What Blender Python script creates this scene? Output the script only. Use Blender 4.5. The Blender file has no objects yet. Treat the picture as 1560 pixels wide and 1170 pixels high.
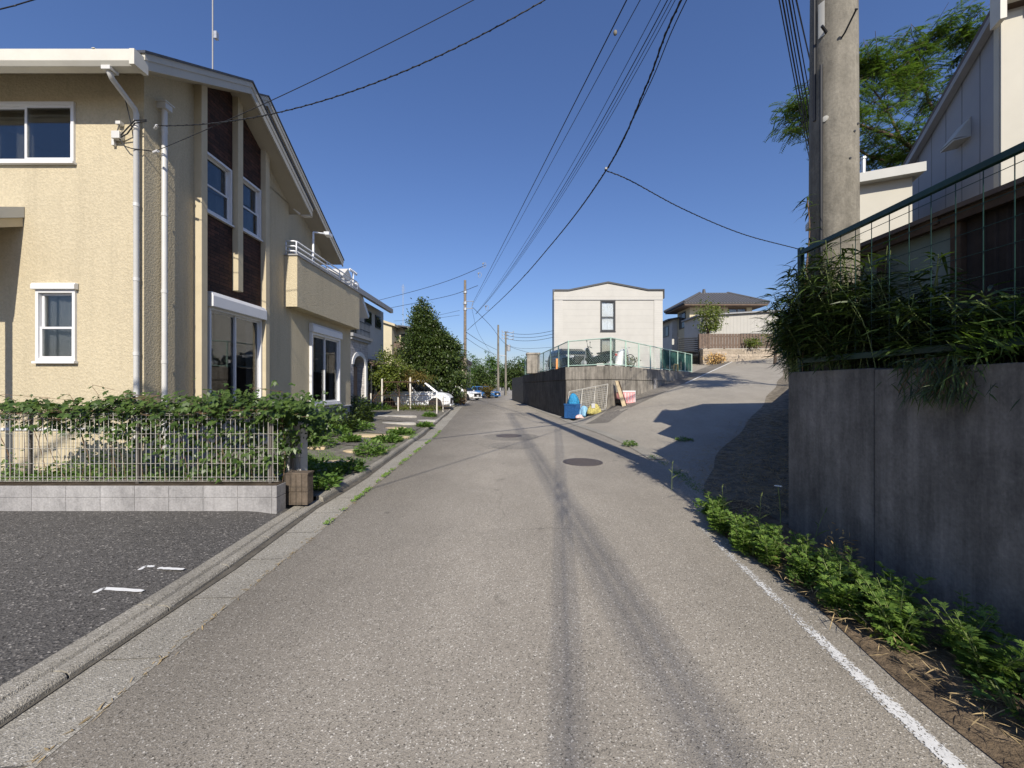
import bpy, bmesh, math, random
import numpy as np
from mathutils import Vector, Matrix
R = math.radians
S = bpy.context.scene
COL = S.collection

# ------------------------------------------------------------------ camera
CH, FPX, U0, V0 = 1.55, 580.0, 780.0, 588.0
cam = bpy.data.objects.new("camera", bpy.data.cameras.new("camera"))
COL.objects.link(cam)
cam.location = (0, 0, CH)
cam.rotation_euler = (R(90), 0, 0)
cam.data.sensor_width = 36.0
cam.data.lens = FPX / 1560.0 * 36.0
cam.data.shift_y = (V0 - 585.0) / 1560.0
cam.data.clip_start = 0.05
cam.data.clip_end = 3000
S.camera = cam

# ------------------------------------------------------------------ light
SUN_EL, SUN_AZ = 36.2, 7.3            # sun behind the camera, a little to the right
S.world = bpy.data.worlds.new("World")
S.world.use_nodes = True
wn = S.world.node_tree
bg = wn.nodes["Background"]
sky = wn.nodes.new("ShaderNodeTexSky")
sky.sky_type = 'NISHITA'
sky.sun_disc = False
sky.sun_elevation = R(SUN_EL)
sky.sun_rotation = R(180 - SUN_AZ)
sky.altitude = 0
sky.air_density = 1.5
sky.dust_density = 0.5
sky.ozone_density = 8
tint = wn.nodes.new("ShaderNodeMix")           # white balance of the photograph: a slightly bluer sky
tint.data_type, tint.blend_type = 'RGBA', 'MULTIPLY'
tint.inputs[0].default_value = 1.0
tint.inputs[7].default_value = (1.02, 0.965, 1.17, 1)
wn.links.new(sky.outputs[0], tint.inputs[6])
wn.links.new(tint.outputs[2], bg.inputs[0])
bg.inputs[1].default_value = 0.088
ld = bpy.data.lights.new("sun", 'SUN')
ld.energy = 5.0
ld.angle = R(0.53)
ld.color = (1.0, 0.925, 0.81)
sun = bpy.data.objects.new("sun", ld)
COL.objects.link(sun)
sun.location = (5, -20, 25)
sdir = Vector((-math.sin(R(SUN_AZ)) * math.cos(R(SUN_EL)), math.cos(R(SUN_AZ)) * math.cos(R(SUN_EL)), -math.sin(R(SUN_EL))))
sun.rotation_euler = sdir.to_track_quat('-Z', 'Y').to_euler()
S.view_settings.view_transform = 'Standard'
S.view_settings.look = 'None'
S.view_settings.exposure = 0.27
S.view_settings.gamma = 1.0
S.cycles.max_bounces = 6
S.cycles.transparent_max_bounces = 12


def at(u, v, Y):
    """point of the place seen at photo pixel (u, v), Y metres in front of the camera"""
    return Vector(((u - U0) / FPX * Y, Y, CH - (v - V0) / FPX * Y))


# ------------------------------------------------------------------ materials
class NT:
    def __init__(s, name):
        s.m = bpy.data.materials.new(name)
        s.m.use_nodes = True
        s.t = s.m.node_tree
        s.b = s.t.nodes["Principled BSDF"]
        s.tc = None

    def n(s, typ, **kw):
        x = s.t.nodes.new("ShaderNode" + typ)
        for k, v in kw.items():
            if k in ('inp',):
                for a, b in v.items():
                    x.inputs[a].default_value = b
            else:
                setattr(x, k, v)
        return x

    def l(s, a, b):
        s.t.links.new(a, b)

    def co(s, scale=(1, 1, 1)):
        if s.tc is None:
            s.tc = s.n("TexCoord")
        mp = s.n("Mapping")
        mp.inputs['Scale'].default_value = scale
        s.l(s.tc.outputs['Object'], mp.inputs['Vector'])
        return mp.outputs[0]

    def noise(s, scale, detail=4, rough=0.6, st=(1, 1, 1)):
        x = s.n("TexNoise")
        x.inputs['Scale'].default_value = scale
        x.inputs['Detail'].default_value = detail
        x.inputs['Roughness'].default_value = rough
        s.l(s.co(st), x.inputs['Vector'])
        return x.outputs['Fac']

    def voro(s, scale, feature='F1', out='Distance', st=(1, 1, 1)):
        x = s.n("TexVoronoi", feature=feature)
        x.inputs['Scale'].default_value = scale
        s.l(s.co(st), x.inputs['Vector'])
        return x.outputs[out]

    def ramp(s, fac, stops):
        x = s.n("ValToRGB")
        e = x.color_ramp.elements
        while len(e) < len(stops):
            e.new(0.5)
        for i, (p, c) in enumerate(stops):
            e[i].position = p
            if isinstance(c, (int, float)):
                c = (c, c, c)
            e[i].color = (c[0], c[1], c[2], 1)
        s.l(fac, x.inputs[0])
        return x.outputs[0]

    def mix(s, fac, a, b, mode='MIX'):
        x = s.n("Mix", data_type='RGBA', blend_type=mode)
        for sock, v in ((x.inputs[0], fac), (x.inputs[6], a), (x.inputs[7], b)):
            if isinstance(v, (int, float)):
                sock.default_value = v if sock.type == 'VALUE' else (v, v, v, 1)
            elif isinstance(v, tuple):
                sock.default_value = (v[0], v[1], v[2], 1)
            else:
                s.l(v, sock)
        return x.outputs[2]

    def math(s, op, a, b=0.0):
        x = s.n("Math", operation=op)
        for sock, v in ((x.inputs[0], a), (x.inputs[1], b)):
            if isinstance(v, (int, float)):
                sock.default_value = v
            else:
                s.l(v, sock)
        return x.outputs[0]

    def base(s, c):
        if isinstance(c, tuple):
            s.b.inputs['Base Color'].default_value = (c[0], c[1], c[2], 1)
        else:
            s.l(c, s.b.inputs['Base Color'])

    def rough(s, r, spec=0.5, metal=0.0):
        s.b.inputs['Roughness'].default_value = r
        s.b.inputs['Specular IOR Level'].default_value = spec
        s.b.inputs['Metallic'].default_value = metal

    def bump(s, h, strength=0.5, dist=0.01):
        x = s.n("Bump")
        x.inputs['Strength'].default_value = strength
        x.inputs['Distance'].default_value = dist
        s.l(h, x.inputs['Height'])
        s.l(x.outputs[0], s.b.inputs['Normal'])


def c3(c):
    return c if isinstance(c, tuple) else (c, c, c)


def mul(c, k):
    c = c3(c)
    return (c[0] * k, c[1] * k, c[2] * k)


def simple(name, col, rough=0.6, spec=0.4, metal=0.0, var=0.12, scale=3.0, bump=0.0, bscale=60, bdist=0.004):
    m = NT(name)
    f = m.noise(scale, 5, 0.65)
    m.base(m.ramp(f, [(0.3, mul(col, 1 - var)), (0.7, mul(col, 1 + var))]))
    m.rough(rough, spec, metal)
    if bump:
        m.bump(m.noise(bscale, 4), bump, bdist)
    return m.m


def asphalt(name, dark, mid, light, scale, bump=0.6, stain=0.25, lanes=False):
    m = NT(name)
    cells = m.n("TexVoronoi", feature='F1')
    cells.inputs['Scale'].default_value = scale
    m.l(m.co(), cells.inputs['Vector'])
    sep = m.n("SeparateColor")
    m.l(cells.outputs['Color'], sep.inputs[0])
    grain = m.ramp(sep.outputs[0], [(0.0, dark), (0.10, mul(mid, .86)), (0.5, mid), (0.88, mul(mid, 1.10)), (0.975, light), (1.0, mul(light, 1.4))])
    pits = m.ramp(m.noise(scale * .36, 3, .7), [(0.33, 0.42), (0.41, 1.0)])
    big = m.ramp(m.noise(0.55, 5, 0.62), [(0.28, 1 - stain), (0.72, 1 + stain)])
    patch = m.ramp(m.noise(2.6, 4, 0.7, (1, .35, 1)), [(0.3, 1 - stain * .55), (0.7, 1 + stain * .4)])
    c = m.mix(1.0, grain, pits, 'MULTIPLY')
    c = m.mix(1.0, c, big, 'MULTIPLY')
    c = m.mix(1.0, c, patch, 'MULTIPLY')
    if lanes:                                            # worn wheel tracks paler, untrodden side darker, crack sealing
        tc = m.n("TexCoord")
        sp = m.n("SeparateXYZ")
        m.l(tc.outputs['Object'], sp.inputs[0])
        xw = m.math('ADD', sp.outputs[0], m.math('MULTIPLY', m.math('SUBTRACT', m.noise(.7, 4, .6, (1, .3, 1)), .5), .9))
        t = m.ramp(m.math('DIVIDE', m.math('ADD', xw, 2.6), 5.2), [(.06, .62), (.24, .80), (.42, 1.06), (.56, .98), (.72, 1.05), (.92, .90)])
        c = m.mix(1.0, c, t, 'MULTIPLY')
        ck = m.n("TexVoronoi", feature='DISTANCE_TO_EDGE')
        ck.inputs['Scale'].default_value = .42
        wv = m.n("Mix", data_type='RGBA', blend_type='LINEAR_LIGHT')
        wv.inputs[0].default_value = .22
        m.l(m.co(), wv.inputs[6])
        nn = m.n("TexNoise")
        nn.inputs['Scale'].default_value = 2.2
        nn.inputs['Detail'].default_value = 6
        m.l(m.co(), nn.inputs['Vector'])
        m.l(nn.outputs['Color'], wv.inputs[7])
        m.l(wv.outputs[2], ck.inputs['Vector'])
        line = m.ramp(ck.outputs['Distance'], [(0.0, .55), (.006, 1.0)])
        gate = m.ramp(m.noise(.35, 3, .6), [(.5, 0.0), (.62, .75)])
        c = m.mix(gate, c, m.mix(1.0, c, line, 'MULTIPLY'))
        spots = m.ramp(m.noise(3.1, 2, .5), [(.24, .62), (.30, 1.0)])
        c = m.mix(.8, c, m.mix(1.0, c, spots, 'MULTIPLY'))
    m.base(c)
    m.rough(0.85, 0.3)
    m.bump(m.math('ADD', cells.outputs['Distance'], m.math('MULTIPLY', m.noise(scale * .36, 3, .7), 1.2)), bump, 0.006)
    return m.m


def concrete(name, lo, hi, streak=0.35, rough=0.85, stain=0.5):
    m = NT(name)
    a = m.noise(1.4, 7, 0.68)
    col = m.ramp(a, [(0.25, lo), (0.75, hi)])
    st = m.ramp(m.noise(1.0, 6, 0.7, (7, 7, .35)), [(0.3, 1 - streak), (0.62, 1.0), (.8, 1 + streak * .3)])
    fine = m.ramp(m.noise(45, 5, 0.7), [(0.3, .82), (0.7, 1.14)])
    dirt = m.ramp(m.noise(3.3, 6, 0.75, (1, 1, .5)), [(0.35, 1 - stain), (0.55, 1.0)])
    c = m.mix(1.0, col, st, 'MULTIPLY')
    c = m.mix(1.0, c, fine, 'MULTIPLY')
    c = m.mix(0.6, c, dirt, 'MULTIPLY')
    m.base(c)
    m.rough(rough, 0.3)
    m.bump(m.math('ADD', m.noise(40, 6, .7), m.noise(6, 5)), 0.35, 0.01)
    return m.m


def stucco(name, col, k=1.0):
    m = NT(name)
    n1 = m.noise(34, 4, 0.6)
    n2 = m.noise(110, 4, 0.6)
    big = m.ramp(m.noise(0.9, 6, 0.65, (1, 1, .5)), [(0.3, mul(col, 0.93)), (0.7, mul(col, 1.04))])
    g = m.ramp(n1, [(0.32, 0.9), (0.62, 1.05)])
    st = m.ramp(m.noise(1.0, 6, 0.72, (5, 5, .3)), [(0.28, .88), (0.5, 1.0)])
    m.base(m.mix(1.0, m.mix(1.0, big, g, 'MULTIPLY'), st, 'MULTIPLY'))
    m.rough(0.9, 0.2)
    h = m.math('ADD', m.ramp(n1, [(0.38, 0.0), (0.62, 1.0)]), m.math('MULTIPLY', n2, 0.35))
    m.bump(h, 0.42 * k, 0.012)
    return m.m


def brick(name, c1, c2, mortar, w=0.22, h=0.065, uv='yz'):
    m = NT(name)
    tc = m.n("TexCoord")
    sp = m.n("SeparateXYZ")
    m.l(tc.outputs['Object'], sp.inputs[0])
    cb = m.n("CombineXYZ")
    m.l(m.math('ADD', sp.outputs[0], sp.outputs[1]), cb.inputs[0])
    m.l(sp.outputs[2], cb.inputs[1])
    b = m.n("TexBrick")
    b.inputs['Color1'].default_value = (*c1, 1)
    b.inputs['Color2'].default_value = (*c2, 1)
    b.inputs['Mortar'].default_value = (*mortar, 1)
    b.inputs['Scale'].default_value = 1.0
    b.inputs['Mortar Size'].default_value = 0.005
    b.inputs['Brick Width'].default_value = w
    b.inputs['Row Height'].default_value = h
    b.inputs['Bias'].default_value = -0.1
    m.l(cb.outputs[0], b.inputs['Vector'])
    v = m.ramp(m.noise(9, 5, .7), [(0.25, .55), (0.75, 1.35)])
    m.base(m.mix(1.0, b.outputs['Color'], v, 'MULTIPLY'))
    m.rough(0.8, 0.3)
    hh = m.math('ADD', m.math('MULTIPLY', b.outputs['Fac'], -1.0), m.math('MULTIPLY', m.noise(30, 4), .6))
    m.bump(hh, 0.8, 0.012)
    return m.m


def siding(name, col, pitch, axis, depth=0.35, line=0.62, rough=.6):
    """board joints every `pitch` metres along z (lap) or along x+y (vertical boards)"""
    m = NT(name)
    tc = m.n("TexCoord")
    sp = m.n("SeparateXYZ")
    m.l(tc.outputs['Object'], sp.inputs[0])
    src = sp.outputs[2] if axis == 'z' else m.math('ADD', m.math('MULTIPLY', sp.outputs[0], .45 if axis == 'v' else 1.0), sp.outputs[1])
    fr = m.math('FRACT', m.math('MULTIPLY', src, 1.0 / pitch))
    g = m.ramp(fr, [(0.0, line), (0.06, 1.0), (0.95, 1.0), (1.0, line)])
    v = m.ramp(m.noise(1.2, 5, .65), [(0.3, mul(col, .94)), (0.7, mul(col, 1.05))])
    m.base(m.mix(1.0, v, g, 'MULTIPLY'))
    m.rough(rough, 0.35)
    m.bump(m.math('ADD', g, m.math('MULTIPLY', m.noise(70, 3), .15)), depth, 0.01)
    return m.m


def leafmat(name, lo, hi, rough=0.45, trans=0.3, tcol=None):
    m = NT(name)
    geo = m.n("NewGeometry")
    rnd = geo.outputs['Random Per Island']
    col = m.ramp(rnd, [(0.0, lo), (0.6, tuple((a + b) / 2 for a, b in zip(lo, hi))), (1.0, hi)])
    m.base(col)
    m.rough(rough, 0.45)
    tr = m.n("BsdfTranslucent")
    tc = m.mix(1.0, col, tcol or (1.5, 1.6, .7), 'MULTIPLY')
    m.l(tc, tr.inputs['Color'])
    ms = m.n("MixShader")
    ms.inputs[0].default_value = trans
    m.l(m.b.outputs[0], ms.inputs[1])
    m.l(tr.outputs[0], ms.inputs[2])
    m.l(ms.outputs[0], m.t.nodes['Material Output'].inputs['Surface'])
    return m.m


def glassmat(name, tint=(.93, .95, .95), refl=.72):
    m = NT(name)
    tr = m.n("BsdfTransparent")
    tr.inputs[0].default_value = (*tint, 1)
    gl = m.n("BsdfGlossy")
    gl.inputs['Color'].default_value = (refl, refl, refl, 1)
    gl.inputs['Roughness'].default_value = 0.015
    fr = m.n("Fresnel")
    fr.inputs[0].default_value = 1.55
    ms = m.n("MixShader")
    m.l(m.math('ADD', m.math('MULTIPLY', fr.outputs[0], .9), .03), ms.inputs[0])
    m.l(tr.outputs[0], ms.inputs[1])
    m.l(gl.outputs[0], ms.inputs[2])
    m.l(ms.outputs[0], m.t.nodes['Material Output'].inputs['Surface'])
    return m.m


M = {}
M['asphalt'] = asphalt('road asphalt', (.10, .09, .072), (.30, .27, .222), (.50, .47, .41), 165, .35, .12, True)
M['asphalt_ramp'] = asphalt('old pale asphalt', (.15, .135, .105), (.31, .282, .232), (.46, .42, .36), 130, .4, .12)
M['asphalt_lot'] = asphalt('coarse dark asphalt', (.018, .017, .016), (.095, .090, .083), (.24, .225, .205), 85, .9, .12)
M['asphalt_old'] = asphalt('patched dark asphalt', (.05, .048, .042), (.165, .15, .128), (.33, .31, .27), 110, .6, .3)
M['concrete_gutter'] = asphalt('exposed gutter concrete', (.13, .122, .10), (.30, .28, .235), (.46, .44, .39), 150, .5, .16)
M['concrete_kerb'] = asphalt('rough kerb concrete', (.14, .13, .108), (.285, .265, .222), (.42, .40, .35), 160, .5, .25)
M['concrete_wall'] = concrete('dark stained concrete', (.125, .119, .108), (.30, .282, .255), .5, .85, .6)
M['concrete_black'] = concrete('black stained concrete', (.035, .033, .03), (.15, .14, .125), .65, .9, .6)
M['concrete_grey'] = concrete('block wall concrete', (.26, .25, .245), (.42, .41, .40), .22, .9, .45)
M['concrete_brown'] = concrete('weathered retaining concrete', (.20, .18, .15), (.46, .42, .355), .6, .9, .55)
M['concrete_pole'] = concrete('pole concrete', (.15, .135, .105), (.31, .285, .232), .35, .8, .6)
M['soil'] = simple('dry soil', (.14, .105, .07), .95, .1, 0, .45, 5, .9, 35, .02)
M['gutter_dirt'] = simple('gutter dirt', (.115, .105, .088), .95, .1, 0, .3, 9, .5, 60, .006)
M['soil_dark'] = simple('dark soil', (.07, .055, .04), .95, .1, 0, .5, 6, .9, 35, .02)
M['soil_bank'] = simple('bank soil', (.185, .16, .122), .95, .1, 0, .5, 6, .9, 35, .02)
M['gravel'] = simple('garden earth', (.16, .15, .125), .95, .15, 0, .4, 7, .9, 50, .012)
M['white_paint'] = simple('white road paint', (.70, .70, .68), .8, .3, 0, .1, 20, .3, 120, .002)
M['asphalt_patch'] = asphalt('asphalt patch', (.08, .072, .06), (.225, .205, .172), (.42, .4, .35), 120, .4, .2)
def worn_line(name):
    m = NT(name)
    tc = m.n("TexCoord")
    sp = m.n("SeparateXYZ")
    m.l(tc.outputs['Object'], sp.inputs[0])
    x, y = sp.outputs[0], sp.outputs[1]
    xc = m.math('ADD', 1.655, m.math('MULTIPLY', y, .098))
    d = m.math('ABSOLUTE', m.math('SUBTRACT', x, xc))
    wear = m.ramp(m.math('DIVIDE', m.math('ADD', y, 1.5), 5.5), [(.45, .20), (.60, .14), (.70, .08), (.745, .0), (.79, .08), (.88, .04), (1.0, 0.0)])
    v = m.math('ADD', m.noise(75, 5, .75), m.math('MULTIPLY', m.noise(7, 3, .6), .22))
    v = m.math('ADD', v, wear)
    v = m.math('SUBTRACT', v, m.math('MULTIPLY', m.math('POWER', m.math('DIVIDE', d, .056), 3.0), .30))
    mask = m.ramp(v, [(.645, 0.0), (.69, 1.0)])
    m.base(m.ramp(m.noise(25, 4, .7), [(.3, (.56, .56, .54)), (.7, (.74, .74, .72))]))
    m.rough(.8, .3)
    tr = m.n("BsdfTransparent")
    ms = m.n("MixShader")
    m.l(mask, ms.inputs[0])
    m.l(tr.outputs[0], ms.inputs[1])
    m.l(m.b.outputs[0], ms.inputs[2])
    m.l(ms.outputs[0], m.t.nodes['Material Output'].inputs['Surface'])
    return m.m


M['worn_line'] = worn_line('worn white line paint')
M['iron'] = simple('cast iron', (.10, .085, .08), .6, .5, .3, .3, 30, .8, 160, .004)
M['stucco'] = stucco('cream stucco', (.505, .438, .305), 1.0)
M['cream_smooth'] = simple('cream painted trim', (.50, .43, .295), .75, .3, 0, .06, 4, .15, 60)
M['trim_white'] = simple('off white trim', (.58, .56, .49), .6, .4, 0, .07, 2.5)
M['verge'] = simple('grey verge board', (.46, .44, .38), .6, .4, 0, .08, 2)
M['soffit'] = simple('soffit board', (.42, .38, .30), .8, .3, 0, .06, 2)
M['white'] = simple('white aluminium', (.66, .66, .66), .35, .5, 0, .03, 4)
M['white_pvc'] = simple('white pipe', (.56, .555, .53), .4, .5, 0, .05, 4)
M['slate'] = simple('dark slate roof', (.045, .05, .06), .6, .4, 0, .3, 8, .5, 30)
M['tile'] = siding('grey kawara tile', (.085, .085, .09), .27, 'x', .9, .45)
M['brick'] = brick('dark brick', (.085, .038, .026), (.032, .018, .014), (.016, .013, .011))
M['brick_brown'] = brick('brown block', (.125, .098, .072), (.085, .068, .052), (.10, .08, .06), .12, .2)
M['stone_clad'] = brick('grey stone cladding', (.46, .44, .42), (.36, .34, .33), (.28, .27, .26), .3, .09)
M['foundation'] = simple('grey foundation', (.22, .23, .24), .9, .2, 0, .12, 5, .3)
M['glass'] = glassmat('window glass')
M['glass_dark'] = glassmat('dark window glass', (.25, .28, .3))
M['dark_room'] = simple('dark interior', (.05, .047, .043), .9, .1, 0, .2, 2)
M['floor_wood'] = simple('interior wood floor', (.22, .15, .09), .5, .4, 0, .2, 3)
M['room_wall'] = simple('interior wall paper', (.24, .225, .20), .9, .1, 0, .08, 2)
M['curtain'] = simple('white curtain', (.74, .75, .80), .9, .2, 0, .05, 6)
M['curtain_grey'] = simple('grey curtain', (.40, .38, .34), .9, .2, 0, .08, 6)
M['black_frame'] = simple('dark bronze aluminium', (.035, .037, .04), .4, .5, .2, .1, 4)
M['steel'] = simple('galvanised steel', (.50, .51, .51), .4, .5, .6, .15, 9)
M['fence_wire'] = simple('pale mesh wire', (.60, .58, .52), .5, .5, .1, .15, 9)
M['post_bronze'] = simple('bronze fence post', (.13, .115, .10), .45, .5, .3, .12, 9)
M['post_white'] = simple('off white fence post', (.66, .62, .54), .6, .4, 0, .15, 9)
M['green_pale'] = simple('pale green fence paint', (.40, .55, .46), .5, .4, 0, .12, 5)
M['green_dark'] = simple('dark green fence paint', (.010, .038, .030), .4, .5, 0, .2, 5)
M['green_net'] = simple('dark green net', (.03, .10, .085), .8, .3, 0, .3, 3)
M['black'] = simple('black plastic', (.022, .022, .024), .5, .4, 0, .2, 8)
M['rubber'] = simple('tyre rubber', (.025, .025, .026), .8, .2, 0, .2, 12)
M['chrome'] = simple('bright metal', (.65, .65, .66), .18, .5, .95, .06, 9)
M['cable'] = simple('black cable', (.018, .019, .022), .55, .4, 0, .2, 9)
M['cable_white'] = simple('pale cable', (.55, .56, .58), .5, .4, 0, .1, 9)
M['wood_pole'] = simple('dark pole', (.20, .165, .13), .85, .2, 0, .3, 6, .4)
M['wood'] = simple('weathered wood', (.085, .055, .035), .85, .2, 0, .35, 5, .5)
M['bark'] = simple('tree bark', (.10, .075, .055), .95, .1, 0, .35, 10, .8, 30, .02)
M['stem'] = simple('plant stem', (.16, .20, .07), .7, .2, 0, .3, 12)
M['stem_brown'] = simple('vine stem', (.17, .11, .07), .8, .2, 0, .3, 12)
M['blue'] = simple('blue plastic', (.02, .09, .25), .5, .4, 0, .35, 14, .5, 30, .02)
M['blue_net'] = simple('blue net', (.03, .24, .46), .7, .3, 0, .5, 16, 1.0, 22, .05)
M['blue_bag'] = simple('pale blue bag', (.22, .42, .58), .5, .4, 0, .3, 12, .5, 18, .03)
M['yellow_net'] = simple('yellow net', (.45, .39, .13), .7, .3, 0, .5, 16, 1.0, 22, .05)
M['pink'] = simple('pink crate', (.80, .36, .35), .55, .4, 0, .18, 9)
M['yellow'] = simple('yellow guard paint', (.62, .47, .20), .5, .4, 0, .2, 9)
M['orange'] = simple('orange plastic', (.70, .30, .10), .5, .4, 0, .15, 9)
M['car_white'] = simple('white car paint', (.82, .83, .83), .22, .5, 0, .02, 2)
M['car_black'] = simple('black car paint', (.012, .015, .02), .18, .6, 0, .1, 2)
M['car_blue'] = simple('blue car paint', (.05, .17, .42), .22, .6, 0, .05, 2)
M['car_glass'] = simple('dark car glass', (.012, .015, .018), .05, .6, 0, .1, 2)
M['lamp_clear'] = simple('clear lamp', (.6, .62, .65), .15, .6, .2, .1, 9)
M['lamp_red'] = simple('red lamp', (.45, .02, .02), .25, .5, 0, .1, 9)
M['siding_cream'] = siding('cream lap siding', (.455, .442, .405), .455, 'z', .3, .86)
M['siding_rib'] = siding('ribbed corner siding', (.47, .457, .42), .16, 'z', .6, .8)
M['siding_grey'] = siding('grey vertical siding', (.27, .275, .29), .46, 'v', .8, .45)
M['siding_white'] = siding('white ribbed siding', (.42, .405, .365), .30, 'x', .6, .6)
M['plaster_cream'] = simple('cream plaster', (.52, .46, .32), .85, .2, 0, .08, 2, .2)
M['panel_cream'] = simple('smooth pale panel', (.50, .475, .40), .7, .3, 0, .04, 2)
M['plaster_white'] = simple('white plaster', (.48, .47, .44), .85, .2, 0, .08, 2, .2)
M['brown_paint'] = simple('brown boards', (.14, .10, .075), .7, .3, 0, .25, 6, .3)
M['brown_roof'] = simple('brown metal roof', (.10, .07, .05), .6, .4, 0, .2, 5)
M['grey_trim'] = simple('grey trim', (.28, .28, .28), .6, .4, 0, .1, 4)
M['pale_trim'] = simple('pale grey trim', (.44, .44, .41), .6, .4, 0, .05, 4)
M['shed_dark'] = simple('dark corrugated shed wall', (.05, .038, .03), .85, .2, 0, .3, 4, .4)
M['shed_green'] = simple('grey green panel', (.20, .23, .19), .8, .2, 0, .15, 3)
M['stone'] = simple('flagstone', (.46, .37, .24), .85, .2, 0, .2, 6, .5, 20, .01)
M['stone_grey'] = simple('grey flagstone', (.40, .38, .34), .85, .2, 0, .2, 6, .5, 20, .01)
M['stonewall'] = brick('rubble stone wall', (.42, .35, .27), (.30, .25, .19), (.16, .14, .11), .45, .22)
M['straw'] = simple('dry straw', (.36, .27, .14), .85, .2, 0, .4, 12)
M['dry_plant'] = simple('dry orange plant', (.50, .32, .12), .85, .2, 0, .4, 12)
M['leaf_vine'] = leafmat('vine leaf', (.03, .062, .012), (.095, .15, .03), .4, .25)
M['leaf_bamboo'] = leafmat('bamboo leaf', (.014, .03, .007), (.07, .11, .022), .42, .25)
M['leaf_mugwort'] = leafmat('mugwort leaf', (.07, .14, .025), (.20, .30, .055), .6, .3)
M['leaf_weed'] = leafmat('garden weed leaf', (.06, .13, .025), (.16, .25, .05), .6, .3)
M['leaf_dark'] = leafmat('evergreen leaf', (.026, .048, .012), (.095, .135, .032), .42, .2)
M['leaf_shrub'] = leafmat('shrub leaf', (.07, .11, .018), (.19, .22, .04), .5, .3)
M['leaf_rust'] = leafmat('rusty shrub leaf', (.10, .085, .02), (.19, .14, .035), .5, .3)
M['leaf_tree'] = leafmat('tree leaf', (.045, .10, .018), (.10, .17, .035), .5, .3)
M['leaf_locust'] = leafmat('feathery leaf', (.045, .095, .02), (.13, .19, .042), .5, .35)
M['petal'] = simple('white petal', (.75, .76, .7), .8, .2, 0, .05, 9)
M['rail_white'] = simple('pale painted pipe', (.70, .72, .75), .35, .5, .1, .06, 9)


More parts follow.
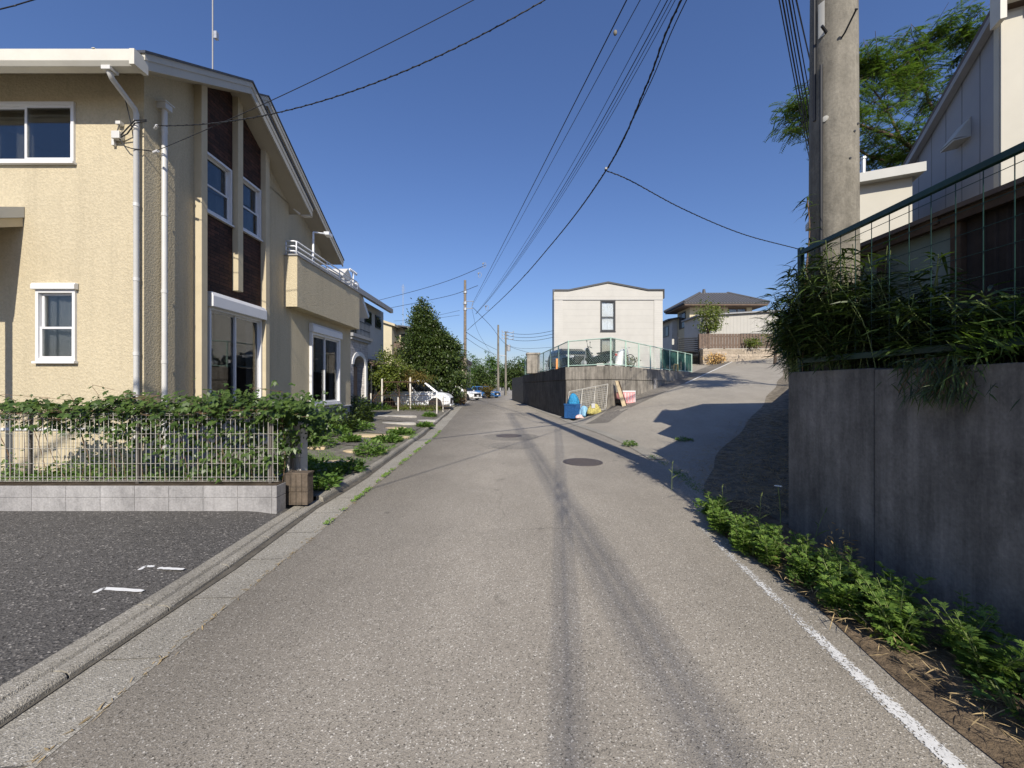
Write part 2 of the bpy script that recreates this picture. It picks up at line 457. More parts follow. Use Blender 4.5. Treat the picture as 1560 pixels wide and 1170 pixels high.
# ------------------------------------------------------------------ geometry helpers
class MB:
    def __init__(s):
        s.v, s.f, s.m = [], [], []
        s.cur = 0

    def mat(s, i):
        s.cur = i
        return s

    def add(s, vs, fs):
        o = len(s.v)
        s.v.extend([tuple(p) for p in vs])
        for f in fs:
            s.f.append([i + o for i in f])
            s.m.append(s.cur)
        return s

    def quad(s, a, b, c, d):
        return s.add([a, b, c, d], [(0, 1, 2, 3)])

    def box(s, x0, x1, y0, y1, z0, z1):
        return s.add([(x0, y0, z0), (x1, y0, z0), (x1, y1, z0), (x0, y1, z0), (x0, y0, z1), (x1, y0, z1), (x1, y1, z1), (x0, y1, z1)],
                     [(0, 3, 2, 1), (4, 5, 6, 7), (0, 1, 5, 4), (1, 2, 6, 5), (2, 3, 7, 6), (3, 0, 4, 7)])

    def obox(s, O, U, V, u0, u1, v0, v1, z0, z1):
        O, U, V = Vector(O), Vector(U), Vector(V)
        Z = Vector((0, 0, 1))
        p = [O + U * a + V * b + Z * c for c in (z0, z1) for a, b in ((u0, v0), (u1, v0), (u1, v1), (u0, v1))]
        return s.add(p, [(0, 3, 2, 1), (4, 5, 6, 7), (0, 1, 5, 4), (1, 2, 6, 5), (2, 3, 7, 6), (3, 0, 4, 7)])

    def prism(s, poly, vec):
        n = len(poly)
        vec = Vector(vec)
        a = [Vector(p) for p in poly]
        b = [p + vec for p in a]
        fs = [tuple(range(n - 1, -1, -1)), tuple(range(n, 2 * n))]
        fs += [(i, (i + 1) % n, (i + 1) % n + n, i + n) for i in range(n)]
        return s.add(a + b, fs)

    def rings(s, rings, caps=True, closed=True):
        n = len(rings[0])
        vs = [p for r in rings for p in r]
        fs = []
        for i in range(len(rings) - 1):
            for j in range(n if closed else n - 1):
                k = (j + 1) % n
                fs.append((i * n + j, i * n + k, (i + 1) * n + k, (i + 1) * n + j))
        if caps and closed:
            fs.append(tuple(range(n - 1, -1, -1)))
            fs.append(tuple((len(rings) - 1) * n + j for j in range(n)))
        return s.add(vs, fs)

    def tube(s, pts, r, n=6, caps=True):
        pts = [Vector(p) for p in pts]
        rs = r if isinstance(r, (list, tuple)) else [r] * len(pts)
        rings = []
        up = Vector((0, 0, 1))
        side = None
        for i, p in enumerate(pts):
            d = (pts[min(i + 1, len(pts) - 1)] - pts[max(i - 1, 0)])
            if d.length < 1e-9:
                d = Vector((0, 0, 1))
            d.normalize()
            if side is None:
                side = d.cross(up if abs(d.z) < .95 else Vector((1, 0, 0))).normalized()
            else:
                side = (side - d * side.dot(d))
                if side.length < 1e-6:
                    side = d.cross(Vector((1, 0, 0)))
                side.normalize()
            b = d.cross(side)
            rings.append([p + (side * math.cos(2 * math.pi * k / n) + b * math.sin(2 * math.pi * k / n)) * rs[i] for k in range(n)])
        return s.rings(rings, caps)

    def cyl(s, p0, p1, r, n=16, r1=None):
        return s.tube([p0, p1], [r, r if r1 is None else r1], n)

    def lathe(s, c, axis, prof, n=20):
        """profile [(radius, offset along axis)]"""
        axis = Vector(axis).normalized()
        a = axis.cross(Vector((0, 0, 1)) if abs(axis.z) < .9 else Vector((1, 0, 0))).normalized()
        b = axis.cross(a)
        caps = prof[0] != prof[-1]
        rings = [[Vector(c) + axis * h + (a * math.cos(2 * math.pi * k / n) + b * math.sin(2 * math.pi * k / n)) * r for k in range(n)] for r, h in prof]
        return s.rings(rings, caps)

    def ball(s, c, r, n=8, sq=(1, 1, 1)):
        rings = []
        for i in range(n + 1):
            t = math.pi * i / n
            rr = max(math.sin(t), .02)
            rings.append([(c[0] + r * sq[0] * rr * math.cos(2 * math.pi * k / (n + 2)), c[1] + r * sq[1] * rr * math.sin(2 * math.pi * k / (n + 2)), c[2] - r * sq[2] * math.cos(t)) for k in range(n + 2)])
        return s.rings(rings)

    def build(s, name, mats, parent=None, smooth=False, bevel=0.0, loc=None, seg=2):
        if parent is not None:
            off = Vector((0, 0, 0))
            p = parent
            while p is not None:
                off += Vector(p.location)
                p = p.parent
        else:
            if loc is None:
                a = np.array(s.v)
                lo, hi = a.min(0), a.max(0)
                loc = ((lo[0] + hi[0]) / 2, (lo[1] + hi[1]) / 2, lo[2])
            off = Vector(loc)
        me = bpy.data.meshes.new(name)
        va = np.array(s.v, dtype=float) - np.array(off)
        me.from_pydata(va.tolist(), [], s.f)
        ml = mats if isinstance(mats, (list, tuple)) else [mats]
        for m in ml:
            me.materials.append(m)
        if len(ml) > 1:
            me.polygons.foreach_set('material_index', s.m)
        if smooth:
            me.polygons.foreach_set('use_smooth', [True] * len(me.polygons))
            if smooth == 'auto':
                me.set_sharp_from_angle(angle=R(40))
        bm = bmesh.new()
        bm.from_mesh(me)
        bmesh.ops.recalc_face_normals(bm, faces=bm.faces)
        bm.to_mesh(me)
        bm.free()
        return link(name, me, parent, off, bevel, seg)


def link(name, me, parent, off, bevel=0.0, seg=2):
    o = bpy.data.objects.new(name, me)
    COL.objects.link(o)
    if parent is not None:
        o.parent = parent
    else:
        o.location = off
    if bevel:
        md = o.modifiers.new("bevel", 'BEVEL')
        md.width = bevel
        md.segments = seg
        md.limit_method = 'ANGLE'
        md.angle_limit = R(35)
    return o


def wloc(o):
    off = Vector((0, 0, 0))
    while o is not None:
        off += Vector(o.location)
        o = o.parent
    return off


def raw(name, V, F, mat, parent=None, loc=(0, 0, 0), smooth=False):
    """fast mesh from numpy: V (n,3), F (m,k)"""
    off = np.array(wloc(parent)) if parent is not None else np.array(loc, dtype=float)
    me = bpy.data.meshes.new(name)
    V = np.asarray(V, dtype=np.float32) - off.astype(np.float32)
    F = np.asarray(F, dtype=np.int32)
    me.vertices.add(len(V))
    me.vertices.foreach_set('co', V.ravel())
    k = F.shape[1]
    me.loops.add(F.size)
    me.loops.foreach_set('vertex_index', F.ravel())
    me.polygons.add(len(F))
    me.polygons.foreach_set('loop_start', np.arange(len(F), dtype=np.int32) * k)
    me.update(calc_edges=True)
    me.validate()
    me.materials.append(mat)
    if smooth:
        me.polygons.foreach_set('use_smooth', [True] * len(me.polygons))
    return link(name, me, parent, Vector(off))


def tag(o, label=None, cat=None, group=None, kind=None):
    if label:
        o['label'] = label
    if cat:
        o['category'] = cat
    if group:
        o['group'] = group
    if kind:
        o['kind'] = kind
    return o


def thing(name, label, cat, loc=(0, 0, 0), group=None):
    o = bpy.data.objects.new(name, None)
    COL.objects.link(o)
    o.empty_display_size = 0.2
    o.location = loc
    return tag(o, label, cat, group)


def struct(o):
    o['kind'] = 'structure'
    return o


def copy_tree(o, parent=None):
    c = o.copy()
    COL.objects.link(c)
    if parent is not None:
        c.parent = parent
    for ch in [x for x in COL.objects if x.parent == o]:
        copy_tree(ch, c)
    return c


def wall(mb, O, U, N, w, h, holes=(), depth=0.12):
    """wall face with real openings; O lower left corner seen from outside, holes = (u0,u1,z0,z1)"""
    O, U, N = Vector(O), Vector(U).normalized(), Vector(N).normalized()
    Z = Vector((0, 0, 1))
    us = sorted({0.0, w, *[x for a in holes for x in a[:2] if 0 < x < w]})
    zs = sorted({0.0, h, *[x for a in holes for x in a[2:] if 0 < x < h]})
    P = lambda u, z, d=0.0: O + U * u + Z * z - N * d
    for i in range(len(us) - 1):
        for j in range(len(zs) - 1):
            cu, cz = (us[i] + us[i + 1]) / 2, (zs[j] + zs[j + 1]) / 2
            if any(a[0] < cu < a[1] and a[2] < cz < a[3] for a in holes):
                continue
            mb.quad(P(us[i], zs[j]), P(us[i + 1], zs[j]), P(us[i + 1], zs[j + 1]), P(us[i], zs[j + 1]))
    for a in holes:
        for (p, q) in (((a[0], a[2]), (a[1], a[2])), ((a[1], a[2]), (a[1], a[3])), ((a[1], a[3]), (a[0], a[3])), ((a[0], a[3]), (a[0], a[2]))):
            mb.quad(P(*p), P(*q), P(*q, depth), P(*p, depth))


def window(parent, O, U, N, u0, u1, z0, z1, style='slide', fm=None, glass=None, back=None, curtain=None, curt=((0, .3), (.75, 1)), fw=.042, box=0.0, boxd=.12, sill=True, out=.03, inn=.05, name='window'):
    """aluminium window in an opening of a wall: frame, sashes, panes, curtain, shutter box, sill"""
    fm = fm or M['white']
    glass = glass or M['glass']
    O, U, N = Vector(O), Vector(U).normalized(), Vector(N).normalized()
    Z = Vector((0, 0, 1))
    f = MB()
    b = lambda mb, a0, a1, b0, b1, d0, d1: mb.prism([O + U * a0 + Z * b0 + N * d0, O + U * a1 + Z * b0 + N * d0, O + U * a1 + Z * b1 + N * d0, O + U * a0 + Z * b1 + N * d0], N * (d1 - d0))
    b(f, u0, u0 + fw, z0, z1, -inn, out)
    b(f, u1 - fw, u1, z0, z1, -inn, out)
    b(f, u0 + fw, u1 - fw, z0, z0 + fw, -inn, out)
    b(f, u0 + fw, u1 - fw, z1 - fw, z1, -inn, out)
    w, h = u1 - u0, z1 - z0
    sf = fw * .75
    if style == 'slide':
        mid = (u0 + u1) / 2
        leaves = [(u0 + fw, mid + sf / 2, z0 + fw, z1 - fw, -.035), (mid - sf / 2, u1 - fw, z0 + fw, z1 - fw, -.005)]
    elif style == 'hung':
        mid = z0 + h * .47
        leaves = [(u0 + fw, u1 - fw, mid - sf / 2, z1 - fw, -.035), (u0 + fw, u1 - fw, z0 + fw, mid + sf / 2, -.005)]
    else:
        leaves = [(u0 + fw, u1 - fw, z0 + fw, z1 - fw, -.02)]
    panes = []
    for (a0, a1, b0, b1, d) in leaves:
        b(f, a0, a0 + sf, b0, b1, d - .012, d + .012)
        b(f, a1 - sf, a1, b0, b1, d - .012, d + .012)
        b(f, a0 + sf, a1 - sf, b0, b0 + sf, d - .012, d + .012)
        b(f, a0 + sf, a1 - sf, b1 - sf, b1, d - .012, d + .012)
        g = MB()
        b(g, a0 + sf, a1 - sf, b0 + sf, b1 - sf, d - .003, d + .003)
        panes.append(g)
    fo = f.build(name, fm, parent)
    for g in panes:
        g.build('pane', glass, fo)
    if back:
        g = MB()
        b(g, u0 + .01, u1 - .01, z0 + .01, z1 - .01, -inn - .35, -inn - .33)
        g.build('room_panel', back, fo)
    if curtain:
        g = MB()
        for (c0, c1) in curt:
            n = max(8, int((c1 - c0) * w * 40))
            top, bot = [], []
            for i in range(n + 1):
                uu = u0 + fw + (c0 + (c1 - c0) * i / n) * (w - 2 * fw)
                dd = -inn - .06 + .018 * math.sin(i * 1.9) + .01 * math.sin(i * .7)
                top.append(O + U * uu + Z * (z1 - fw) + N * dd)
                bot.append(O + U * uu + Z * (z0 + fw * .6) + N * (dd + .008 * math.sin(i)))
            g.rings([bot, top], False, False)
        g.build('curtain', curtain, fo, smooth=True)
    if sill:
        g = MB()
        b(g, u0 - .02, u1 + .02, z0 - .035, z0 - .002, 0.004, out + .03)
        g.build('sill', fm, fo)
    if box:
        g = MB()
        g.prism([O + U * (u0 - .03) + Z * (z1 + .002) + N * .004, O + U * (u0 - .03) + Z * (z1 + .002) + N * boxd, O + U * (u0 - .03) + Z * (z1 + box * .72) + N * boxd, O + U * (u0 - .03) + Z * (z1 + box) + N * (boxd * .75), O + U * (u0 - .03) + Z * (z1 + box) + N * .004], U * (w + .06))
        g.build('shutter_box', fm, fo, bevel=.008)
    return fo


def sheet(name, ys, xl, xr, nx, zf, mat):
    """ground sheet between two edges given per row"""
    V, F = [], []
    for j, y in enumerate(ys):
        for i in range(nx + 1):
            x = xl[j] + (xr[j] - xl[j]) * i / nx
            V.append((x, y, zf(x, y)))
    for j in range(len(ys) - 1):
        for i in range(nx):
            a = j * (nx + 1) + i
            F.append((a, a + 1, a + nx + 2, a + nx + 1))
    return struct(raw(name, V, F, mat, smooth=True))


def nrm(a):
    return a / np.maximum(np.linalg.norm(a, axis=-1, keepdims=True), 1e-9)


def diamonds(P, D, N, L, W, droop=0.0, mid=.45):
    """one folded diamond leaf per row"""
    D = nrm(D)
    Sd = nrm(np.cross(D, N))
    L = np.asarray(L)[:, None]
    W = np.asarray(W)[:, None]
    dz = np.zeros_like(P)
    dz[:, 2] = -1
    a = P
    b = P + D * L * mid + Sd * W * .5
    c = P + D * L + dz * L * droop
    d = P + D * L * mid - Sd * W * .5
    V = np.stack([a, b, c, d], 1).reshape(-1, 3)
    F = np.arange(len(P) * 4).reshape(-1, 4)
    return V, F


def strips(P, D, N, L, W, droop=.4):
    """long bent leaf: 3 quads, each leaf one island"""
    D = nrm(D)
    Sd = nrm(np.cross(D, N))
    L = np.asarray(L)[:, None]
    W = np.asarray(W)[:, None]
    z = np.zeros_like(P)
    z[:, 2] = -1
    rows = []
    for t, w in ((0, .25), (.3, 1), (.65, .8), (1, .06)):
        c = P + D * L * t + z * L * droop * t * t
        rows += [c - Sd * W * w * .5, c + Sd * W * w * .5]
    V = np.stack(rows, 1).reshape(-1, 3)
    base = (np.arange(len(P)) * 8)[:, None]
    q = np.array([[0, 1, 3, 2], [2, 3, 5, 4], [4, 5, 7, 6]])
    F = (base[:, :, None] + q[None]).reshape(-1, 4)
    return V, F


def merge(parts):
    Vs, Fs, o = [], [], 0
    for V, F in parts:
        Vs.append(V)
        Fs.append(F + o)
        o += len(V)
    return np.concatenate(Vs), np.concatenate(Fs)


def rdir(rng, n, up=0.0):
    d = rng.normal(size=(n, 3))
    d[:, 2] += up
    return nrm(d)


def crown_mesh(rng, c, rad, nclump, nleaf, leaf, csize, shell=.55, profile=None, droop=.15, aspect=.55):
    """leaf clumps through the crown's volume; profile(t) scales the width with height"""
    c = np.array(c)
    rad = np.array(rad)
    d = rdir(rng, nclump)
    r = rng.uniform(0, 1, nclump) ** shell
    lump = 1 + .18 * np.sin(d[:, 0] * 5 + 1.3) * np.cos(d[:, 1] * 4) + .12 * np.sin(d[:, 2] * 9)
    cc = d * r[:, None] * lump[:, None]
    if profile:
        k = np.array([profile((z + 1) / 2) for z in np.clip(cc[:, 2], -1, 1)])
        hor = np.sqrt(np.maximum(1 - np.clip(cc[:, 2], -1, 1) ** 2, .05))
        cc[:, 0] *= k / hor
        cc[:, 1] *= k / hor
    cc = c + cc * rad
    csz = csize * rng.uniform(.6, 1.4, nclump)
    P = np.repeat(cc, nleaf, 0) + rng.normal(size=(nclump * nleaf, 3)) * np.repeat(csz, nleaf)[:, None] * np.array([1, 1, .6])
    out = nrm(P - c)
    D = nrm(out * .7 + rng.normal(size=P.shape) * .7)
    N = nrm(np.array([0, 0, 1.0]) + rng.normal(size=P.shape) * .6 + out * .4)
    L = leaf * rng.uniform(.6, 1.4, len(P))
    return diamonds(P, D, N, L, L * aspect, droop), cc


def rope(p0, p1, sag, n=24):
    p0, p1 = Vector(p0), Vector(p1)
    out = []
    for i in range(n + 1):
        t = i / n
        p = p0.lerp(p1, t)
        p.z -= sag * 4 * t * (1 - t)
        out.append(p)
    return out


def spline(pts, n=8):
    pts = [Vector(p) for p in pts]
    q = [pts[0] * 2 - pts[1]] + pts + [pts[-1] * 2 - pts[-2]]
    out = []
    for i in range(1, len(q) - 2):
        for k in range(n):
            t = k / n
            a, b, c, d = q[i - 1], q[i], q[i + 1], q[i + 2]
            out.append(.5 * ((2 * b) + (c - a) * t + (2 * a - 5 * b + 4 * c - d) * t * t + (3 * b - a - 3 * c + d) * t ** 3))
    out.append(pts[-1])
    return out
# ================================================================== GROUND
def interp(pts):
    ys = [p[1] for p in pts]
    xs = [p[0] for p in pts]
    return lambda y: float(np.interp(y, ys, xs))


A_EDGE = interp([(-1.70, -8), (-1.80, 0), (-1.955, 1.55), (-2.01, 2.6), (-2.04, 3.81), (-2.15, 5.95), (-2.34, 11.7), (-3.6, 26.8), (-4.35, 40), (-4.4, 48), (-2.4, 58), (3, 68), (14, 76)])
K_FRONT = interp([(-2.2, -8), (-2.27, 0), (-2.32, 1.7), (-2.34, 2.7), (-2.49, 4.66), (-2.51, 7.3), (-2.80, 12), (-4.08, 26.8), (-4.8, 40), (-4.85, 48), (-2.9, 59), (2.5, 69), (13.5, 77)])
R_EDGE = interp([(1.9, -8), (2.0, 0), (2.07, 1.5), (2.15, 3), (2.28, 4), (2.5, 4.7), (2.85, 7), (3.02, 9.8), (2.85, 12.5), (2.45, 15), (2.25, 18.3), (.75, 33), (.9, 40), (3, 48), (9, 56), (18, 62)])
BANK = interp([(2.5, 4.2), (2.65, 5), (3.3, 6.2), (4.3, 8), (6.0, 10.2), (8.6, 13.2), (14, 19.7), (22, 30), (24, 33)])
WALL_X = lambda y: 2.92 + .75 * (y - 4.03)


def sstep(t):
    t = min(max(t, 0), 1)
    return t * t * (3 - 2 * t)


def HT(x, y):
    """height of the side slope right of the road"""
    p = .1515 * (.66 * x + .75 * y) - 1.69
    p = max(p, 0) if p > .4 or p < -.4 else (p + .4) ** 2 / 1.6
    d = x - R_EDGE(y)
    return p * sstep(d / 2.6)


ys_road = list(np.concatenate([np.arange(-8, 20, .8), np.arange(20, 76, 2.0)]))
g = MB()
g.quad((-700, -60, -.03), (700, -60, -.03), (700, 900, -.03), (-700, 900, -.03))
struct(g.build('ground', M['gravel'], loc=(0, 0, -.03)))
sheet('road', ys_road, [A_EDGE(y) for y in ys_road], [R_EDGE(y) for y in ys_road], 4, lambda x, y: 0.0, M['asphalt'])
# gutter apron with joints
sheet('gutter', ys_road, [K_FRONT(y) - .02 for y in ys_road], [A_EDGE(y) + .012 + .008 * math.sin(y * 5.1) for y in ys_road], 3, lambda x, y: .005 - .0025 * max(0, min(1, (x - K_FRONT(y)) / .34)) ** 2, M['concrete_gutter'])
sheet('gutter_stain', ys_road[:38], [K_FRONT(y) - .01 for y in ys_road[:38]], [K_FRONT(y) + .045 + .022 * math.sin(y * 2.3) + .02 * math.sin(y * 7) for y in ys_road[:38]], 2, lambda x, y: .012, M['gutter_dirt'])
gj = MB()
for k in range(-6, 30):
    y = .9 + k * .62
    x0, x1 = K_FRONT(y) + .02, A_EDGE(y)
    gj.quad((x0, y, .008), (x1 - .02, y + .02, .008), (x1 - .02, y + .0245, .008), (x0, y + .005, .008))
struct(gj.build('gutter_joint', M['gutter_dirt']))


def kerb(name, y0, y1, xf, w, h, mat, seglen=.6, gap=.006):
    """row of kerb stones along a curve: rounded front top edge"""
    mb = MB()
    y = y0
    while y < y1 - .01:
        ye = min(y + seglen, y1)
        rr = []
        for yy in (y + gap, ye - gap):
            x = xf(yy)
            prof = [(x - .0, -.02), (x - .005, h * .6), (x - .018, h * .88), (x - .045, h), (x - w, h), (x - w, -.02)]
            rr.append([(px, yy, pz) for px, pz in prof])
        mb.rings(rr)
        y = ye
    return struct(mb.build(name, mat))


kerb('kerb', -7, 5.02, K_FRONT, .09, .052, M['concrete_kerb'])
kerb('kerb', 5.03, 30, K_FRONT, .10, .10, M['concrete_kerb'])
kerb('kerb', 30, 47, K_FRONT, .10, .10, M['concrete_kerb'], 2.0)
kerb('kerb_strip', -7, 5.0, lambda y: K_FRONT(y) - .112, .118, .058, M['concrete_kerb'], 1.2, .003)
# parking lot
ysl = list(np.arange(-7, 4.7, .5)) + [4.62]
lotz = lambda y: .05 + .044 * max(0, min(1, (y - 1.5) / 3))
sheet('parking_lot', ysl, [-16] * len(ysl), [K_FRONT(y) - .62 for y in ysl], 6, lambda x, y: lotz(y), M['asphalt_lot'])
sheet('parking_edge', ysl, [K_FRONT(y) - .62 for y in ysl], [K_FRONT(y) - .222 for y in ysl], 5, lambda x, y: .059 + (lotz(y) - .059) * sstep((K_FRONT(y) - .222 - x) / .4), M['asphalt_lot'])


def blob_mark(pts, w, z, seed):
    mb = MB()
    rng = random.Random(seed)
    n = 14
    L, Rr = [], []
    for i in range(n + 1):
        t = i / n * (len(pts) - 1)
        k = min(int(t), len(pts) - 2)
        p = Vector(pts[k]).lerp(Vector(pts[k + 1]), t - k)
        d = Vector(pts[k + 1]) - Vector(pts[k])
        d.normalize()
        sdv = Vector((-d.y, d.x, 0))
        ww = w * (1 + rng.uniform(-.2, .2)) * (.6 if i in (0, n) else 1)
        L.append((p + sdv * ww / 2).to_tuple()[:2] + (z,))
        Rr.append((p - sdv * ww / 2).to_tuple()[:2] + (z,))
    mb.rings([L, Rr], False, False)
    return mb


def gp(u, v, z):
    Y = FPX * (CH - z) / (v - V0)
    return Vector(((u - U0) / FPX * Y, Y, z))


for i, (pp, w) in enumerate((([(143, 903), (158, 896), (218, 900)], .035), ([(212, 868), (222, 862), (235, 863)], .03), ([(241, 865), (280, 867)], .032))):
    struct(blob_mark([gp(u, v, .0725 + .005 * (i > 0)) for u, v in pp], w, .0725 + .005 * (i > 0), i).build('parking_mark', M['white_paint']))

# worn white edge line on the right: flakes of paint
ysn = list(np.arange(-3, 4.3, .2))
sheet('edge_line', ysn, [1.655 + .098 * y - .09 for y in ysn], [1.655 + .098 * y + .09 for y in ysn], 2, lambda x, y: .004, M['worn_line'])

# side slope road, dark margin, white line
ysr = list(np.arange(4.2, 33.1, .6))


def ramp_left(y):
    return float(np.interp(y, [4.2, 16.2, 18.3, 26, 33], [R_EDGE(4.2), 2.5, 5.0, 11.8, 12.5])) if y > 16.2 else R_EDGE(y)


sheet('ramp_road', ysr, [ramp_left(y) for y in ysr], [BANK(y) + .25 if y < 29 else 40 for y in ysr], 24, lambda x, y: HT(x, y) + .002 * 0, M['asphalt_ramp'])
sheet('verge_bank', ysr[:42], [BANK(y) - .10 + .07 * math.sin(y * 1.9) for y in ysr[:42]], [max(WALL_X(y) + .1, BANK(y) + .1) for y in ysr[:42]], 10,
      lambda x, y: HT(x, y) + .006 + .12 * sstep((x - BANK(y)) / 1.4) + .03 * sstep((x - BANK(y)) / .5) * math.sin(x * 5) * math.sin(y * 4), M['soil_bank'])
LD, LN = Vector((.66, .7513, 0)), Vector((.7513, -.66, 0))
C0 = Vector((4.42, 16.85, 0))


def strip(name, t0, t1, a0, a1, lift, mat, n=30):
    V, F = [], []
    for j in range(n + 1):
        t = t0 + (t1 - t0) * j / n
        for k in range(4):
            p = C0 + LD * t + LN * (a0 + (a1 - a0) * k / 3)
            V.append((p.x, p.y, HT(p.x, p.y) + lift))
    for j in range(n):
        for k in range(3):
            a = j * 4 + k
            F.append((a, a + 1, a + 5, a + 4))
    return struct(raw(name, V, F, mat, smooth=True))


strip('ramp_margin', -2.2, 19.0, -.05, .95, .008, M['asphalt_old'])
strip('ramp_line', 6.8, 19.5, 1.0, 1.08, .008, M['white_paint'])
# soil strip along the foot of the near wall
ysw = list(np.arange(-4, 5.1, .25))
sheet('soil_strip', ysw, [R_EDGE(y) - .04 + .05 * math.sin(y * 2.7) for y in ysw], [2.70 + .05 * y + .06 for y in ysw], 6, lambda x, y: .006 + .05 * sstep((x - R_EDGE(y)) / .35), M['soil'])
# concrete channel on the right of the road beyond the ramp mouth
ysg = list(np.arange(8.0, 33.0, 1.0))
sheet('channel', ysg, [R_EDGE(y) - .02 for y in ysg], [R_EDGE(y) + .33 for y in ysg], 2, lambda x, y: .012, M['concrete_gutter'])
# left plots
ysp = list(np.arange(5.0, 21.1, .7))
sheet('garden_ground', ysp, [-14.0] * len(ysp), [K_FRONT(y) - .10 for y in ysp], 14, lambda x, y: .10 + .16 * sstep((-x - 3.2) / 2.4) + .012 * math.sin(x * 5) * math.sin(y * 3), M['gravel'])
ysp = list(np.arange(20.4, 60.1, 2))
sheet('driveway', ysp, [-30.0] * len(ysp), [K_FRONT(y) - .12 for y in ysp], 5, lambda x, y: .09, M['asphalt_old'])
# house plot in front of the cream house, behind the fence
g = MB()
g.box(-14, -2.95, 4.66, 5.6, -.02, .22)
struct(g.build('planting_bed', M['gravel']))
# yard on the retaining wall, terrace of the near property, hill
YARD = [(2.62, 18.32), (4.42, 16.98), (8.6, 21.75), (12.4, 26.1), (16, 30), (14, 40), (0, 42), (1.0, 33)]
g = MB()
g.prism([(x, y, -.1) for x, y in YARD], (0, 0, 2.50))
struct(g.build('yard', M['gravel']))
g = MB()
g.prism([(2.80, -7, -.1), (3.0, 3.98, -.1), (3.1, 4.05, -.1), (12, 15.95, -.1), (22, 29, -.1), (40, 29, -.1), (40, -7, -.1)], (0, 0, 1.68))
struct(g.build('terrace_ground', M['soil_dark']))
V, F = [], []
for j in range(14):
    for i in range(14):
        V.append((13 + i * 6, 30.6 + j * 5, 4.3 + .3 * math.sin(i * .9) * math.cos(j * .7) * (j > 0)))
for j in range(13):
    for i in range(13):
        a = j * 14 + i
        F.append((a, a + 1, a + 15, a + 14))
struct(raw('hillside', V, F, M['gravel'], smooth=True))
# manholes
def manhole(x, y, r, z, mt, label):
    t = thing('manhole_cover', label, 'manhole cover', (x, y, z))
    m = MB()
    m.lathe((x, y, z - .01), (0, 0, 1), [(r, 0), (r, .014), (r - .035, .014), (r - .04, .008), (.01, .008)], 40)
    m.build('rim', mt, t)
    m = MB()
    m.lathe((x, y, z - .008), (0, 0, 1), [(r - .045, 0), (r - .045, .013), (.005, .013)], 40)
    for ri in range(1, 8):
        rr = (r - .05) * ri / 8
        n = int(6 + ri * 5)
        for k in range(n):
            a = 2 * math.pi * k / n + ri * .4
            cx, cy = x + rr * math.cos(a), y + rr * math.sin(a)
            m.box(cx - .011, cx + .011, cy - .011, cy + .011, z + .004, z + .009)
    m.build('lid', mt, t)


manhole(1.44, 7.75, .40, .004, M['iron'], 'round brown iron manhole cover in the road, the nearer of the two')
manhole(-.10, 11.83, .40, .004, M['iron'], 'round dark manhole cover inside the round asphalt patch, farther up the road')
m = MB()
for (x, y, r, sx) in ((-.03, 11.6, .85, 1.0), (.0, 9.9, .62, 1.0)):
    ring = [(x + sx * r * math.cos(a) * (1 + .05 * math.sin(3 * a)), y + r * math.sin(a) * (1 + .04 * math.cos(2 * a)), .0025 if r > .7 else .0018) for a in np.linspace(0, 6.283, 40)[:-1]]
    m.add(ring, [tuple(range(len(ring)))])
struct(m.build('road_patch', M['asphalt_patch']))

# ================================================================== LOW WALL, MESH FENCES, GATE PILLARS
t = thing('block_wall', 'low grey concrete block wall under the front mesh fence beside the parking lot', 'wall', (-6, 4.43, .1))
m = MB()
x = -14.0
while x < -2.76:
    x1 = min(x + .40, -2.74)
    for (z0, z1) in ((.06, .245), (.252, .385)):
        m.box(x + .002, x1 - .002, 4.435, 4.615, z0, z1)
    x = x1
m.box(-14, -2.76, 4.442, 4.608, .06, .38)
m.build('blockwork', M['concrete_grey'], t, bevel=.003)
m = MB()
m.box(-14, -2.75, 4.45, 4.605, .386, .394)
m.build('cap', M['soil_dark'], t)


def mesh_fence(label, posts, x0, x1, y, z0, z1, pm, wm, pitch=.0515, hs=(), rod=.0032, post_r=.019, pz=0):
    t = thing('mesh_fence', label, 'fence', ((x0 + x1) / 2, y, z0))
    for px in posts:
        m = MB()
        m.box(px - post_r, px + post_r, y + .012, y + .012 + 2 * post_r, z0 - .0, z1 - .02 + pz)
        m.build('post', pm, t, bevel=.004)
    m = MB()
    x = x0
    while x < x1:
        m.cyl((x, y, z0 + .03), (x, y, z1), rod, 5)
        x += pitch
    for z in hs:
        for dz in (-.0, .012):
            m.cyl((x0, y - .006, z + dz * 0), (x1, y - .006, z + dz * 0), rod * 1.2, 5)
    m.build('mesh_panel', wm, t)
    return t


px0 = lambda u, Y: (u - U0) / FPX * Y
mesh_fence('front pale wire mesh fence on grey block wall, bronze posts, vine above', [px0(-30, 4.5), px0(207, 4.5), px0(410, 4.5)], -6.6, px0(425, 4.5), 4.5, .39, 1.235, M['post_bronze'], M['fence_wire'],
           .0555, [1.225, 1.205, 1.16, .985, .81, .635, .475, .44, .425], .0027)
mesh_fence('rear mesh fence with dark post, right behind the front mesh fence', [px0(42, 4.95), px0(443, 4.95), -8.0], -7.2, px0(462, 4.95), 4.95, .40, 1.26, M['post_bronze'], M['post_bronze'],
           .0555, [1.25, 1.20, .9, .62, .45], .0016)
t = thing('brick_pillar', 'short brown fluted block pillar at the right end of the mesh fence', 'pillar', (-2.70, 4.80, .1))
m = MB()
for i in range(4):
    xx = -2.81 + i * .072
    m.box(xx, xx + .068, 4.70, 4.84, .08, .235)
    m.box(xx, xx + .068, 4.70, 4.84, .243, .455)
m.box(-2.805, -2.527, 4.71, 4.83, .08, .45)
m.build('blocks', M['brick_brown'], t, bevel=.004)
m = MB()
m.box(-2.815, -2.517, 4.695, 4.845, .456, .475)
m.build('cap', M['brick_brown'], t)
t = thing('gate_pillar', 'pale grey gate post with white cap beside the vine covered fence', 'gate post', (-2.85, 5.25, .1))
m = MB()
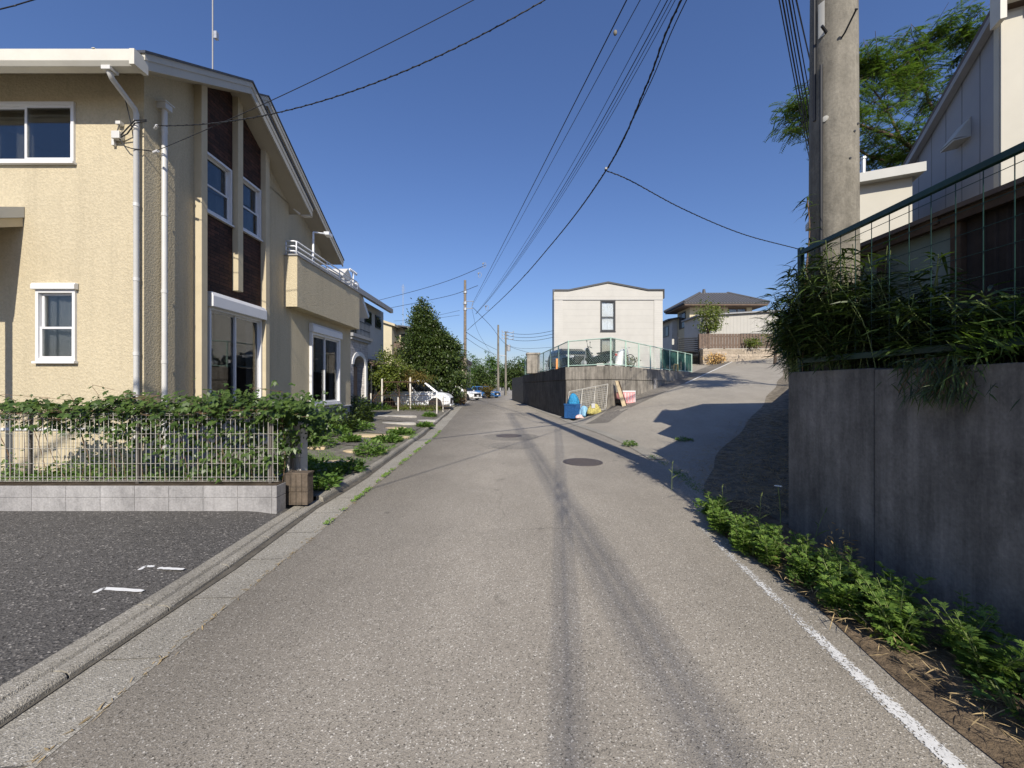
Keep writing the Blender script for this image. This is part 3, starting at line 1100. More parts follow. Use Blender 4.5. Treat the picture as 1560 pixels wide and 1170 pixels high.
m.box(-3.0, -2.80, 5.05, 5.22, .1, 1.02)
m.build('shaft', M['plaster_white'], t, bevel=.006)
m = MB()
m.box(-3.02, -2.78, 5.03, 5.24, 1.022, 1.06)
m.build('cap', M['white'], t, bevel=.004)
m = MB()
m.box(-2.93, -2.86, 5.03, 5.052, .86, .96)
m.build('intercom', M['black'], t, bevel=.004)
# ================================================================== CREAM HOUSE (left, near)
HX, Y0, Y1, XL = -5.5, 5.69, 12.97, -13.6
ZB = .9
house = thing('cream_house', 'cream stucco two storey house with dark brick strips, gable eaves and street balcony', 'house', (-9, 9, .2))
und = lambda y: 5.97 + .61 * (y - 5.29)                # underside of the front slope
und_b = lambda y: und(7.4) - .62 * (y - 7.4)           # bay back slope
RY = 9.3
und_m = lambda y: und(RY) - .63 * (y - RY)             # main back slope
wm = MB()
# front wall, windows A (upper) and B (lower)
fh = [(-8.0 - XL, -6.52 - XL, 4.885 - ZB, 5.78 - ZB), (-7.09 - XL, -6.50 - XL, 1.92 - ZB, 2.98 - ZB)]
wall(wm, (XL, Y0, ZB), (1, 0, 0), (0, -1, 0), HX - XL, und(Y0) - ZB, fh)
# street wall of the bay and of the ground floor
sh = [(6.73 - Y0, 7.42 - Y0, 4.68 - ZB, 5.75 - ZB), (7.64 - Y0, 8.28 - Y0, 4.72 - ZB, 5.80 - ZB), (6.85 - Y0, 8.29 - Y0, .98 - ZB, 2.98 - ZB)]
wall(wm, (HX, Y0, ZB), (0, 1, 0), (1, 0, 0), 9.38 - Y0, 6.05 - ZB, sh)
wm.add([(HX, Y0, 6.05), (HX, 9.38, 6.05), (HX, 9.38, und_b(9.38)), (HX, 7.4, und(7.4)), (HX, Y0, und(Y0))], [(0, 1, 2, 3, 4)])
wall(wm, (HX, 9.38, ZB), (0, 1, 0), (1, 0, 0), Y1 - 9.38, 3.5 - ZB, [(10.33 - 9.38, 12.05 - 9.38, 1.02 - ZB, 3.02 - ZB)])
# bay rear end, recessed upper wall, rear and far side walls
wall(wm, (HX, 9.38, 3.5), (-1, 0, 0), (0, 1, 0), 1.0, und_b(9.38) - 3.5)
wall(wm, (-6.5, 9.38, 3.5), (0, 1, 0), (1, 0, 0), Y1 - 9.38, und_m(Y1) - 3.5, [(1.5, 3.1, .12, 2.05)])
wm.add([(-6.5, 9.38, und_m(Y1)), (-6.5, Y1, und_m(Y1)), (-6.5, RY, und(RY)), (-6.5, 7.3, und(7.3)), (-6.5, 7.3, 6.3), (-6.5, 9.38, 6.0)], [(0, 1, 2, 3, 4, 5)])
wall(wm, (HX, Y1, ZB), (-1, 0, 0), (0, 1, 0), HX - XL, 3.5 - ZB)
wall(wm, (-6.5, Y1, 3.5), (-1, 0, 0), (0, 1, 0), -6.5 - XL, und_m(Y1) - 3.5)
wall(wm, (XL, Y1, ZB), (0, -1, 0), (-1, 0, 0), Y1 - Y0, 5.2)
wm.add([(XL, Y1, 6.1), (XL, Y0, 6.1), (XL, RY, und(RY))], [(0, 1, 2)])
wm.build('wall', M['stucco'], house)
m = MB()
m.box(XL, HX - .02, Y0 + .02, Y1 - .02, .15, ZB - .012)
m.build('foundation', M['foundation'], house)
m = MB()
m.box(XL, HX - .01, Y0 + .004, Y0 + .019, .2, ZB - .013)
m.build('wall_base', M['cream_smooth'], house)
m = MB()
m.box(XL, HX + .012, Y0 - .02, Y0 + .01, ZB - .012, ZB + .025)
m.box(HX - .01, HX + .018, Y0 + .012, Y1, ZB - .012, ZB + .02)
m.build('drip_edge', M['white'], house)
m = MB()
m.box(XL + .05, HX - .15, Y0 + .15, Y1 - .15, .95, 1.0)
m.box(XL + .05, HX - .15, Y0 + .15, Y1 - .15, 3.3, 3.5)
m.build('floor', M['floor_wood'], house)
m = MB()
m.box(-8.6, -8.5, Y0 + .2, Y1 - .2, 1.0, 3.3)
m.box(-8.9, -8.8, Y0 + .2, Y1 - .2, 3.5, 6.0)
m.box(-8.5, HX - .2, 9.2, 9.25, 1.0, 3.3)
m.build('room_partition', M['room_wall'], house)

# brick strips between the pilasters
bm_ = MB()
BX = HX + .022
for (a, b, hs) in ((6.71, 7.46, [(6.73, 7.42, 4.68, 5.75)]), (7.60, 8.30, [(7.64, 8.28, 4.72, 5.80)])):
    wall(bm_, (BX, a, 3.24), (0, 1, 0), (1, 0, 0), b - a, 6.05 - 3.24, [(h[0] - a, h[1] - a, h[2] - 3.24, h[3] - 3.24) for h in hs], .03)
    tops = [(BX, a, 6.05), (BX, b, 6.05)]
    if b < 7.4:
        tops += [(BX, b, und(b)), (BX, a, und(a))]
    elif a > 7.4:
        tops += [(BX, b, und_b(b)), (BX, a, und_b(a))]
    else:
        tops += [(BX, b, und_b(b)), (BX, 7.4, und(7.4)), (BX, a, und(a))]
    bm_.add(tops, [tuple(range(len(tops)))])
wall(bm_, (BX, 7.46, 3.24), (0, 1, 0), (1, 0, 0), .14, .22)
for (a, b) in ((6.71, 7.46), (7.60, 8.30)):
    bm_.quad((HX, b, 3.24), (BX, b, 3.24), (BX, b, 6.2), (HX, b, 6.2))
bm_.build('brick_strip', M['brick'], house)
for (a, b, zb, zt) in ((6.58, 6.71, ZB + .03, und), (7.46, 7.60, 3.42, lambda y: min(und(y), und_b(y))), (8.30, 8.43, ZB + .03, und_b)):
    m = MB()
    m.prism([(HX + .001, a, zb), (HX + .001, b, zb), (HX + .001, b, zt(b)), (HX + .001, a, zt(a))], (.135, 0, 0))
    m.build('pilaster', M['cream_smooth'], house, bevel=.006)

W = lambda *a, **k: window(house, *a, **k)
W((XL, Y0, ZB), (1, 0, 0), (0, -1, 0), *fh[0], curtain=M['curtain_grey'], curt=((0, .12), (.3, .5)))
W((XL, Y0, ZB), (1, 0, 0), (0, -1, 0), *fh[1], style='hung', curtain=M['curtain'], curt=((0, .22), (.3, 1)), box=.10, boxd=.07)
for h in sh[:2]:
    W((HX, Y0, ZB), (0, 1, 0), (1, 0, 0), *h, style='hung', curtain=M['curtain_grey'], curt=((.72, 1),), out=.05)
W((HX, Y0, ZB), (0, 1, 0), (1, 0, 0), *sh[2], curtain=M['curtain'], curt=((.84, 1),), box=.27, boxd=.15, name='patio_door', out=.06)
W((HX, 9.38, ZB), (0, 1, 0), (1, 0, 0), 10.33 - 9.38, 12.05 - 9.38, 1.02 - ZB, 3.02 - ZB, curtain=M['curtain'], curt=((.8, 1),), box=.24, boxd=.13, name='patio_door', out=.07, fw=.06)
W((-6.5, 9.38, 3.5), (0, 1, 0), (1, 0, 0), 1.5, 3.1, .12, 2.05, name='patio_door')

# roofs: slabs with verge boards and a dark covering
def slope(mb, x0, x1, ya, za, yb, zb, th):
    mb.prism([(x0, ya, za), (x0, yb, zb), (x0, yb, zb + th), (x0, ya, za + th)], (x1 - x0, 0, 0))


rf = MB()
slope(rf, XL - .5, -6.0, 5.29, und(5.29), RY, und(RY), .19)
slope(rf, XL - .5, -6.0, RY, und(RY), 13.42, und_m(13.42), .19)
slope(rf, -6.0, -5.10, 5.29, und(5.29), 7.4, und(7.4), .19)
slope(rf, -6.9, -5.10, 7.4, und(7.4), 9.62, und_b(9.62), .19)
roof = rf.build('roof', M['soffit'], house)
m = MB()
for (x, a, za, b, zb) in ((-5.10, 5.24, und(5.24), 7.4, und(7.4)), (-5.10, 7.4, und(7.4), 9.66, und_b(9.66)), (-6.0, 7.0, und(7.0) + .0, RY, und(RY)), (-6.0, RY, und(RY), 13.46, und_m(13.46))):
    slope(m, x + .002, x + .035, a, za - .03, b, zb - .03, .13)
    slope(m, x + .002, x + .05, a, za + .10, b, zb + .10, .115)
m.build('verge_board', M['verge'], roof)
m = MB()
ov = .194
slope(m, XL - .55, -5.93, 5.22, und(5.22) + ov, RY, und(RY) + ov, .035)
slope(m, XL - .55, -5.93, RY, und(RY) + ov, 13.48, und_m(13.48) + ov, .035)
slope(m, -5.93, -5.03, 5.22, und(5.22) + ov, 7.4, und(7.4) + ov, .035)
slope(m, -6.9, -5.03, 7.4, und(7.4) + ov, 9.68, und_b(9.68) + ov, .035)
m.build('slate_covering', M['slate'], roof)
# front gutter, fascia
m = MB()
m.box(XL - .5, -5.12, 5.262, 5.285, 5.90, 6.07)
m.box(-5.13, -5.062, 5.10, 5.30, 5.868, 6.075)
m.build('fascia', M['trim_white'], roof)
m = MB()
zz = 5.865
m.rings([[(x, 5.255, zz), (x, 5.14, zz), (x, 5.10, zz + .05), (x, 5.095, zz + .20), (x, 5.115, zz + .20), (x, 5.12, zz + .06), (x, 5.15, zz + .02), (x, 5.255, zz + .02)] for x in (XL - .5, -5.09)])
for xx in (-8.2, -6.9, -5.6):
    m.box(xx - .02, xx + .02, 5.085, 5.26, zz + .201, zz + .211)
m.build('gutter', M['trim_white'], roof, bevel=.004)
m = MB()
m.tube([(-5.47, 5.17, 5.88), (-5.47, 5.18, 5.80), (-5.48, 5.22, 5.76), (-5.54, 5.59, 5.62), (-5.55, 5.625, 5.57), (-5.55, 5.625, .35)], .034, 10)
m.box(-5.53, -5.41, 5.12, 5.24, 5.82, 5.87)
for z in (5.35, 4.2, 3.1, 2.0):
    m.cyl((-5.55, 5.625, z), (-5.55, 5.625, z + .05), .039, 10)
m.build('downspout', M['white_pvc'], house, smooth='auto')
m = MB()
m.tube([(-5.43, 5.95, 5.86), (-5.43, 5.95, .35)], .037, 10)
m.box(-5.50, -5.36, 5.89, 6.01, 5.86, 5.95)
m.box(-5.52, -5.34, 5.87, 6.03, 5.95, 5.965)
for z in (5.5, 4.2, 3.0, 1.9):
    m.cyl((-5.43, 5.95, z), (-5.43, 5.95, z + .05), .042, 10)
m.build('downspout', M['white_pvc'], house, smooth='auto')
m = MB()
m.tube([(-5.45, 9.5, 6.0), (-5.35, 9.62, 5.9)], .04, 8)
m.box(-5.33, -5.12, 9.63, 9.76, 5.86, 5.98)
m.build('gutter_end', M['white'], house)
# porch lean-to at the left
m = MB()
slope(m, -10.5, -7.3, 4.5, 3.93 - .46 * 1.19, 5.685, 3.93, .13)
m.build('porch_roof', M['cream_smooth'], house)
m = MB()
slope(m, -10.55, -7.28, 4.45, 3.93 - .46 * 1.24 + .135, 5.684, 3.93 + .135, .16)
m.build('porch_covering', M['pale_trim'], house)
m = MB()
m.box(-7.44, -7.34, 4.62, 4.72, .2, 3.42)
m.build('porch_post', M['cream_smooth'], house)
# balcony
bal = MB()
BZ0, BZ1 = 3.47, 4.70
bal.box(-5.30, -5.19, 9.2, 12.95, BZ0, BZ1)
bal.box(-5.498, -5.30, 9.2, 9.31, BZ0, BZ1)
bal.box(-6.45, -5.30, 12.85, 12.95, BZ0, BZ1)
bal.box(-6.45, -5.30, 9.40, 12.85, BZ0, BZ0 + .1)
balc = bal.build('balcony', M['stucco'], house)
m = MB()
m.box(-5.33, -5.16, 9.17, 12.98, BZ1 + .002, BZ1 + .035)
m.box(-5.498, -5.33, 9.17, 9.34, BZ1 + .002, BZ1 + .035)
m.build('coping', M['grey_trim'], balc)
m = MB()
for dz in (.13, .25, .37):
    m.tube([(-5.5, 9.25, BZ1 + dz), (-5.30, 9.25, BZ1 + dz), (-5.25, 9.30, BZ1 + dz), (-5.25, 12.88, BZ1 + dz), (-5.32, 12.92, BZ1 + dz), (-6.4, 12.92, BZ1 + dz)], .02, 8)
for y in (9.27, 10.0, 10.8, 11.6, 12.4, 12.9):
    m.cyl((-5.25, y, BZ1 + .03), (-5.25, y, BZ1 + .37), .016, 8)
m.cyl((-5.49, 9.25, BZ1 + .03), (-5.49, 9.25, BZ1 + .37), .016, 8)
m.build('railing', M['rail_white'], balc, smooth=True)
for (y, h, arm) in ((10.15, .95, 0), (12.7, .62, 1)):
    m = MB()
    m.cyl((-5.30, y, BZ1), (-5.30, y, BZ1 + h), .028, 8)
    if arm:
        m.box(-5.32, -5.28, y - .28, y + .30, BZ1 + h, BZ1 + h + .045)
        for k in range(6):
            m.box(-5.33, -5.27, y - .26 + k * .1, y - .21 + k * .1, BZ1 + h + .045, BZ1 + h + .08)
    else:
        m.tube([(-5.30, y, BZ1 + h), (-5.05, y + .25, BZ1 + h + .05)], .02, 6)
        m.box(-5.12, -4.98, y + .2, y + .42, BZ1 + h + .02, BZ1 + h + .10)
    m.build('clothes_pole', M['rail_white'], balc)
# electric service bracket and boxes
t = MB()
t.box(-5.90, -5.78, 5.60, 5.685, 5.20, 5.31)
bx = t.build('service_box', M['white_pvc'], house, bevel=.006)
for q in ((-5.86, -5.79, 5.62, 5.685, 5.42, 5.47), (-5.94, -5.902, 5.64, 5.685, 5.12, 5.28)):
    t = MB()
    t.box(*q)
    t.build('wire_bracket', M['white_pvc'], house, bevel=.006)
m = MB()
m.tube([(-5.82, 5.64, 5.42), (-5.83, 5.62, 5.3)], .008, 5)
m.tube([(-5.80, 5.63, 5.24), (-5.68, 5.60, 5.32), (-5.5, 5.55, 5.42), (-5.33, 5.55, 5.43)], .009, 5)
m.tube([(-5.80, 5.63, 5.22), (-5.66, 5.60, 5.26), (-5.5, 5.55, 5.38), (-5.33, 5.55, 5.41)], .009, 5)
m.tube([(-5.80, 5.63, 5.2), (-5.70, 5.61, 5.08), (-5.55, 5.57, 5.02), (-5.42, 5.72, 5.08)], .008, 5)
m.tube([(-5.60, 5.25, 5.86), (-5.60, 5.5, 5.75), (-5.60, 5.6, 5.4), (-5.57, 5.6, 5.2)], .007, 5)
m.build('service_wire', M['cable'], bx)
m = MB()
m.cyl((-5.36, 5.72, 5.42), (-5.28, 5.66, 5.42), .02, 8)
m.build('insulator', M['white'], house)
m = MB()
m.cyl((-5.40, 5.74, 5.07), (-5.30, 5.7, 5.07), .02, 8)
m.build('insulator', M['white'], house)
# roof antenna mast
t = thing('antenna_mast', 'thin pale antenna mast rising from the cream house roof', 'antenna', (-7.2, 9.2, 8.4))
ax, ay = px0(324, 9.2), 9.2
m = MB()
m.cyl((ax, ay, 8.3), (ax, ay, 11.9), .015, 8)
m.build('mast', M['grey_trim'], t)
m = MB()
m.cyl((ax - .0, ay, 10.05), (ax + .09, ay, 10.05), .012, 6)
m.box(ax + .05, ax + .12, ay - .04, ay + .04, 9.93, 10.1)
m.build('bracket', M['steel'], t)
m = MB()
m.cyl((ax, ay - .5, 11.7), (ax, ay + .5, 11.7), .01, 6)
for k in range(6):
    m.cyl((ax - .25, ay - .45 + k * .18, 11.7), (ax + .25, ay - .45 + k * .18, 11.7), .006, 5)
m.build('aerial', M['steel'], t)
# ================================================================== FAR LEFT HOUSES
h2 = thing('stone_clad_house', 'grey stone clad house with arched porch behind the cream stucco house', 'house', (-8, 17, .2))
m = MB()
# porch block with arched opening towards the street
PX, PY0, PY1, PZ = -5.85, 13.75, 15.45, 3.35
arch = []
ay0, ay1, az, ar = 14.05, 15.10, 2.35, .35
pts = [(PX, PY0, .2), (PX, ay0, .2), (PX, ay0, az)]
for k in range(1, 10):
    a = math.pi * k / 10
    pts.append((PX, (ay0 + ay1) / 2 - (ay1 - ay0) / 2 * math.cos(a), az + ar * math.sin(a)))
pts += [(PX, ay1, az), (PX, ay1, .2), (PX, PY1, .2), (PX, PY1, PZ), (PX, PY0, PZ)]
m.prism(pts, (-.35, 0, 0))
m.box(-8, PX - .351, PY0, PY0 + .25, .2, PZ)
m.box(-8, PX - .351, PY1 - .25, PY1, .2, PZ)
m.build('porch_wall', M['stone_clad'], h2)
m = MB()
for k in range(14):
    a0, a1 = math.pi * k / 14, math.pi * (k + 1) / 14
    f = lambda a, r: (PX + .03, (ay0 + ay1) / 2 - ((ay1 - ay0) / 2 + r) * math.cos(a), az + (ar + r) * math.sin(a))
    m.prism([f(a0, 0), f(a1, 0), f(a1, .16), f(a0, .16)], (-.03, 0, 0))
m.box(PX, PX + .06, ay1, ay1 + .14, .2, az)
m.build('arch_trim', M['white'], h2)
m = MB()
m.box(-8, PX + .16, PY0 - .1, PY1 + .14, PZ, PZ + .12)
m.box(-8, PX + .10, PY0 - .05, PY1 + .08, PZ - .1, PZ - .002)
m.build('porch_cornice', M['grey_trim'], h2)
m = MB()
for z in (.25, .55):
    m.cyl((PX + .05, PY0, PZ + .12 + z), (PX + .05, PY1 + .1, PZ + .12 + z), .018, 6)
for k in range(14):
    yy = PY0 + k * .135
    m.cyl((PX + .05, yy, PZ + .12), (PX + .05, yy, PZ + .67), .01, 5)
m.build('balcony_railing', M['black_frame'], h2)
m = MB()
m.box(-12, -6.55, 13.8, 19.4, .2, 5.3)
m.prism([(-6.5, 13.9, 5.2), (-6.5, 16.3, 5.2), (-6.5, 15.1, 6.2)], (-2, 0, 0))
m.build('wall', M['plaster_white'], h2)
m = MB()
m.prism([(-6.0, 13.4, 5.25), (-6.0, 18.9, 5.25), (-10.0, 18.9, 7.4), (-10.0, 13.4, 7.4)], (0, 0, .16))
m.prism([(-10.0, 13.4, 7.4), (-10.0, 18.9, 7.4), (-13.5, 18.9, 5.3), (-13.5, 13.4, 5.3)], (0, 0, .16))
rf2 = m.build('roof', M['slate'], h2)
m = MB()
m.box(-6.05, -5.9, 13.4, 18.9, 5.16, 5.36)
m.build('gutter', M['grey_trim'], rf2)
m = MB()
m.prism([(-6.1, 13.7, 4.55), (-6.1, 15.1, 5.65), (-6.1, 16.3, 4.55), (-6.1, 16.2, 4.42), (-6.1, 15.1, 5.42), (-6.1, 13.8, 4.42)], (-.4, 0, 0))
m.build('bay_gable', M['white'], h2)
for (y0, z0, z1) in ((14.0, 3.6, 4.4), (15.2, 3.7, 4.4), (16.9, 4.35, 4.95), (18.2, 4.35, 4.95)):
    m = MB()
    m.box(-6.549, -6.50, y0, y0 + .75, z0, z1)
    w_ = m.build('window', M['black_frame'], h2)
    m = MB()
    m.box(-6.4995, -6.49, y0 + .06, y0 + .69, z0 + .06, z1 - .06)
    m.build('pane', M['car_glass'], w_)
m = MB()
m.box(-6.3, -6.1, 14.2, 15.0, .25, 2.3)
m.build('entrance_door', M['brown_paint'], h2)
m = MB()
m.prism([(-5.7, 15.6, 2.45), (-5.7, 18.6, 2.45), (-6.6, 18.6, 2.75), (-6.6, 15.6, 2.75)], (0, 0, .06))
m.box(-5.75, -5.68, 15.6, 18.6, 2.38, 2.5)
m.build('carport_roof', M['brown_roof'], h2)
for y in (15.7, 18.5):
    m = MB()
    m.cyl((-5.8, y, .1), (-5.8, y, 2.42), .035, 8)
    m.build('carport_post', M['black_frame'], h2)

h2.scale = (1.35, 1.35, 1.35)
h2.location = Vector((0, 0, CH)) + (Vector(h2.location) - Vector((0, 0, CH))) * 1.35
h3 = thing('cream_rear_house', 'far cream house with sloping eave and wooden balcony, left of the tall evergreen', 'house', (-13, 39, .1))
HY = 36.0
a, b, c = at(569, 487, HY), at(597, 496, HY), at(622, 500, HY + 1.6)
m = MB()
XL3 = -20.0
slp = (a.z - b.z) / (b.x - a.x)
m.add([(XL3, HY, .1), (b.x, HY, .1), (b.x, HY, b.z), (XL3, HY, b.z + slp * (b.x - XL3))], [(0, 1, 2, 3)])
m.quad((b.x, HY, .1), (b.x, HY + 1.6, .1), (b.x, HY + 1.6, b.z), (b.x, HY, b.z))
m.box(XL3 + .1, c.x + .2, HY + 1.6, HY + 8, .1, c.z - .1)
m.build('wall', M['plaster_cream'], h3)
m = MB()
za = b.z + slp * (b.x - XL3)
m.prism([(b.x + .35, HY - .25, b.z - slp * .35 + .02), (XL3 - .2, HY - .25, za + .08), (XL3 - .2, HY + 8, za + .08), (b.x + .35, HY + 8, b.z - slp * .35 + .02)], (0, 0, .22))
m.build('roof', M['cream_smooth'], h3)
m = MB()
m.prism([(b.x + .38, HY + .6, b.z + .05), (c.x + .5, HY + .6, c.z - .1), (c.x + .5, HY + 8, c.z - .1), (b.x + .38, HY + 8, b.z + .05)], (0, 0, .12))
m.prism([(b.x + .3, HY + 4, b.z + .1), (c.x + .2, HY + 4, b.z - .2), (c.x + .2, HY + 9, b.z + .3), (b.x + .3, HY + 9, b.z + .6)], (0, 0, .15))
m.build('tile_roof', M['tile'], h3)
m = MB()
z0, z1 = at(0, 537, HY).z, at(0, 520, HY).z
m.box(b.x + .05, c.x + .1, HY + .5, HY + .58, z0, z1)
m.box(c.x + .02, c.x + .1, HY + .58, HY + 1.6, z0, z1)
m.box(b.x + .05, c.x + .02, HY + .58, HY + 1.6, z0 - .08, z0 - .005)
m.build('balcony', M['brown_paint'], h3)
m = MB()
m.box(b.x + .4, b.x + 1.1, HY + 1.55, HY + 1.597, z0, z1 + .9)
m.build('balcony_door', M['car_glass'], h3)
for (u, v0, v1) in ((571, 507, 523), (577, 506, 523)):
    p, q = at(u, v1, HY - .03), at(u + 4.5, v0, HY - .03)
    m = MB()
    m.box(p.x, q.x, HY - .05, HY - .002, p.z, q.z)
    w_ = m.build('window', M['grey_trim'], h3)
    m = MB()
    m.box(p.x + .04, q.x - .04, HY - .06, HY - .052, p.z + .05, q.z - .05)
    m.build('pane', M['car_glass'], w_)
t = thing('antenna_mast', 'thin television antenna behind the far cream house roof', 'antenna', (-12, 42, 5))
p = at(614, 490, 42)
m = MB()
m.cyl((p.x, 42, p.z - 3), (p.x, 42, at(614, 433, 42).z), .03, 6)
m.build('mast', M['steel'], t)
m = MB()
for k in range(5):
    z = at(614, 436, 42).z - k * .15
    m.cyl((p.x - .22, 42 + k * .05, z), (p.x + .22, 42 + k * .05, z), .014, 5)
m.build('aerial', M['steel'], t)
t = thing('far_house', 'pale far building partly hidden behind the wooden utility pole', 'house', (-6.5, 55, 0))
m = MB()
m.box(-10, -6.5, 52, 60, 0, at(703, 552, 52).z)
m.build('wall', M['plaster_cream'], t)
m = MB()
m.box(-10.2, -6.3, 51.8, 60.2, at(703, 552, 52).z + .002, at(703, 546, 52).z)
m.build('roof', M['brown_roof'], t)
for k in range(3):
    m = MB()
    m.box(-6.498, -6.45, 53 + k * 2, 54 + k * 2, 2.6, 3.9)
    m.build('window', M['car_glass'], t)

# ================================================================== CARS
def car(name, label, cat, paint, L, Wd, H, kind='van'):
    t = thing(name, label, cat)
    hw = Wd / 2
    if kind == 'van':
        st = [(-L / 2, .45, .95, .88), (-L / 2 + .06, .30, 1.02, .97), (-L / 2 + .5, .22, 1.03, 1), (0, .20, 1.02, 1), (L * .30, .20, 1.03, 1), (L * .36, .21, 1.05, .995), (L * .43, .22, .99, .97), (L * .475, .25, .88, .90), (L / 2, .36, .72, .80)]
        cb = (-L / 2 + .05, L * .37)
        ct = (-L / 2 + .22, L * .135)
        belt = 1.03
    else:
        st = [(-L / 2, .42, .78, .84), (-L / 2 + .08, .28, .90, .95), (-L / 2 + .5, .20, .93, 1), (0, .18, .91, 1), (L * .22, .18, .92, 1), (L * .35, .20, .86, .985), (L * .44, .22, .78, .93), (L / 2, .34, .62, .78)]
        cb = (-L / 2 + .12, L * .235)
        ct = (-L / 2 + .55, L * .03)
        belt = .91
    m = MB()
    rings = []
    for x, zl, zh, wf in st:
        w = hw * wf
        half = [(w * .80, zl), (w * .97, zl + .10), (w, zl + (zh - zl) * .5), (w * .985, zl + (zh - zl) * .78), (w * .93, zh - .02), (w * .80, zh)]
        rings.append([(x, y, z) for y, z in half] + [(x, -y, z) for y, z in reversed(half)])
    m.rings(rings)
    m.build('body', paint, t, smooth='auto', bevel=.012)
    tw, bw = hw * .80, hw * .955
    B = [Vector((cb[0], -bw, belt - .03)), Vector((cb[1], -bw * .97, belt - .03)), Vector((cb[1], bw * .97, belt - .03)), Vector((cb[0], bw, belt - .03))]
    T = [Vector((ct[0], -tw, H)), Vector((ct[1], -tw, H - .02)), Vector((ct[1], tw, H - .02)), Vector((ct[0], tw, H))]
    m = MB()
    mid = [B[i].lerp(T[i], .55) + Vector((0, (.03 if i > 1 else -.03), 0)) for i in range(4)]
    m.rings([B, mid, T])
    m.build('cabin', paint, t, bevel=.07, seg=3)

    def glass(P, Q, A, Bq, s0, s1, h0, h1, name):
        """patch on the side spanned by P-Q (bottom) and A-Bq (top)"""
        g = MB()
        f = lambda s, h: P.lerp(Q, s).lerp(A.lerp(Bq, s), h)
        nn = (Q - P).cross(A - P).normalized()
        cen = (B[0] + B[2] + T[0] + T[2]) / 4
        if nn.dot(f(.5, .5) - cen) < 0:
            nn = -nn
        off = lambda s, h: f(s, h) + nn * (.012 + .032 * (1 - abs(h - .55) / .55))
        rows = []
        for i in range(5):
            h = h0 + (h1 - h0) * i / 4
            rows.append([off(s0 + (s1 - s0) * k / 4, h) for k in range(5)])
        g.rings(rows, False, False)
        g.build(name, M['car_glass'], t, smooth=True)
    n = [(.05, .34), (.37, .64), (.67, .95)] if kind == 'van' else [(.10, .46), (.50, .92)]
    for (i, j) in ((0, 1), (3, 2)):
        for (s0, s1) in n:
            glass(B[i], B[j], T[i], T[j], s0, s1, .14, .86, 'side_window')
    glass(B[1], B[2], T[1], T[2], .06, .94, .10, .93, 'windscreen')
    glass(B[0], B[3], T[0], T[3], .08, .92, .18, .88, 'rear_window')
    wr = .32 if kind == 'van' else .31
    for x in (-L * .29, L * .315):
        for sd in (-1, 1):
            m = MB()
            m.lathe((x, sd * (hw - .19), wr), (0, sd, 0), [(wr - .09, 0), (wr, .02), (wr, .19), (wr - .03, .215), (wr - .09, .215)], 24)
            w_ = m.build('wheel', M['rubber'], t, smooth='auto')
            m = MB()
            m.lathe((x, sd * (hw - .06), wr), (0, sd, 0), [(wr - .095, 0), (wr - .095, .075), (wr - .12, .08), (wr - .13, .05), (.05, .055), (.04, .085), (.005, .085)], 20)
            for k in range(6):
                a = k * 1.047
                m.tube([(x + .04 * math.cos(a), sd * (hw + .012), wr + .04 * math.sin(a)), (x + (wr - .12) * math.cos(a), sd * (hw + .014), wr + (wr - .12) * math.sin(a))], .018, 5)
            m.build('rim', M['chrome'], w_)
            m = MB()
            pr = [(wr + .10) * 1.0, wr + .02]
            m.rings([[(x + r * math.cos(a), sd * (hw + .004), max(wr + r * math.sin(a), .2)) for a in np.linspace(-.35, math.pi + .35, 18)] for r in pr], False, False)
            m.rings([[(x + r * math.cos(a), sd * (hw + .003), max(wr + r * math.sin(a), .2)) for a in np.linspace(-.35, math.pi + .35, 18)] for r in (wr + .03, wr - .1)], False, False)
            m.build('wheel_arch', M['black'], t)
    for sd in (-1, 1):
        m = MB()
        m.ball((cb[1] - .28, sd * (hw + .10), belt + .10), .10, 8, (1.1, .9, .75))
        m.tube([(cb[1] - .28, sd * hw * .93, belt + .05), (cb[1] - .28, sd * (hw + .06), belt + .08)], .025, 6)
        m.build('mirror', paint, t, smooth=True)
        fx = L / 2
        m = MB()
        m.prism([(fx - .42, sd * hw * .955, .84), (fx - .10, sd * hw * .80, .78), (fx - .06, sd * hw * .62, .76), (fx - .06, sd * hw * .62, .67), (fx - .10, sd * hw * .82, .66), (fx - .40, sd * hw * .975, .74)], (.05, sd * .03, 0))
        m.build('headlight', M['lamp_clear'], t, bevel=.006)
        m = MB()
        m.box(-fx - .012, -fx + .10, sd * hw * .70 - .1, sd * hw * .70 + .1, .70, 1.05 if kind == 'van' else .84)
        m.build('tail_light', M['lamp_red'], t, bevel=.01)
        m = MB()
        m.box(-.30 + .16 * (kind == 'car'), -.10 + .16 * (kind == 'car'), sd * (hw + .004) - .012, sd * (hw + .004) + .012, belt - .17, belt - .13)
        m.build('door_handle', M['chrome'], t)
    m = MB()
    m.box(L / 2 - .06, L / 2 + .03, -hw * .60, hw * .60, .36, .72)
    for k in range(4):
        m.box(L / 2 + .03, L / 2 + .04, -hw * .55, hw * .55, .42 + k * .075, .44 + k * .075)
    m.build('grille', M['black'], t, bevel=.01)
    m = MB()
    m.box(L / 2 - .03, L / 2 + .055, -hw * .80, hw * .80, .22, .33)
    m.build('bumper', paint if kind != 'van' else M['car_white'], t, bevel=.03)
    m = MB()
    m.box(L / 2 + .056, L / 2 + .064, -.165, .165, .38, .54)
    m.build('number_plate', M['white'], t)
    return t


def place(t, x, y, z, deg):
    t.location = (x, y, z)
    t.rotation_euler = (0, 0, R(deg))


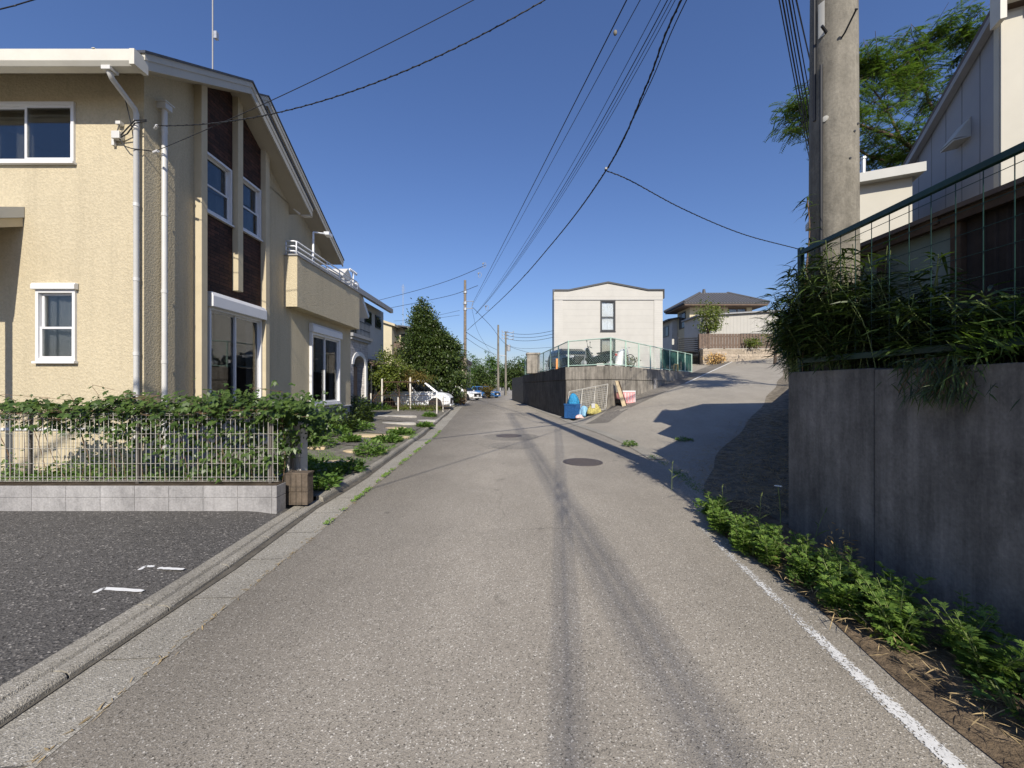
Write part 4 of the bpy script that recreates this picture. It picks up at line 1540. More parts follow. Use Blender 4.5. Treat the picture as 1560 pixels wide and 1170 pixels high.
v1 = car('minivan', 'white minivan parked facing the road, partly behind shrub and low wire fence', 'van', M['car_white'], 4.75, 1.72, 1.87, 'van')
place(v1, -6.20, 24.2, .09, 0)
v2 = car('parked_car', 'white car with its front toward the road, beyond the tall evergreen tree', 'car', M['car_white'], 4.2, 1.7, 1.48, 'car')
place(v2, -5.3, 41.5, .05, -38)
v3 = car('parked_car', 'blue car at the far end of the road behind a brown bush', 'car', M['car_blue'], 4.3, 1.72, 1.52, 'car')
place(v3, -3.6, 50.5, .0, -38)
v4 = car('parked_car', 'low black car on the walled yard in front of the white apartment house', 'car', M['car_black'], 4.4, 1.75, 1.34, 'car')
place(v4, 3.45, 22.4, 2.4, -80)

# ================================================================== FAR POLES AND END OF THE ROAD
def pole(label, u, v_top, Y, r0, r1, mat, name='utility_pole', base=0.0):
    p = at(u, v_top, Y)
    t = thing(name, label, 'pole', (p.x, Y, base))
    m = MB()
    m.tube([(p.x, Y, base - .2), (p.x, Y, p.z)], [r0, r1], 12)
    m.build('shaft', mat, t, smooth='auto')
    return t, p


t, wp = pole('dark weathered utility pole standing right of the tall evergreen', 708.5, 427, 37, .17, .12, M['wood_pole'])
m = MB()
for (v, u1) in ((459, 722), (470, 721)):
    a, b = at(708.5, v, 36.9), at(u1, v, 36.9)
    m.cyl(a, b, .035, 6)
m.cyl(at(721, 459, 36.9), at(718, 470, 36.9), .03, 6)
m.build('crossarm', M['steel'], t)
m = MB()
for v in (445, 462, 471):
    q = at(708.5, v, 37)
    m.cyl((q.x, 37, q.z - .12), (q.x, 37, q.z + .12), .19, 10)
m.build('clamp', M['steel'], t)
for (u, vt, Y, r, lab) in ((759, 495, 60, .2, 'pale concrete pole at the far end of the road, left of the pair'), (770.5, 505, 62, .19, 'pale concrete pole with cross arms, right of the far pair')):
    t, p = pole(lab, u, vt, Y, r, r * .7, M['concrete_pole'])
    if Y == 62:
        for k, v in enumerate((506, 511, 516)):
            a, b = at(765, v, Y), at(782, v + 1, Y)
            m = MB()
            m.cyl(a, b, .05, 6)
            for s_ in (0, .5, 1):
                q = a.lerp(b, s_)
                m.cyl(q, q + Vector((0, 0, .3)), .07, 6)
            m.build('crossarm', M['steel'], t)
        m = MB()
        q = at(772, 530, Y - .3)
        m.cyl((q.x + .3, Y - .2, q.z - .5), (q.x + .3, Y - .2, q.z + .5), .3, 12)
        m.build('transformer', M['steel'], t)
    else:
        m = MB()
        m.cyl(at(757, 541, Y), at(770, 542, Y), .06, 6)
        m.build('crossarm', M['steel'], t)
t = thing('parapet', 'low pale parapet wall closing the far end of the road', 'wall', (0, 66, 0))
m = MB()
a, b = at(762, 600, 62), at(800, 598, 68)
m.obox((a.x, a.y, 0), (Vector((b.x, b.y, 0)) - Vector((a.x, a.y, 0))).normalized(), (0, 1, 0), 0, 12, 0, .25, 0, .75)
m.build('wall', M['concrete_grey'], t)
m = MB()
for k in range(7):
    q = Vector((a.x, a.y, .75)).lerp(Vector((b.x, b.y, .75)), k / 3)
    m.cyl(q, q + Vector((0, 0, .5)), .05, 6)
m.build('rail_post', M['white'], t)

# ================================================================== LOW GARDEN FENCE IN FRONT OF THE VAN
t = thing('garden_fence', 'low rusty wire fence with off white posts in front of the white minivan', 'fence', (-6, 20.5, .1))
for (u, vt, vb, Y) in ((582, 577, 620, 20.8), (625, 575, 622, 20.9), (606.5, 605, 630, 19.6), (665.5, 605, 631, 19.6), (565, 599, 620, 20.5), (675, 603, 622, 21.0)):
    a, b = at(u, vb, Y), at(u, vt, Y)
    m = MB()
    m.cyl((a.x, Y, .0), (a.x, Y, b.z), .045 if Y > 20.7 and vt < 590 else .035, 8)
    m.build('post', M['post_white'], t)
m = MB()
for v in (602, 612, 619):
    m.cyl(at(562, v, 20.7), at(684, v, 20.7), .012, 5)
a, b = at(562, 602, 20.7), at(684, 619, 20.7)
x = a.x
while x < b.x:
    m.cyl((x, 20.7, .2), (x, 20.7, a.z), .006, 4)
    x += .13
m.cyl(at(582, 582, 20.8), at(634, 582, 20.8), .03, 6)
m.cyl(at(585, 588, 20.8), at(567, 612, 20.8), .03, 6)
m.cyl(at(590, 590, 20.8), at(582, 602, 20.8), .03, 6)
m.build('wire_panel', M['wood'], t)

# ================================================================== APARTMENT HOUSE ON ITS RETAINING WALL
WZ = 2.43
CORN = [Vector((.97, 33, 0)), Vector((2.59, 18.3, 0)), Vector((4.42, 16.85, 0)), Vector((8.6, 21.6, 0)), Vector((12.4, 25.95, 0))]
t = thing('retaining_wall', 'weathered brown concrete retaining wall below the apartment house and its green fence', 'wall', (4.42, 16.85, 0))
m = MB()
for i in range(4):
    a, b = CORN[i], CORN[i + 1]
    d = (b - a).normalized()
    nn = Vector((d.y, -d.x, 0))
    if nn.dot(Vector((0, -1, 0))) < 0 and i > 0:
        nn = -nn
    if i == 0:
        nn = Vector((-1, -.1, 0)).normalized()
    th = -nn * .25
    zt = WZ + .02
    lo = a.copy(), b.copy()
    m.mat(1 if i == 0 else 0)
    m.prism([(a.x, a.y, -.3), (b.x, b.y, -.3), (b.x, b.y, zt - .62), (a.x, a.y, zt - .62)], th)
    e = nn * .03
    m.prism([(a.x + e.x, a.y + e.y, zt - .60), (b.x + e.x, b.y + e.y, zt - .60), (b.x + e.x, b.y + e.y, zt), (a.x + e.x, a.y + e.y, zt)], th - e)
m.build('wall', [M['concrete_brown'], M['concrete_black']], t)
m = MB()
d3 = (CORN[3] - CORN[2]).normalized()
n3 = Vector((d3.y, -d3.x, 0))
for s_ in (4.75, 4.95):
    q = CORN[2] + d3 * s_ + n3 * .06
    m.cyl((q.x, q.y, 1.1), (q.x, q.y, 1.95), .04, 8)
m.build('drain_pipe', M['concrete_grey'], t)
t2 = thing('stone_gate_post', 'square mossy stone post standing on the retaining wall left of the fence', 'post', (1.45, 29.5, WZ))
q = at(812, 555, 27)
m = MB()
m.box(q.x - .45, q.x + .45, 26.6, 27.5, WZ, at(812, 541, 27).z)
m.box(q.x - .5, q.x + .5, 26.55, 27.55, at(812, 541, 27).z, at(812, 539, 27).z + .05)
m.build('shaft', M['concrete_brown'], t2, bevel=.03)

fe = thing('chain_link_fence', 'pale green chain link fence around the yard of the apartment house', 'fence', (4.42, 16.85, WZ))
FH = 1.28
off = [CORN[0] + Vector((.16, .0, 0)), CORN[1] + Vector((.14, .14, 0)), CORN[2] + Vector((0, .2, 0)), CORN[3] + Vector((-.1, .15, 0)), CORN[4] + Vector((-.1, .12, 0))]
mesh = MB()
mesh_far = MB()
rails = MB()
rails2 = MB()
zb, zt = WZ + .10, WZ + FH
for i in range(4):
    a, b = off[i], off[i + 1]
    Ls = (b - a).length
    d = (b - a) / Ls
    r_ = rails
    r_.cyl((a.x, a.y, zt), (b.x, b.y, zt), .026, 7)
    r_.cyl((a.x, a.y, zb), (b.x, b.y, zb), .024, 7)
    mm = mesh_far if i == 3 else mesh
    hh = zt - zb
    pit = .115
    s_ = -hh
    while s_ < Ls:
        for sg in (1, -1):
            s0, s1 = (s_, s_ + hh) if sg == 1 else (s_ + hh, s_)
            lo, hi = 0.0, 1.0
            A_, B_ = (s0, 0.0), (s1, hh)
            def clip(A_, B_):
                (x0, z0), (x1, z1) = A_, B_
                if x0 > x1:
                    (x0, z0), (x1, z1) = (x1, z1), (x0, z0)
                if x1 <= 0 or x0 >= Ls:
                    return None
                if x0 < 0:
                    z0 += (z1 - z0) * (0 - x0) / (x1 - x0); x0 = 0
                if x1 > Ls:
                    z1 = z0 + (z1 - z0) * (Ls - x0) / (x1 - x0); x1 = Ls
                return (x0, z0), (x1, z1)
            cc = clip(A_, B_)
            if cc:
                p, q = a + d * cc[0][0], a + d * cc[1][0]
                mm.cyl((p.x, p.y, zb + cc[0][1]), (q.x, q.y, zb + cc[1][1]), .0022, 3)
        s_ += pit
    npost = {0: 7, 1: 1, 2: 4, 3: 4}[i]
    for k in range(npost + (1 if i == 3 else 0)):
        p = a + d * Ls * k / npost
        mb = MB()
        mb.cyl((p.x, p.y, WZ), (p.x, p.y, zt + .03), .034, 8)
        mb.build('post', M['green_pale'], fe)
rails.build('rail', M['green_pale'], fe)
mesh.build('mesh_panel', M['green_pale'], fe)
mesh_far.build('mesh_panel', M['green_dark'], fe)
m = MB()
a, b = off[3], off[4]
dd = (b - a).normalized()
for k in range(26):
    p, q = a.lerp(b, k / 26), a.lerp(b, (k + .93) / 26)
    s1 = .02 * math.sin(k * 1.7)
    m.quad((p.x - .03, p.y + .04, zb + .02), (q.x - .03, q.y + .04 + s1, zb + .02), (q.x - .03, q.y + .04 + s1, zt - .05), (p.x - .03, p.y + .04, zt - .05))
m.build('privacy_net', M['green_net'], fe)

ap = thing('apartment_house', 'white two storey apartment house with dark roof edge and one tall window', 'house', (6.8, 27, WZ))
AY = 27.0
ax0, ax1 = px0(844, AY), px0(1009.5, AY)
az_e, az_p = at(0, 443.5, AY).z, at(0, 431.5, AY).z
amid = px0(926, AY)
m = MB()
hw_ = [(px0(914.5, AY) - ax0, px0(937.5, AY) - ax0, at(0, 505, AY).z - 2.4, at(0, 458, AY).z - 2.4), (px0(914.5, AY) - ax0, px0(937.5, AY) - ax0, at(0, 549, AY).z - 2.4, at(0, 515, AY).z - 2.4)]
zs_ = at(0, 457, AY).z
wall(m, (ax0, AY, 2.4), (1, 0, 0), (0, -1, 0), ax1 - ax0, zs_ - 2.4, hw_)
SK = 1.05                                               # the side walls run back at a slant
for xx in (ax0 + .01, ax1 - .01):
    m.quad((xx, AY + .02, 2.4), (xx + SK, AY + 9, 2.4), (xx + SK, AY + 9, az_e), (xx, AY + .02, az_e))
m.quad((ax0 + SK, AY + 9, 2.4), (ax1 + SK, AY + 9, 2.4), (ax1 + SK, AY + 9, az_e), (ax0 + SK, AY + 9, az_e))
m.build('wall', M['siding_cream'], ap)
m = MB()
rise = [(ax0, az_e), (px0(866, AY), az_e), (amid, az_p), (px0(987, AY), az_e + .02), (ax1, az_e + .02)]
m.prism([(ax0 - .02, AY - .03, zs_ + .03)] + [(x, AY - .03, z) for x, z in rise] + [(ax1 + .02, AY - .03, zs_ + .03)], (0, .13, 0))
m.build('gable_panel', M['siding_cream'], ap)
m = MB()
m.box(ax0 - .02, ax1 + .02, AY - .05, AY + .02, zs_ - .02, zs_ + .028)
m.build('belt_moulding', M['grey_trim'], ap)
m = MB()
for (x, z), (x2, z2) in zip(rise[:-1], rise[1:]):
    m.prism([(x - .0, AY - .10, z), (x2 + .0, AY - .10, z2), (x2, AY - .10, z2 + .11), (x, AY - .10, z + .11)], (SK, 9.3, 0))
m.box(ax0 - .10, ax0 - .021, AY - .10, AY + .1, zs_ - .05, az_e + .11)
m.box(ax1 + .021, ax1 + .10, AY - .10, AY + .1, zs_ + .10, az_e + .13)
m.build('roof_edge', M['black_frame'], ap)
m = MB()
m.box(ax0 + .01, ax0 + .62, AY - .035, AY - .005, 2.4, zs_ - .025)
m.box(ax1 - .62, ax1 - .01, AY - .035, AY - .005, 2.4, zs_ - .025)
m.build('corner_cladding', M['siding_rib'], ap)
m = MB()
m.cyl((ax0 - .07, AY - .03, 2.4), (ax0 - .07, AY - .03, zs_), .05, 8)
m.build('downspout', M['black_frame'], ap)
for k, h in enumerate(hw_):
    window(ap, (ax0, AY, 2.4), (1, 0, 0), (0, -1, 0), *h, style='fixed' if k else 'hung', fm=M['black_frame'], curtain=M['curtain'] if k == 0 else M['curtain_grey'], curt=((0.02, .5), (.5, .98)), fw=.07, back=M['dark_room'])

# things on the yard
YZ = 2.40
def cyc_wheel(mb, c, ax, r, tube_r):
    mb.lathe(c, ax, [(r - tube_r, -tube_r), (r + tube_r * .6, -tube_r * .5), (r + tube_r * .6, tube_r * .5), (r - tube_r, tube_r)], 20)


def motorcycle():
    t = thing('scooter', 'black motor scooter with mirrors on the walled yard beside the black car', 'motorbike')
    for x in (-.62, .62):
        m = MB()
        m.lathe((x, 0, .27), (0, 1, 0), [(.15, -.05), (.26, -.055), (.275, 0), (.26, .055), (.15, .05), (.15, -.05)], 18)
        w_ = m.build('wheel', M['rubber'], t, smooth='auto')
        m = MB()
        m.lathe((x, 0, .27), (0, 1, 0), [(.145, -.03), (.145, .03), (.03, .05), (.01, .06)], 14)
        m.build('rim', M['steel'], w_)
    m = MB()
    m.prism([(-.75, -.16, .42), (-.35, -.16, .26), (.22, -.16, .24), (.40, -.16, .45), (.52, -.16, .98), (.40, -.16, 1.02), (.20, -.16, .52), (-.05, -.16, .62), (-.78, -.16, .74), (-.92, -.16, .66)], (0, .32, 0))
    m.build('body', M['car_black'], t, bevel=.05, seg=3)
    m = MB()
    m.prism([(-.85, -.14, .745), (-.05, -.14, .66), (.0, -.14, .74), (-.4, -.14, .80), (-.85, -.14, .84)], (0, .28, 0))
    m.build('seat', M['black'], t, bevel=.03)
    m = MB()
    m.tube([(.62, -.09, .27), (.45, -.09, .95)], .028, 6)
    m.tube([(.62, .09, .27), (.45, .09, .95)], .028, 6)
    m.build('fork', M['steel'], t)
    m = MB()
    m.tube([(.32, -.36, 1.04), (.40, -.2, 1.08), (.42, 0, 1.02), (.40, .2, 1.08), (.32, .36, 1.04)], .017, 6)
    m.build('handlebar', M['black'], t)
    for sd in (-1, 1):
        m = MB()
        m.tube([(.38, sd * .24, 1.08), (.40, sd * .32, 1.26)], .009, 5)
        m.ball((.40, sd * .33, 1.31), .065, 7, (.3, 1, .8))
        m.build('mirror', M['black'], t)
    m = MB()
    m.ball((.53, 0, .92), .10, 8, (.6, 1, .9))
    m.build('headlight', M['lamp_clear'], t, smooth=True)
    m = MB()
    m.box(-.98, -.88, -.07, .07, .58, .68)
    m.build('tail_light', M['lamp_red'], t)
    return t


mc = motorcycle()
place(mc, at(909, 0, 18.4).x, 18.4, YZ, 155)


def bicycle(label):
    t = thing('bicycle', label, 'bicycle')
    for x in (-.52, .52):
        m = MB()
        m.lathe((x, 0, .33), (0, 1, 0), [(.31, -.018), (.335, 0), (.31, .018), (.30, 0), (.31, -.018)], 24)
        w_ = m.build('wheel', M['rubber'], t)
        m = MB()
        for k in range(8):
            a = k * .785
            m.cyl((x, 0, .33), (x + .3 * math.cos(a), 0, .33 + .3 * math.sin(a)), .003, 3)
        m.build('spokes', M['steel'], w_)
    m = MB()
    for a, b in (((-.52, 0, .33), (-.12, 0, .30)), ((-.12, 0, .30), (-.25, 0, .78)), ((-.12, 0, .30), (.36, 0, .72)), ((-.25, 0, .62), (.36, 0, .80)), ((-.52, 0, .33), (-.22, 0, .66)), ((.36, 0, .9), (.52, 0, .33))):
        m.cyl(a, b, .016, 6)
    m.build('frame', M['steel'], t)
    m = MB()
    m.box(-.38, -.14, -.07, .07, .80, .86)
    m.build('saddle', M['black'], t, bevel=.02)
    m = MB()
    m.tube([(.26, -.28, 1.0), (.34, -.1, 1.02), (.35, 0, .92), (.34, .1, 1.02), (.26, .28, 1.0)], .013, 6)
    m.build('handlebar', M['steel'], t)
    return t


b1 = bicycle('grey bicycle parked on the walled yard left of the apartment house')
place(b1, at(835, 0, 26).x, 26, YZ, 62)
b2 = bicycle('bicycle half covered by a white cloth on the yard near the fence corner')
place(b2, at(947, 0, 18.6).x, 18.6, YZ, -60)
# white cloth over the second bicycle
bm2 = MB()
c = Vector((at(945, 0, 18.6).x, 18.55, YZ))
rows = []
for i in range(9):
    t_ = i / 8
    z = 1.0 - .06 * math.cos(9 * t_) - .95 * t_
    rr = .17 + .20 * t_ ** 1.1
    rows.append([(c.x + .16 * (1 - t_) ** 2 + rr * (1 + .22 * math.sin(5 * a + i * .4) * t_) * math.cos(a) * .8 - .14 * t_, c.y + rr * (1 + .12 * math.sin(5 * a + 1) * t_) * math.sin(a) * .7, c.z + z) for a in np.linspace(0, 2 * math.pi, 25)[:-1]])
bm2.rings(rows)
tag(bm2.build('cloth_cover', M['white'], smooth=True), 'white cloth hanging over a bicycle near the fence corner', 'cloth')
m = MB()
q = at(848.5, 560, 20.5)
m.box(q.x - .06, q.x + .06, 20.45, 20.57, YZ, YZ + .62)
m.box(q.x - .09, q.x + .09, 20.42, 20.6, YZ, YZ + .06)
tag(m.build('orange_post', M['orange'], bevel=.015), 'short orange post standing beside the black car behind the green fence', 'bollard')
# yellow guard bar
m = MB()
a, b = CORN[2] + d3 * 8.05, CORN[2] + d3 * 8.75
m.tube([(a.x, a.y, WZ), (a.x, a.y, WZ + .36), (a.x + d3.x * .08, a.y + d3.y * .08, WZ + .44), (b.x - d3.x * .08, b.y - d3.y * .08, WZ + .44), (b.x, b.y, WZ + .36), (b.x, b.y, WZ)], .035, 8)
tag(m.build('guard_bar', M['yellow'], smooth=True), 'yellow U shaped guard bar on the retaining wall by the dark net', 'guard rail')

# rubbish corner at the foot of the wall
FW0, FW1 = CORN[1], CORN[2]
fd = (FW1 - FW0).normalized()
fn = Vector((fd.y, -fd.x, 0))
fpt = lambda s_, o: FW0 + fd * s_ + fn * o
GZ = lambda p: HT(p.x, p.y)


def tub(name, label, cat, s_, o, w, dpt, h, mat, group=None, grid=True, tilt=0):
    c = fpt(s_, o)
    z = GZ(c) + .01
    t = thing(name, label, cat, (c.x, c.y, z), group)
    m = MB()
    for (u0, u1, v0, v1) in ((-w / 2, w / 2, -dpt / 2, -dpt / 2 + .03), (-w / 2, w / 2, dpt / 2 - .03, dpt / 2), (-w / 2, -w / 2 + .03, -dpt / 2 + .03, dpt / 2 - .03), (w / 2 - .03, w / 2, -dpt / 2 + .03, dpt / 2 - .03)):
        m.obox((c.x, c.y, z), fd, fn, u0, u1, v0, v1, 0, h)
    m.obox((c.x, c.y, z), fd, fn, -w / 2 + .03, w / 2 - .03, -dpt / 2 + .03, dpt / 2 - .03, 0, .03)
    m.build('basket', mat, t)
    m = MB()
    m.obox((c.x, c.y, z), fd, fn, -w / 2 - .02, w / 2 + .02, -dpt / 2 - .02, -dpt / 2, h - .06, h)
    m.obox((c.x, c.y, z), fd, fn, -w / 2 - .02, w / 2 + .02, dpt / 2, dpt / 2 + .02, h - .06, h)
    n = 5
    for k in range(n):
        u = -w / 2 + w * (k + .5) / n
        m.obox((c.x, c.y, z), fd, fn, u - .012, u + .012, dpt / 2 + .0005, dpt / 2 + .012, 0, h - .06)
    m.obox((c.x, c.y, z), fd, fn, -w / 2, w / 2, dpt / 2 + .001, dpt / 2 + .010, h * .45, h * .45 + .03)
    m.build('rim', mat, t)
    return t, c, z


def heap(name, label, cat, c, z, rx, ry, h, mat, seed, lumps=.2):
    rng = np.random.default_rng(seed)
    m = MB()
    ph = rng.uniform(0, 6, 6)
    rows = []
    for i in range(10):
        t_ = i / 9
        a_ = t_ * math.pi / 2
        rows.append([(c.x + rx * math.cos(a_) * (1 + lumps * math.sin(3 * a + ph[0] + t_ * 3) + lumps * .6 * math.sin(7 * a + ph[1])) * math.cos(a) + .01, c.y + ry * math.cos(a_) * (1 + lumps * math.sin(3 * a + ph[2])) * math.sin(a), z + h * math.sin(a_) * (1 + .1 * math.sin(4 * a + ph[3]) * (1 - t_))) for a in np.linspace(0, 2 * math.pi, 29)[:-1]])
    m.rings(rows)
    return tag(m.build(name, mat, smooth=True), label, cat)


t, c, z = tub('mesh_bin', 'dark blue collapsible bin at the corner of the retaining wall', 'bin', .62, .42, .62, .50, .66, M['blue'])
heap('folded_net', 'bright blue net heaped in the dark blue bin', 'net', Vector((c.x, c.y, 0)), z + .52, .26, .24, .62, M['blue_net'], 3, .14)
c = fpt(1.15, .40)
heap('rubbish_bag', 'pale blue rubbish bag on the ground beside the dark blue bin', 'bag', c, GZ(c), .22, .2, .48, M['blue_bag'], 4)
c = fpt(1.70, .42)
heap('folded_net', 'yellow net bundled on the ground in front of the leaning wire panel', 'net', c, GZ(c), .30, .22, .46, M['yellow_net'], 6)
c = fpt(1.74, .62)
m = MB()
m.obox((c.x, c.y, GZ(c) + .32), fd, fn, -.08, .08, -.02, .0, 0, .2)
tag(m.build('paper_notice', M['white']), 'small white paper notice lying on the yellow net', 'paper')
c = fpt(1.05, .62)
heap('plastic_bag', 'pink and white plastic bag low on the ground before the pale blue bag', 'bag', c, GZ(c), .2, .12, .16, simple('faded pink plastic', (.62, .42, .40), .6, .4, 0, .3, 14), 8)
# leaning wire panel
t = thing('wire_panel', 'pale wire grid panel leaning on the retaining wall behind the bins', 'wire panel', (3.2, 17.7, .1))
m = MB()
lean = lambda s_, h: (lambda p: Vector((p.x, p.y, GZ(fpt(s_, .3)) * 0 + .12 + .18 * s_ + h)))(fpt(s_, .34 - .20 * h))
for s_ in (.25, .95, 1.6, 2.2):
    m.cyl(lean(s_, 0), lean(s_, 1.12), .014, 6)
for h in (0.02, 1.12):
    m.cyl(lean(.25, h), lean(2.2, h), .016, 6)
m.build('frame', M['fence_wire'], t)
m = MB()
for k in range(1, 26):
    s_ = .25 + 1.95 * k / 26
    m.cyl(lean(s_, .02), lean(s_, 1.1), .005, 4)
for k in range(1, 12):
    m.cyl(lean(.25, k * .09), lean(2.2, k * .09), .005, 4)
m.build('grid', M['fence_wire'], t)
t = thing('board', 'narrow pale board leaning against the corner of the retaining wall', 'board', (4.3, 16.8, .5))
m = MB()
p, q = CORN[2] + Vector((.10, -.12, 1.78)), CORN[2] + Vector((.42, -.30, .45))
m.prism([p, p + Vector((.16, .05, 0)), q + Vector((.2, .06, 0)), q], (0, -.04, .0))
m.build('plank', M['stone'], t)
m = MB()
m.tube([p + Vector((.17, -.02, 0)), q + Vector((.23, .03, 0))], .02, 5)
m.build('edge_strip', M['wood'], t)
# pink crate
cc = C0 + LD * .75 + LN * .28
z = HT(cc.x, cc.y)
t = thing('plastic_crate', 'pink and white plastic crate tipped on the slope below the wall', 'crate', (cc.x, cc.y, z))
m = MB()
U_, V_ = Vector((.93, .37, 0)), Vector((.37, -.93, 0))
for (u0, u1, v0, v1, z0, z1) in ((-.36, .36, -.22, -.19, 0, .5), (-.36, .36, .19, .22, 0, .5), (-.36, -.33, -.19, .19, 0, .5), (.33, .36, -.19, .19, 0, .5)):
    m.obox(cc.to_tuple()[:2] + (z,), U_, V_, u0, u1, v0, v1, z0, z1)
m.build('basket', M['pink'], t)
m = MB()
m.obox(cc.to_tuple()[:2] + (z,), U_, V_, -.38, .38, -.24, .24, .5, .56)
m.obox(cc.to_tuple()[:2] + (z,), U_, V_, .36, .385, -.2, .23, 0, .5)
for k in range(5):
    m.obox(cc.to_tuple()[:2] + (z,), U_, V_, -.34 + k * .155, -.31 + k * .155, .2205, .235, .05, .46)
m.build('rim', M['white'], t)
m = MB()
m.obox(cc.to_tuple()[:2] + (z,), U_, V_, -.52, -.36, .0, .26, 0, .18)
m.build('base_block', M['black'], t)

# ================================================================== JAPANESE HOUSE UP THE SLOPE
JZ = 4.35
jh = thing('tile_roof_house', 'cream two storey house with grey hipped tile roof up the slope', 'house', (20, 36, JZ))
JX0, JX1, JY0, JY1 = 16.8, 22.7, 36.0, 38.6
ez = at(0, 466, 36).z
m = MB()
wall(m, (JX0, JY0, JZ), (1, 0, 0), (0, -1, 0), JX1 - JX0, ez - JZ, [(px0(1109, 36) - JX0, px0(1137, 36) - JX0, 3.35, 4.6)])
m.box(JX0, JX0 + .05, JY0 + .002, JY1, JZ, ez)
m.box(JX1 - .05, JX1, JY0 + .002, JY1, JZ, ez)
m.box(JX0, JX1, JY1, JY1 + .05, JZ, ez)
m.build('wall', M['plaster_cream'], jh)
window(jh, (JX0, JY0, JZ), (1, 0, 0), (0, -1, 0), px0(1109, 36) - JX0, px0(1137, 36) - JX0, 3.35, 4.6, fm=M['brown_paint'], back=M['curtain_grey'], fw=.07)
m = MB()
E = 1.0
rz = ez + 1.40
ex0, ex1, ey0, ey1 = JX0 - E, JX1 + E, JY0 - E, JY1 + E
r0, r1 = (JX0 + 1.6, (JY0 + JY1) / 2), (JX1 - 1.6, (JY0 + JY1) / 2)
eav = [(ex0, ey0, ez), (ex1, ey0, ez), (ex1, ey1, ez), (ex0, ey1, ez)]
rr0, rr1 = (r0[0], r0[1], rz), (r1[0], r1[1], rz)
for poly in ([eav[0], eav[1], rr1, rr0], [eav[1], eav[2], rr1], [eav[2], eav[3], rr0, rr1], [eav[3], eav[0], rr0]):
    m.prism(poly, (0, 0, .14))
jr = m.build('roof', M['tile'], jh)
m = MB()
m.tube([rr0, rr1], .17, 8)
for a, b in ((eav[0], rr0), (eav[1], rr1), (eav[3], rr0), (eav[2], rr1)):
    m.tube([(a[0], a[1], a[2] + .16), (b[0], b[1], b[2] + .16)], .11, 7)
m.tube([(rr0[0] + .4, rr0[1], rz), (rr0[0] + .4, rr0[1], rz + .5)], [.2, .12], 7)
m.build('ridge', M['tile'], jr)
m = MB()
m.box(ex0 + .1, ex1 - .1, ey0 + .05, ey1 - .1, ez - .14, ez - .02)
m.build('eave_soffit', M['brown_paint'], jr)
m = MB()
x = ex0
while x < ex1 - .1:
    k_ = min(1.0, max(.06, (x + .13 - ex0) / (r0[0] - ex0)), max(.06, (ex1 - x - .13) / (ex1 - r1[0])))
    m.cyl((x + .13, ey0 - .02, ez + .10), (x + .13, ey0 + (r0[1] - ey0) * k_, ez + .10 + (rz - ez) * k_), .075, 6)
    x += .27
m.build('tile_rows', M['tile'], jr)
# left wing, lower
m = MB()
m.box(JX0 - .55, JX0 + 3, 38.66, 43.5, JZ, ez - .75)
m.build('wing_wall', M['plaster_white'], jh)
m = MB()
m.prism([(JX0 - 1.1, 38.3, ez - .95), (JX0 + 3, 38.3, ez - .25), (JX0 + 3, 44, ez - .25), (JX0 - 1.1, 44, ez - .95)], (0, 0, .14))
m.build('wing_roof', M['tile'], jh)
for (y0, z0, z1) in ((36.8, 7.2, 8.8), (39.4, 6.7, 7.8), (41.6, 6.7, 7.8)):
    m = MB()
    xx = JX0 if y0 < 38.6 else JX0 - .55
    m.box(xx - .05, xx - .003, y0, y0 + 1.4, z0, z1)
    w_ = m.build('window', M['black_frame'], jh)
    m = MB()
    m.box(xx - .056, xx - .051, y0 + .1, y0 + .7, z0 + .1, z1 - .1)
    m.build('pane', M['car_glass'], w_)
# white ribbed annex in front
an = thing('annex', 'low white ribbed annex with flat dark roof edge before the tile roof house', 'shed', (19, 33.2, JZ))
AX0, AX1, AYY = px0(1066, 33), px0(1186, 33), 33.0
m = MB()
zt0, zt1 = at(0, 482, AYY).z, at(0, 474.5, AYY).z
wall(m, (AX0, AYY, JZ - .4), (1, 0, 0), (0, -1, 0), AX1 - AX0, at(0, 484, AYY).z - JZ + .4, [(px0(1128, AYY) - AX0, px0(1163, AYY) - AX0, 1.25, 2.15)])
m.add([(AX0, AYY, at(0, 484, AYY).z), (AX1, AYY, at(0, 484, AYY).z), (AX1, AYY, zt1), (AX0, AYY, zt0)], [(0, 1, 2, 3)])
m.build('wall', M['siding_white'], an)
m = MB()
m.quad((AX0, AYY, JZ - .4), (AX0, AYY + 2.95, JZ - .4), (AX0, AYY + 2.95, zt0), (AX0, AYY, zt0))
m.build('side_wall', M['plaster_white'], an)
window(an, (AX0, AYY, JZ - .4), (1, 0, 0), (0, -1, 0), px0(1128, AYY) - AX0, px0(1163, AYY) - AX0, 1.25, 2.15, fm=M['black_frame'], back=M['curtain_grey'], fw=.06)
m = MB()
m.prism([(AX0 - .3, AYY - .25, zt0 + .002), (AX1 + .3, AYY - .25, zt1 + .02), (AX1 + .3, AYY - .25, zt1 + .13), (AX0 - .3, AYY - .25, zt0 + .12)], (0, 3.2, 0))
m.build('roof', M['grey_trim'], an)
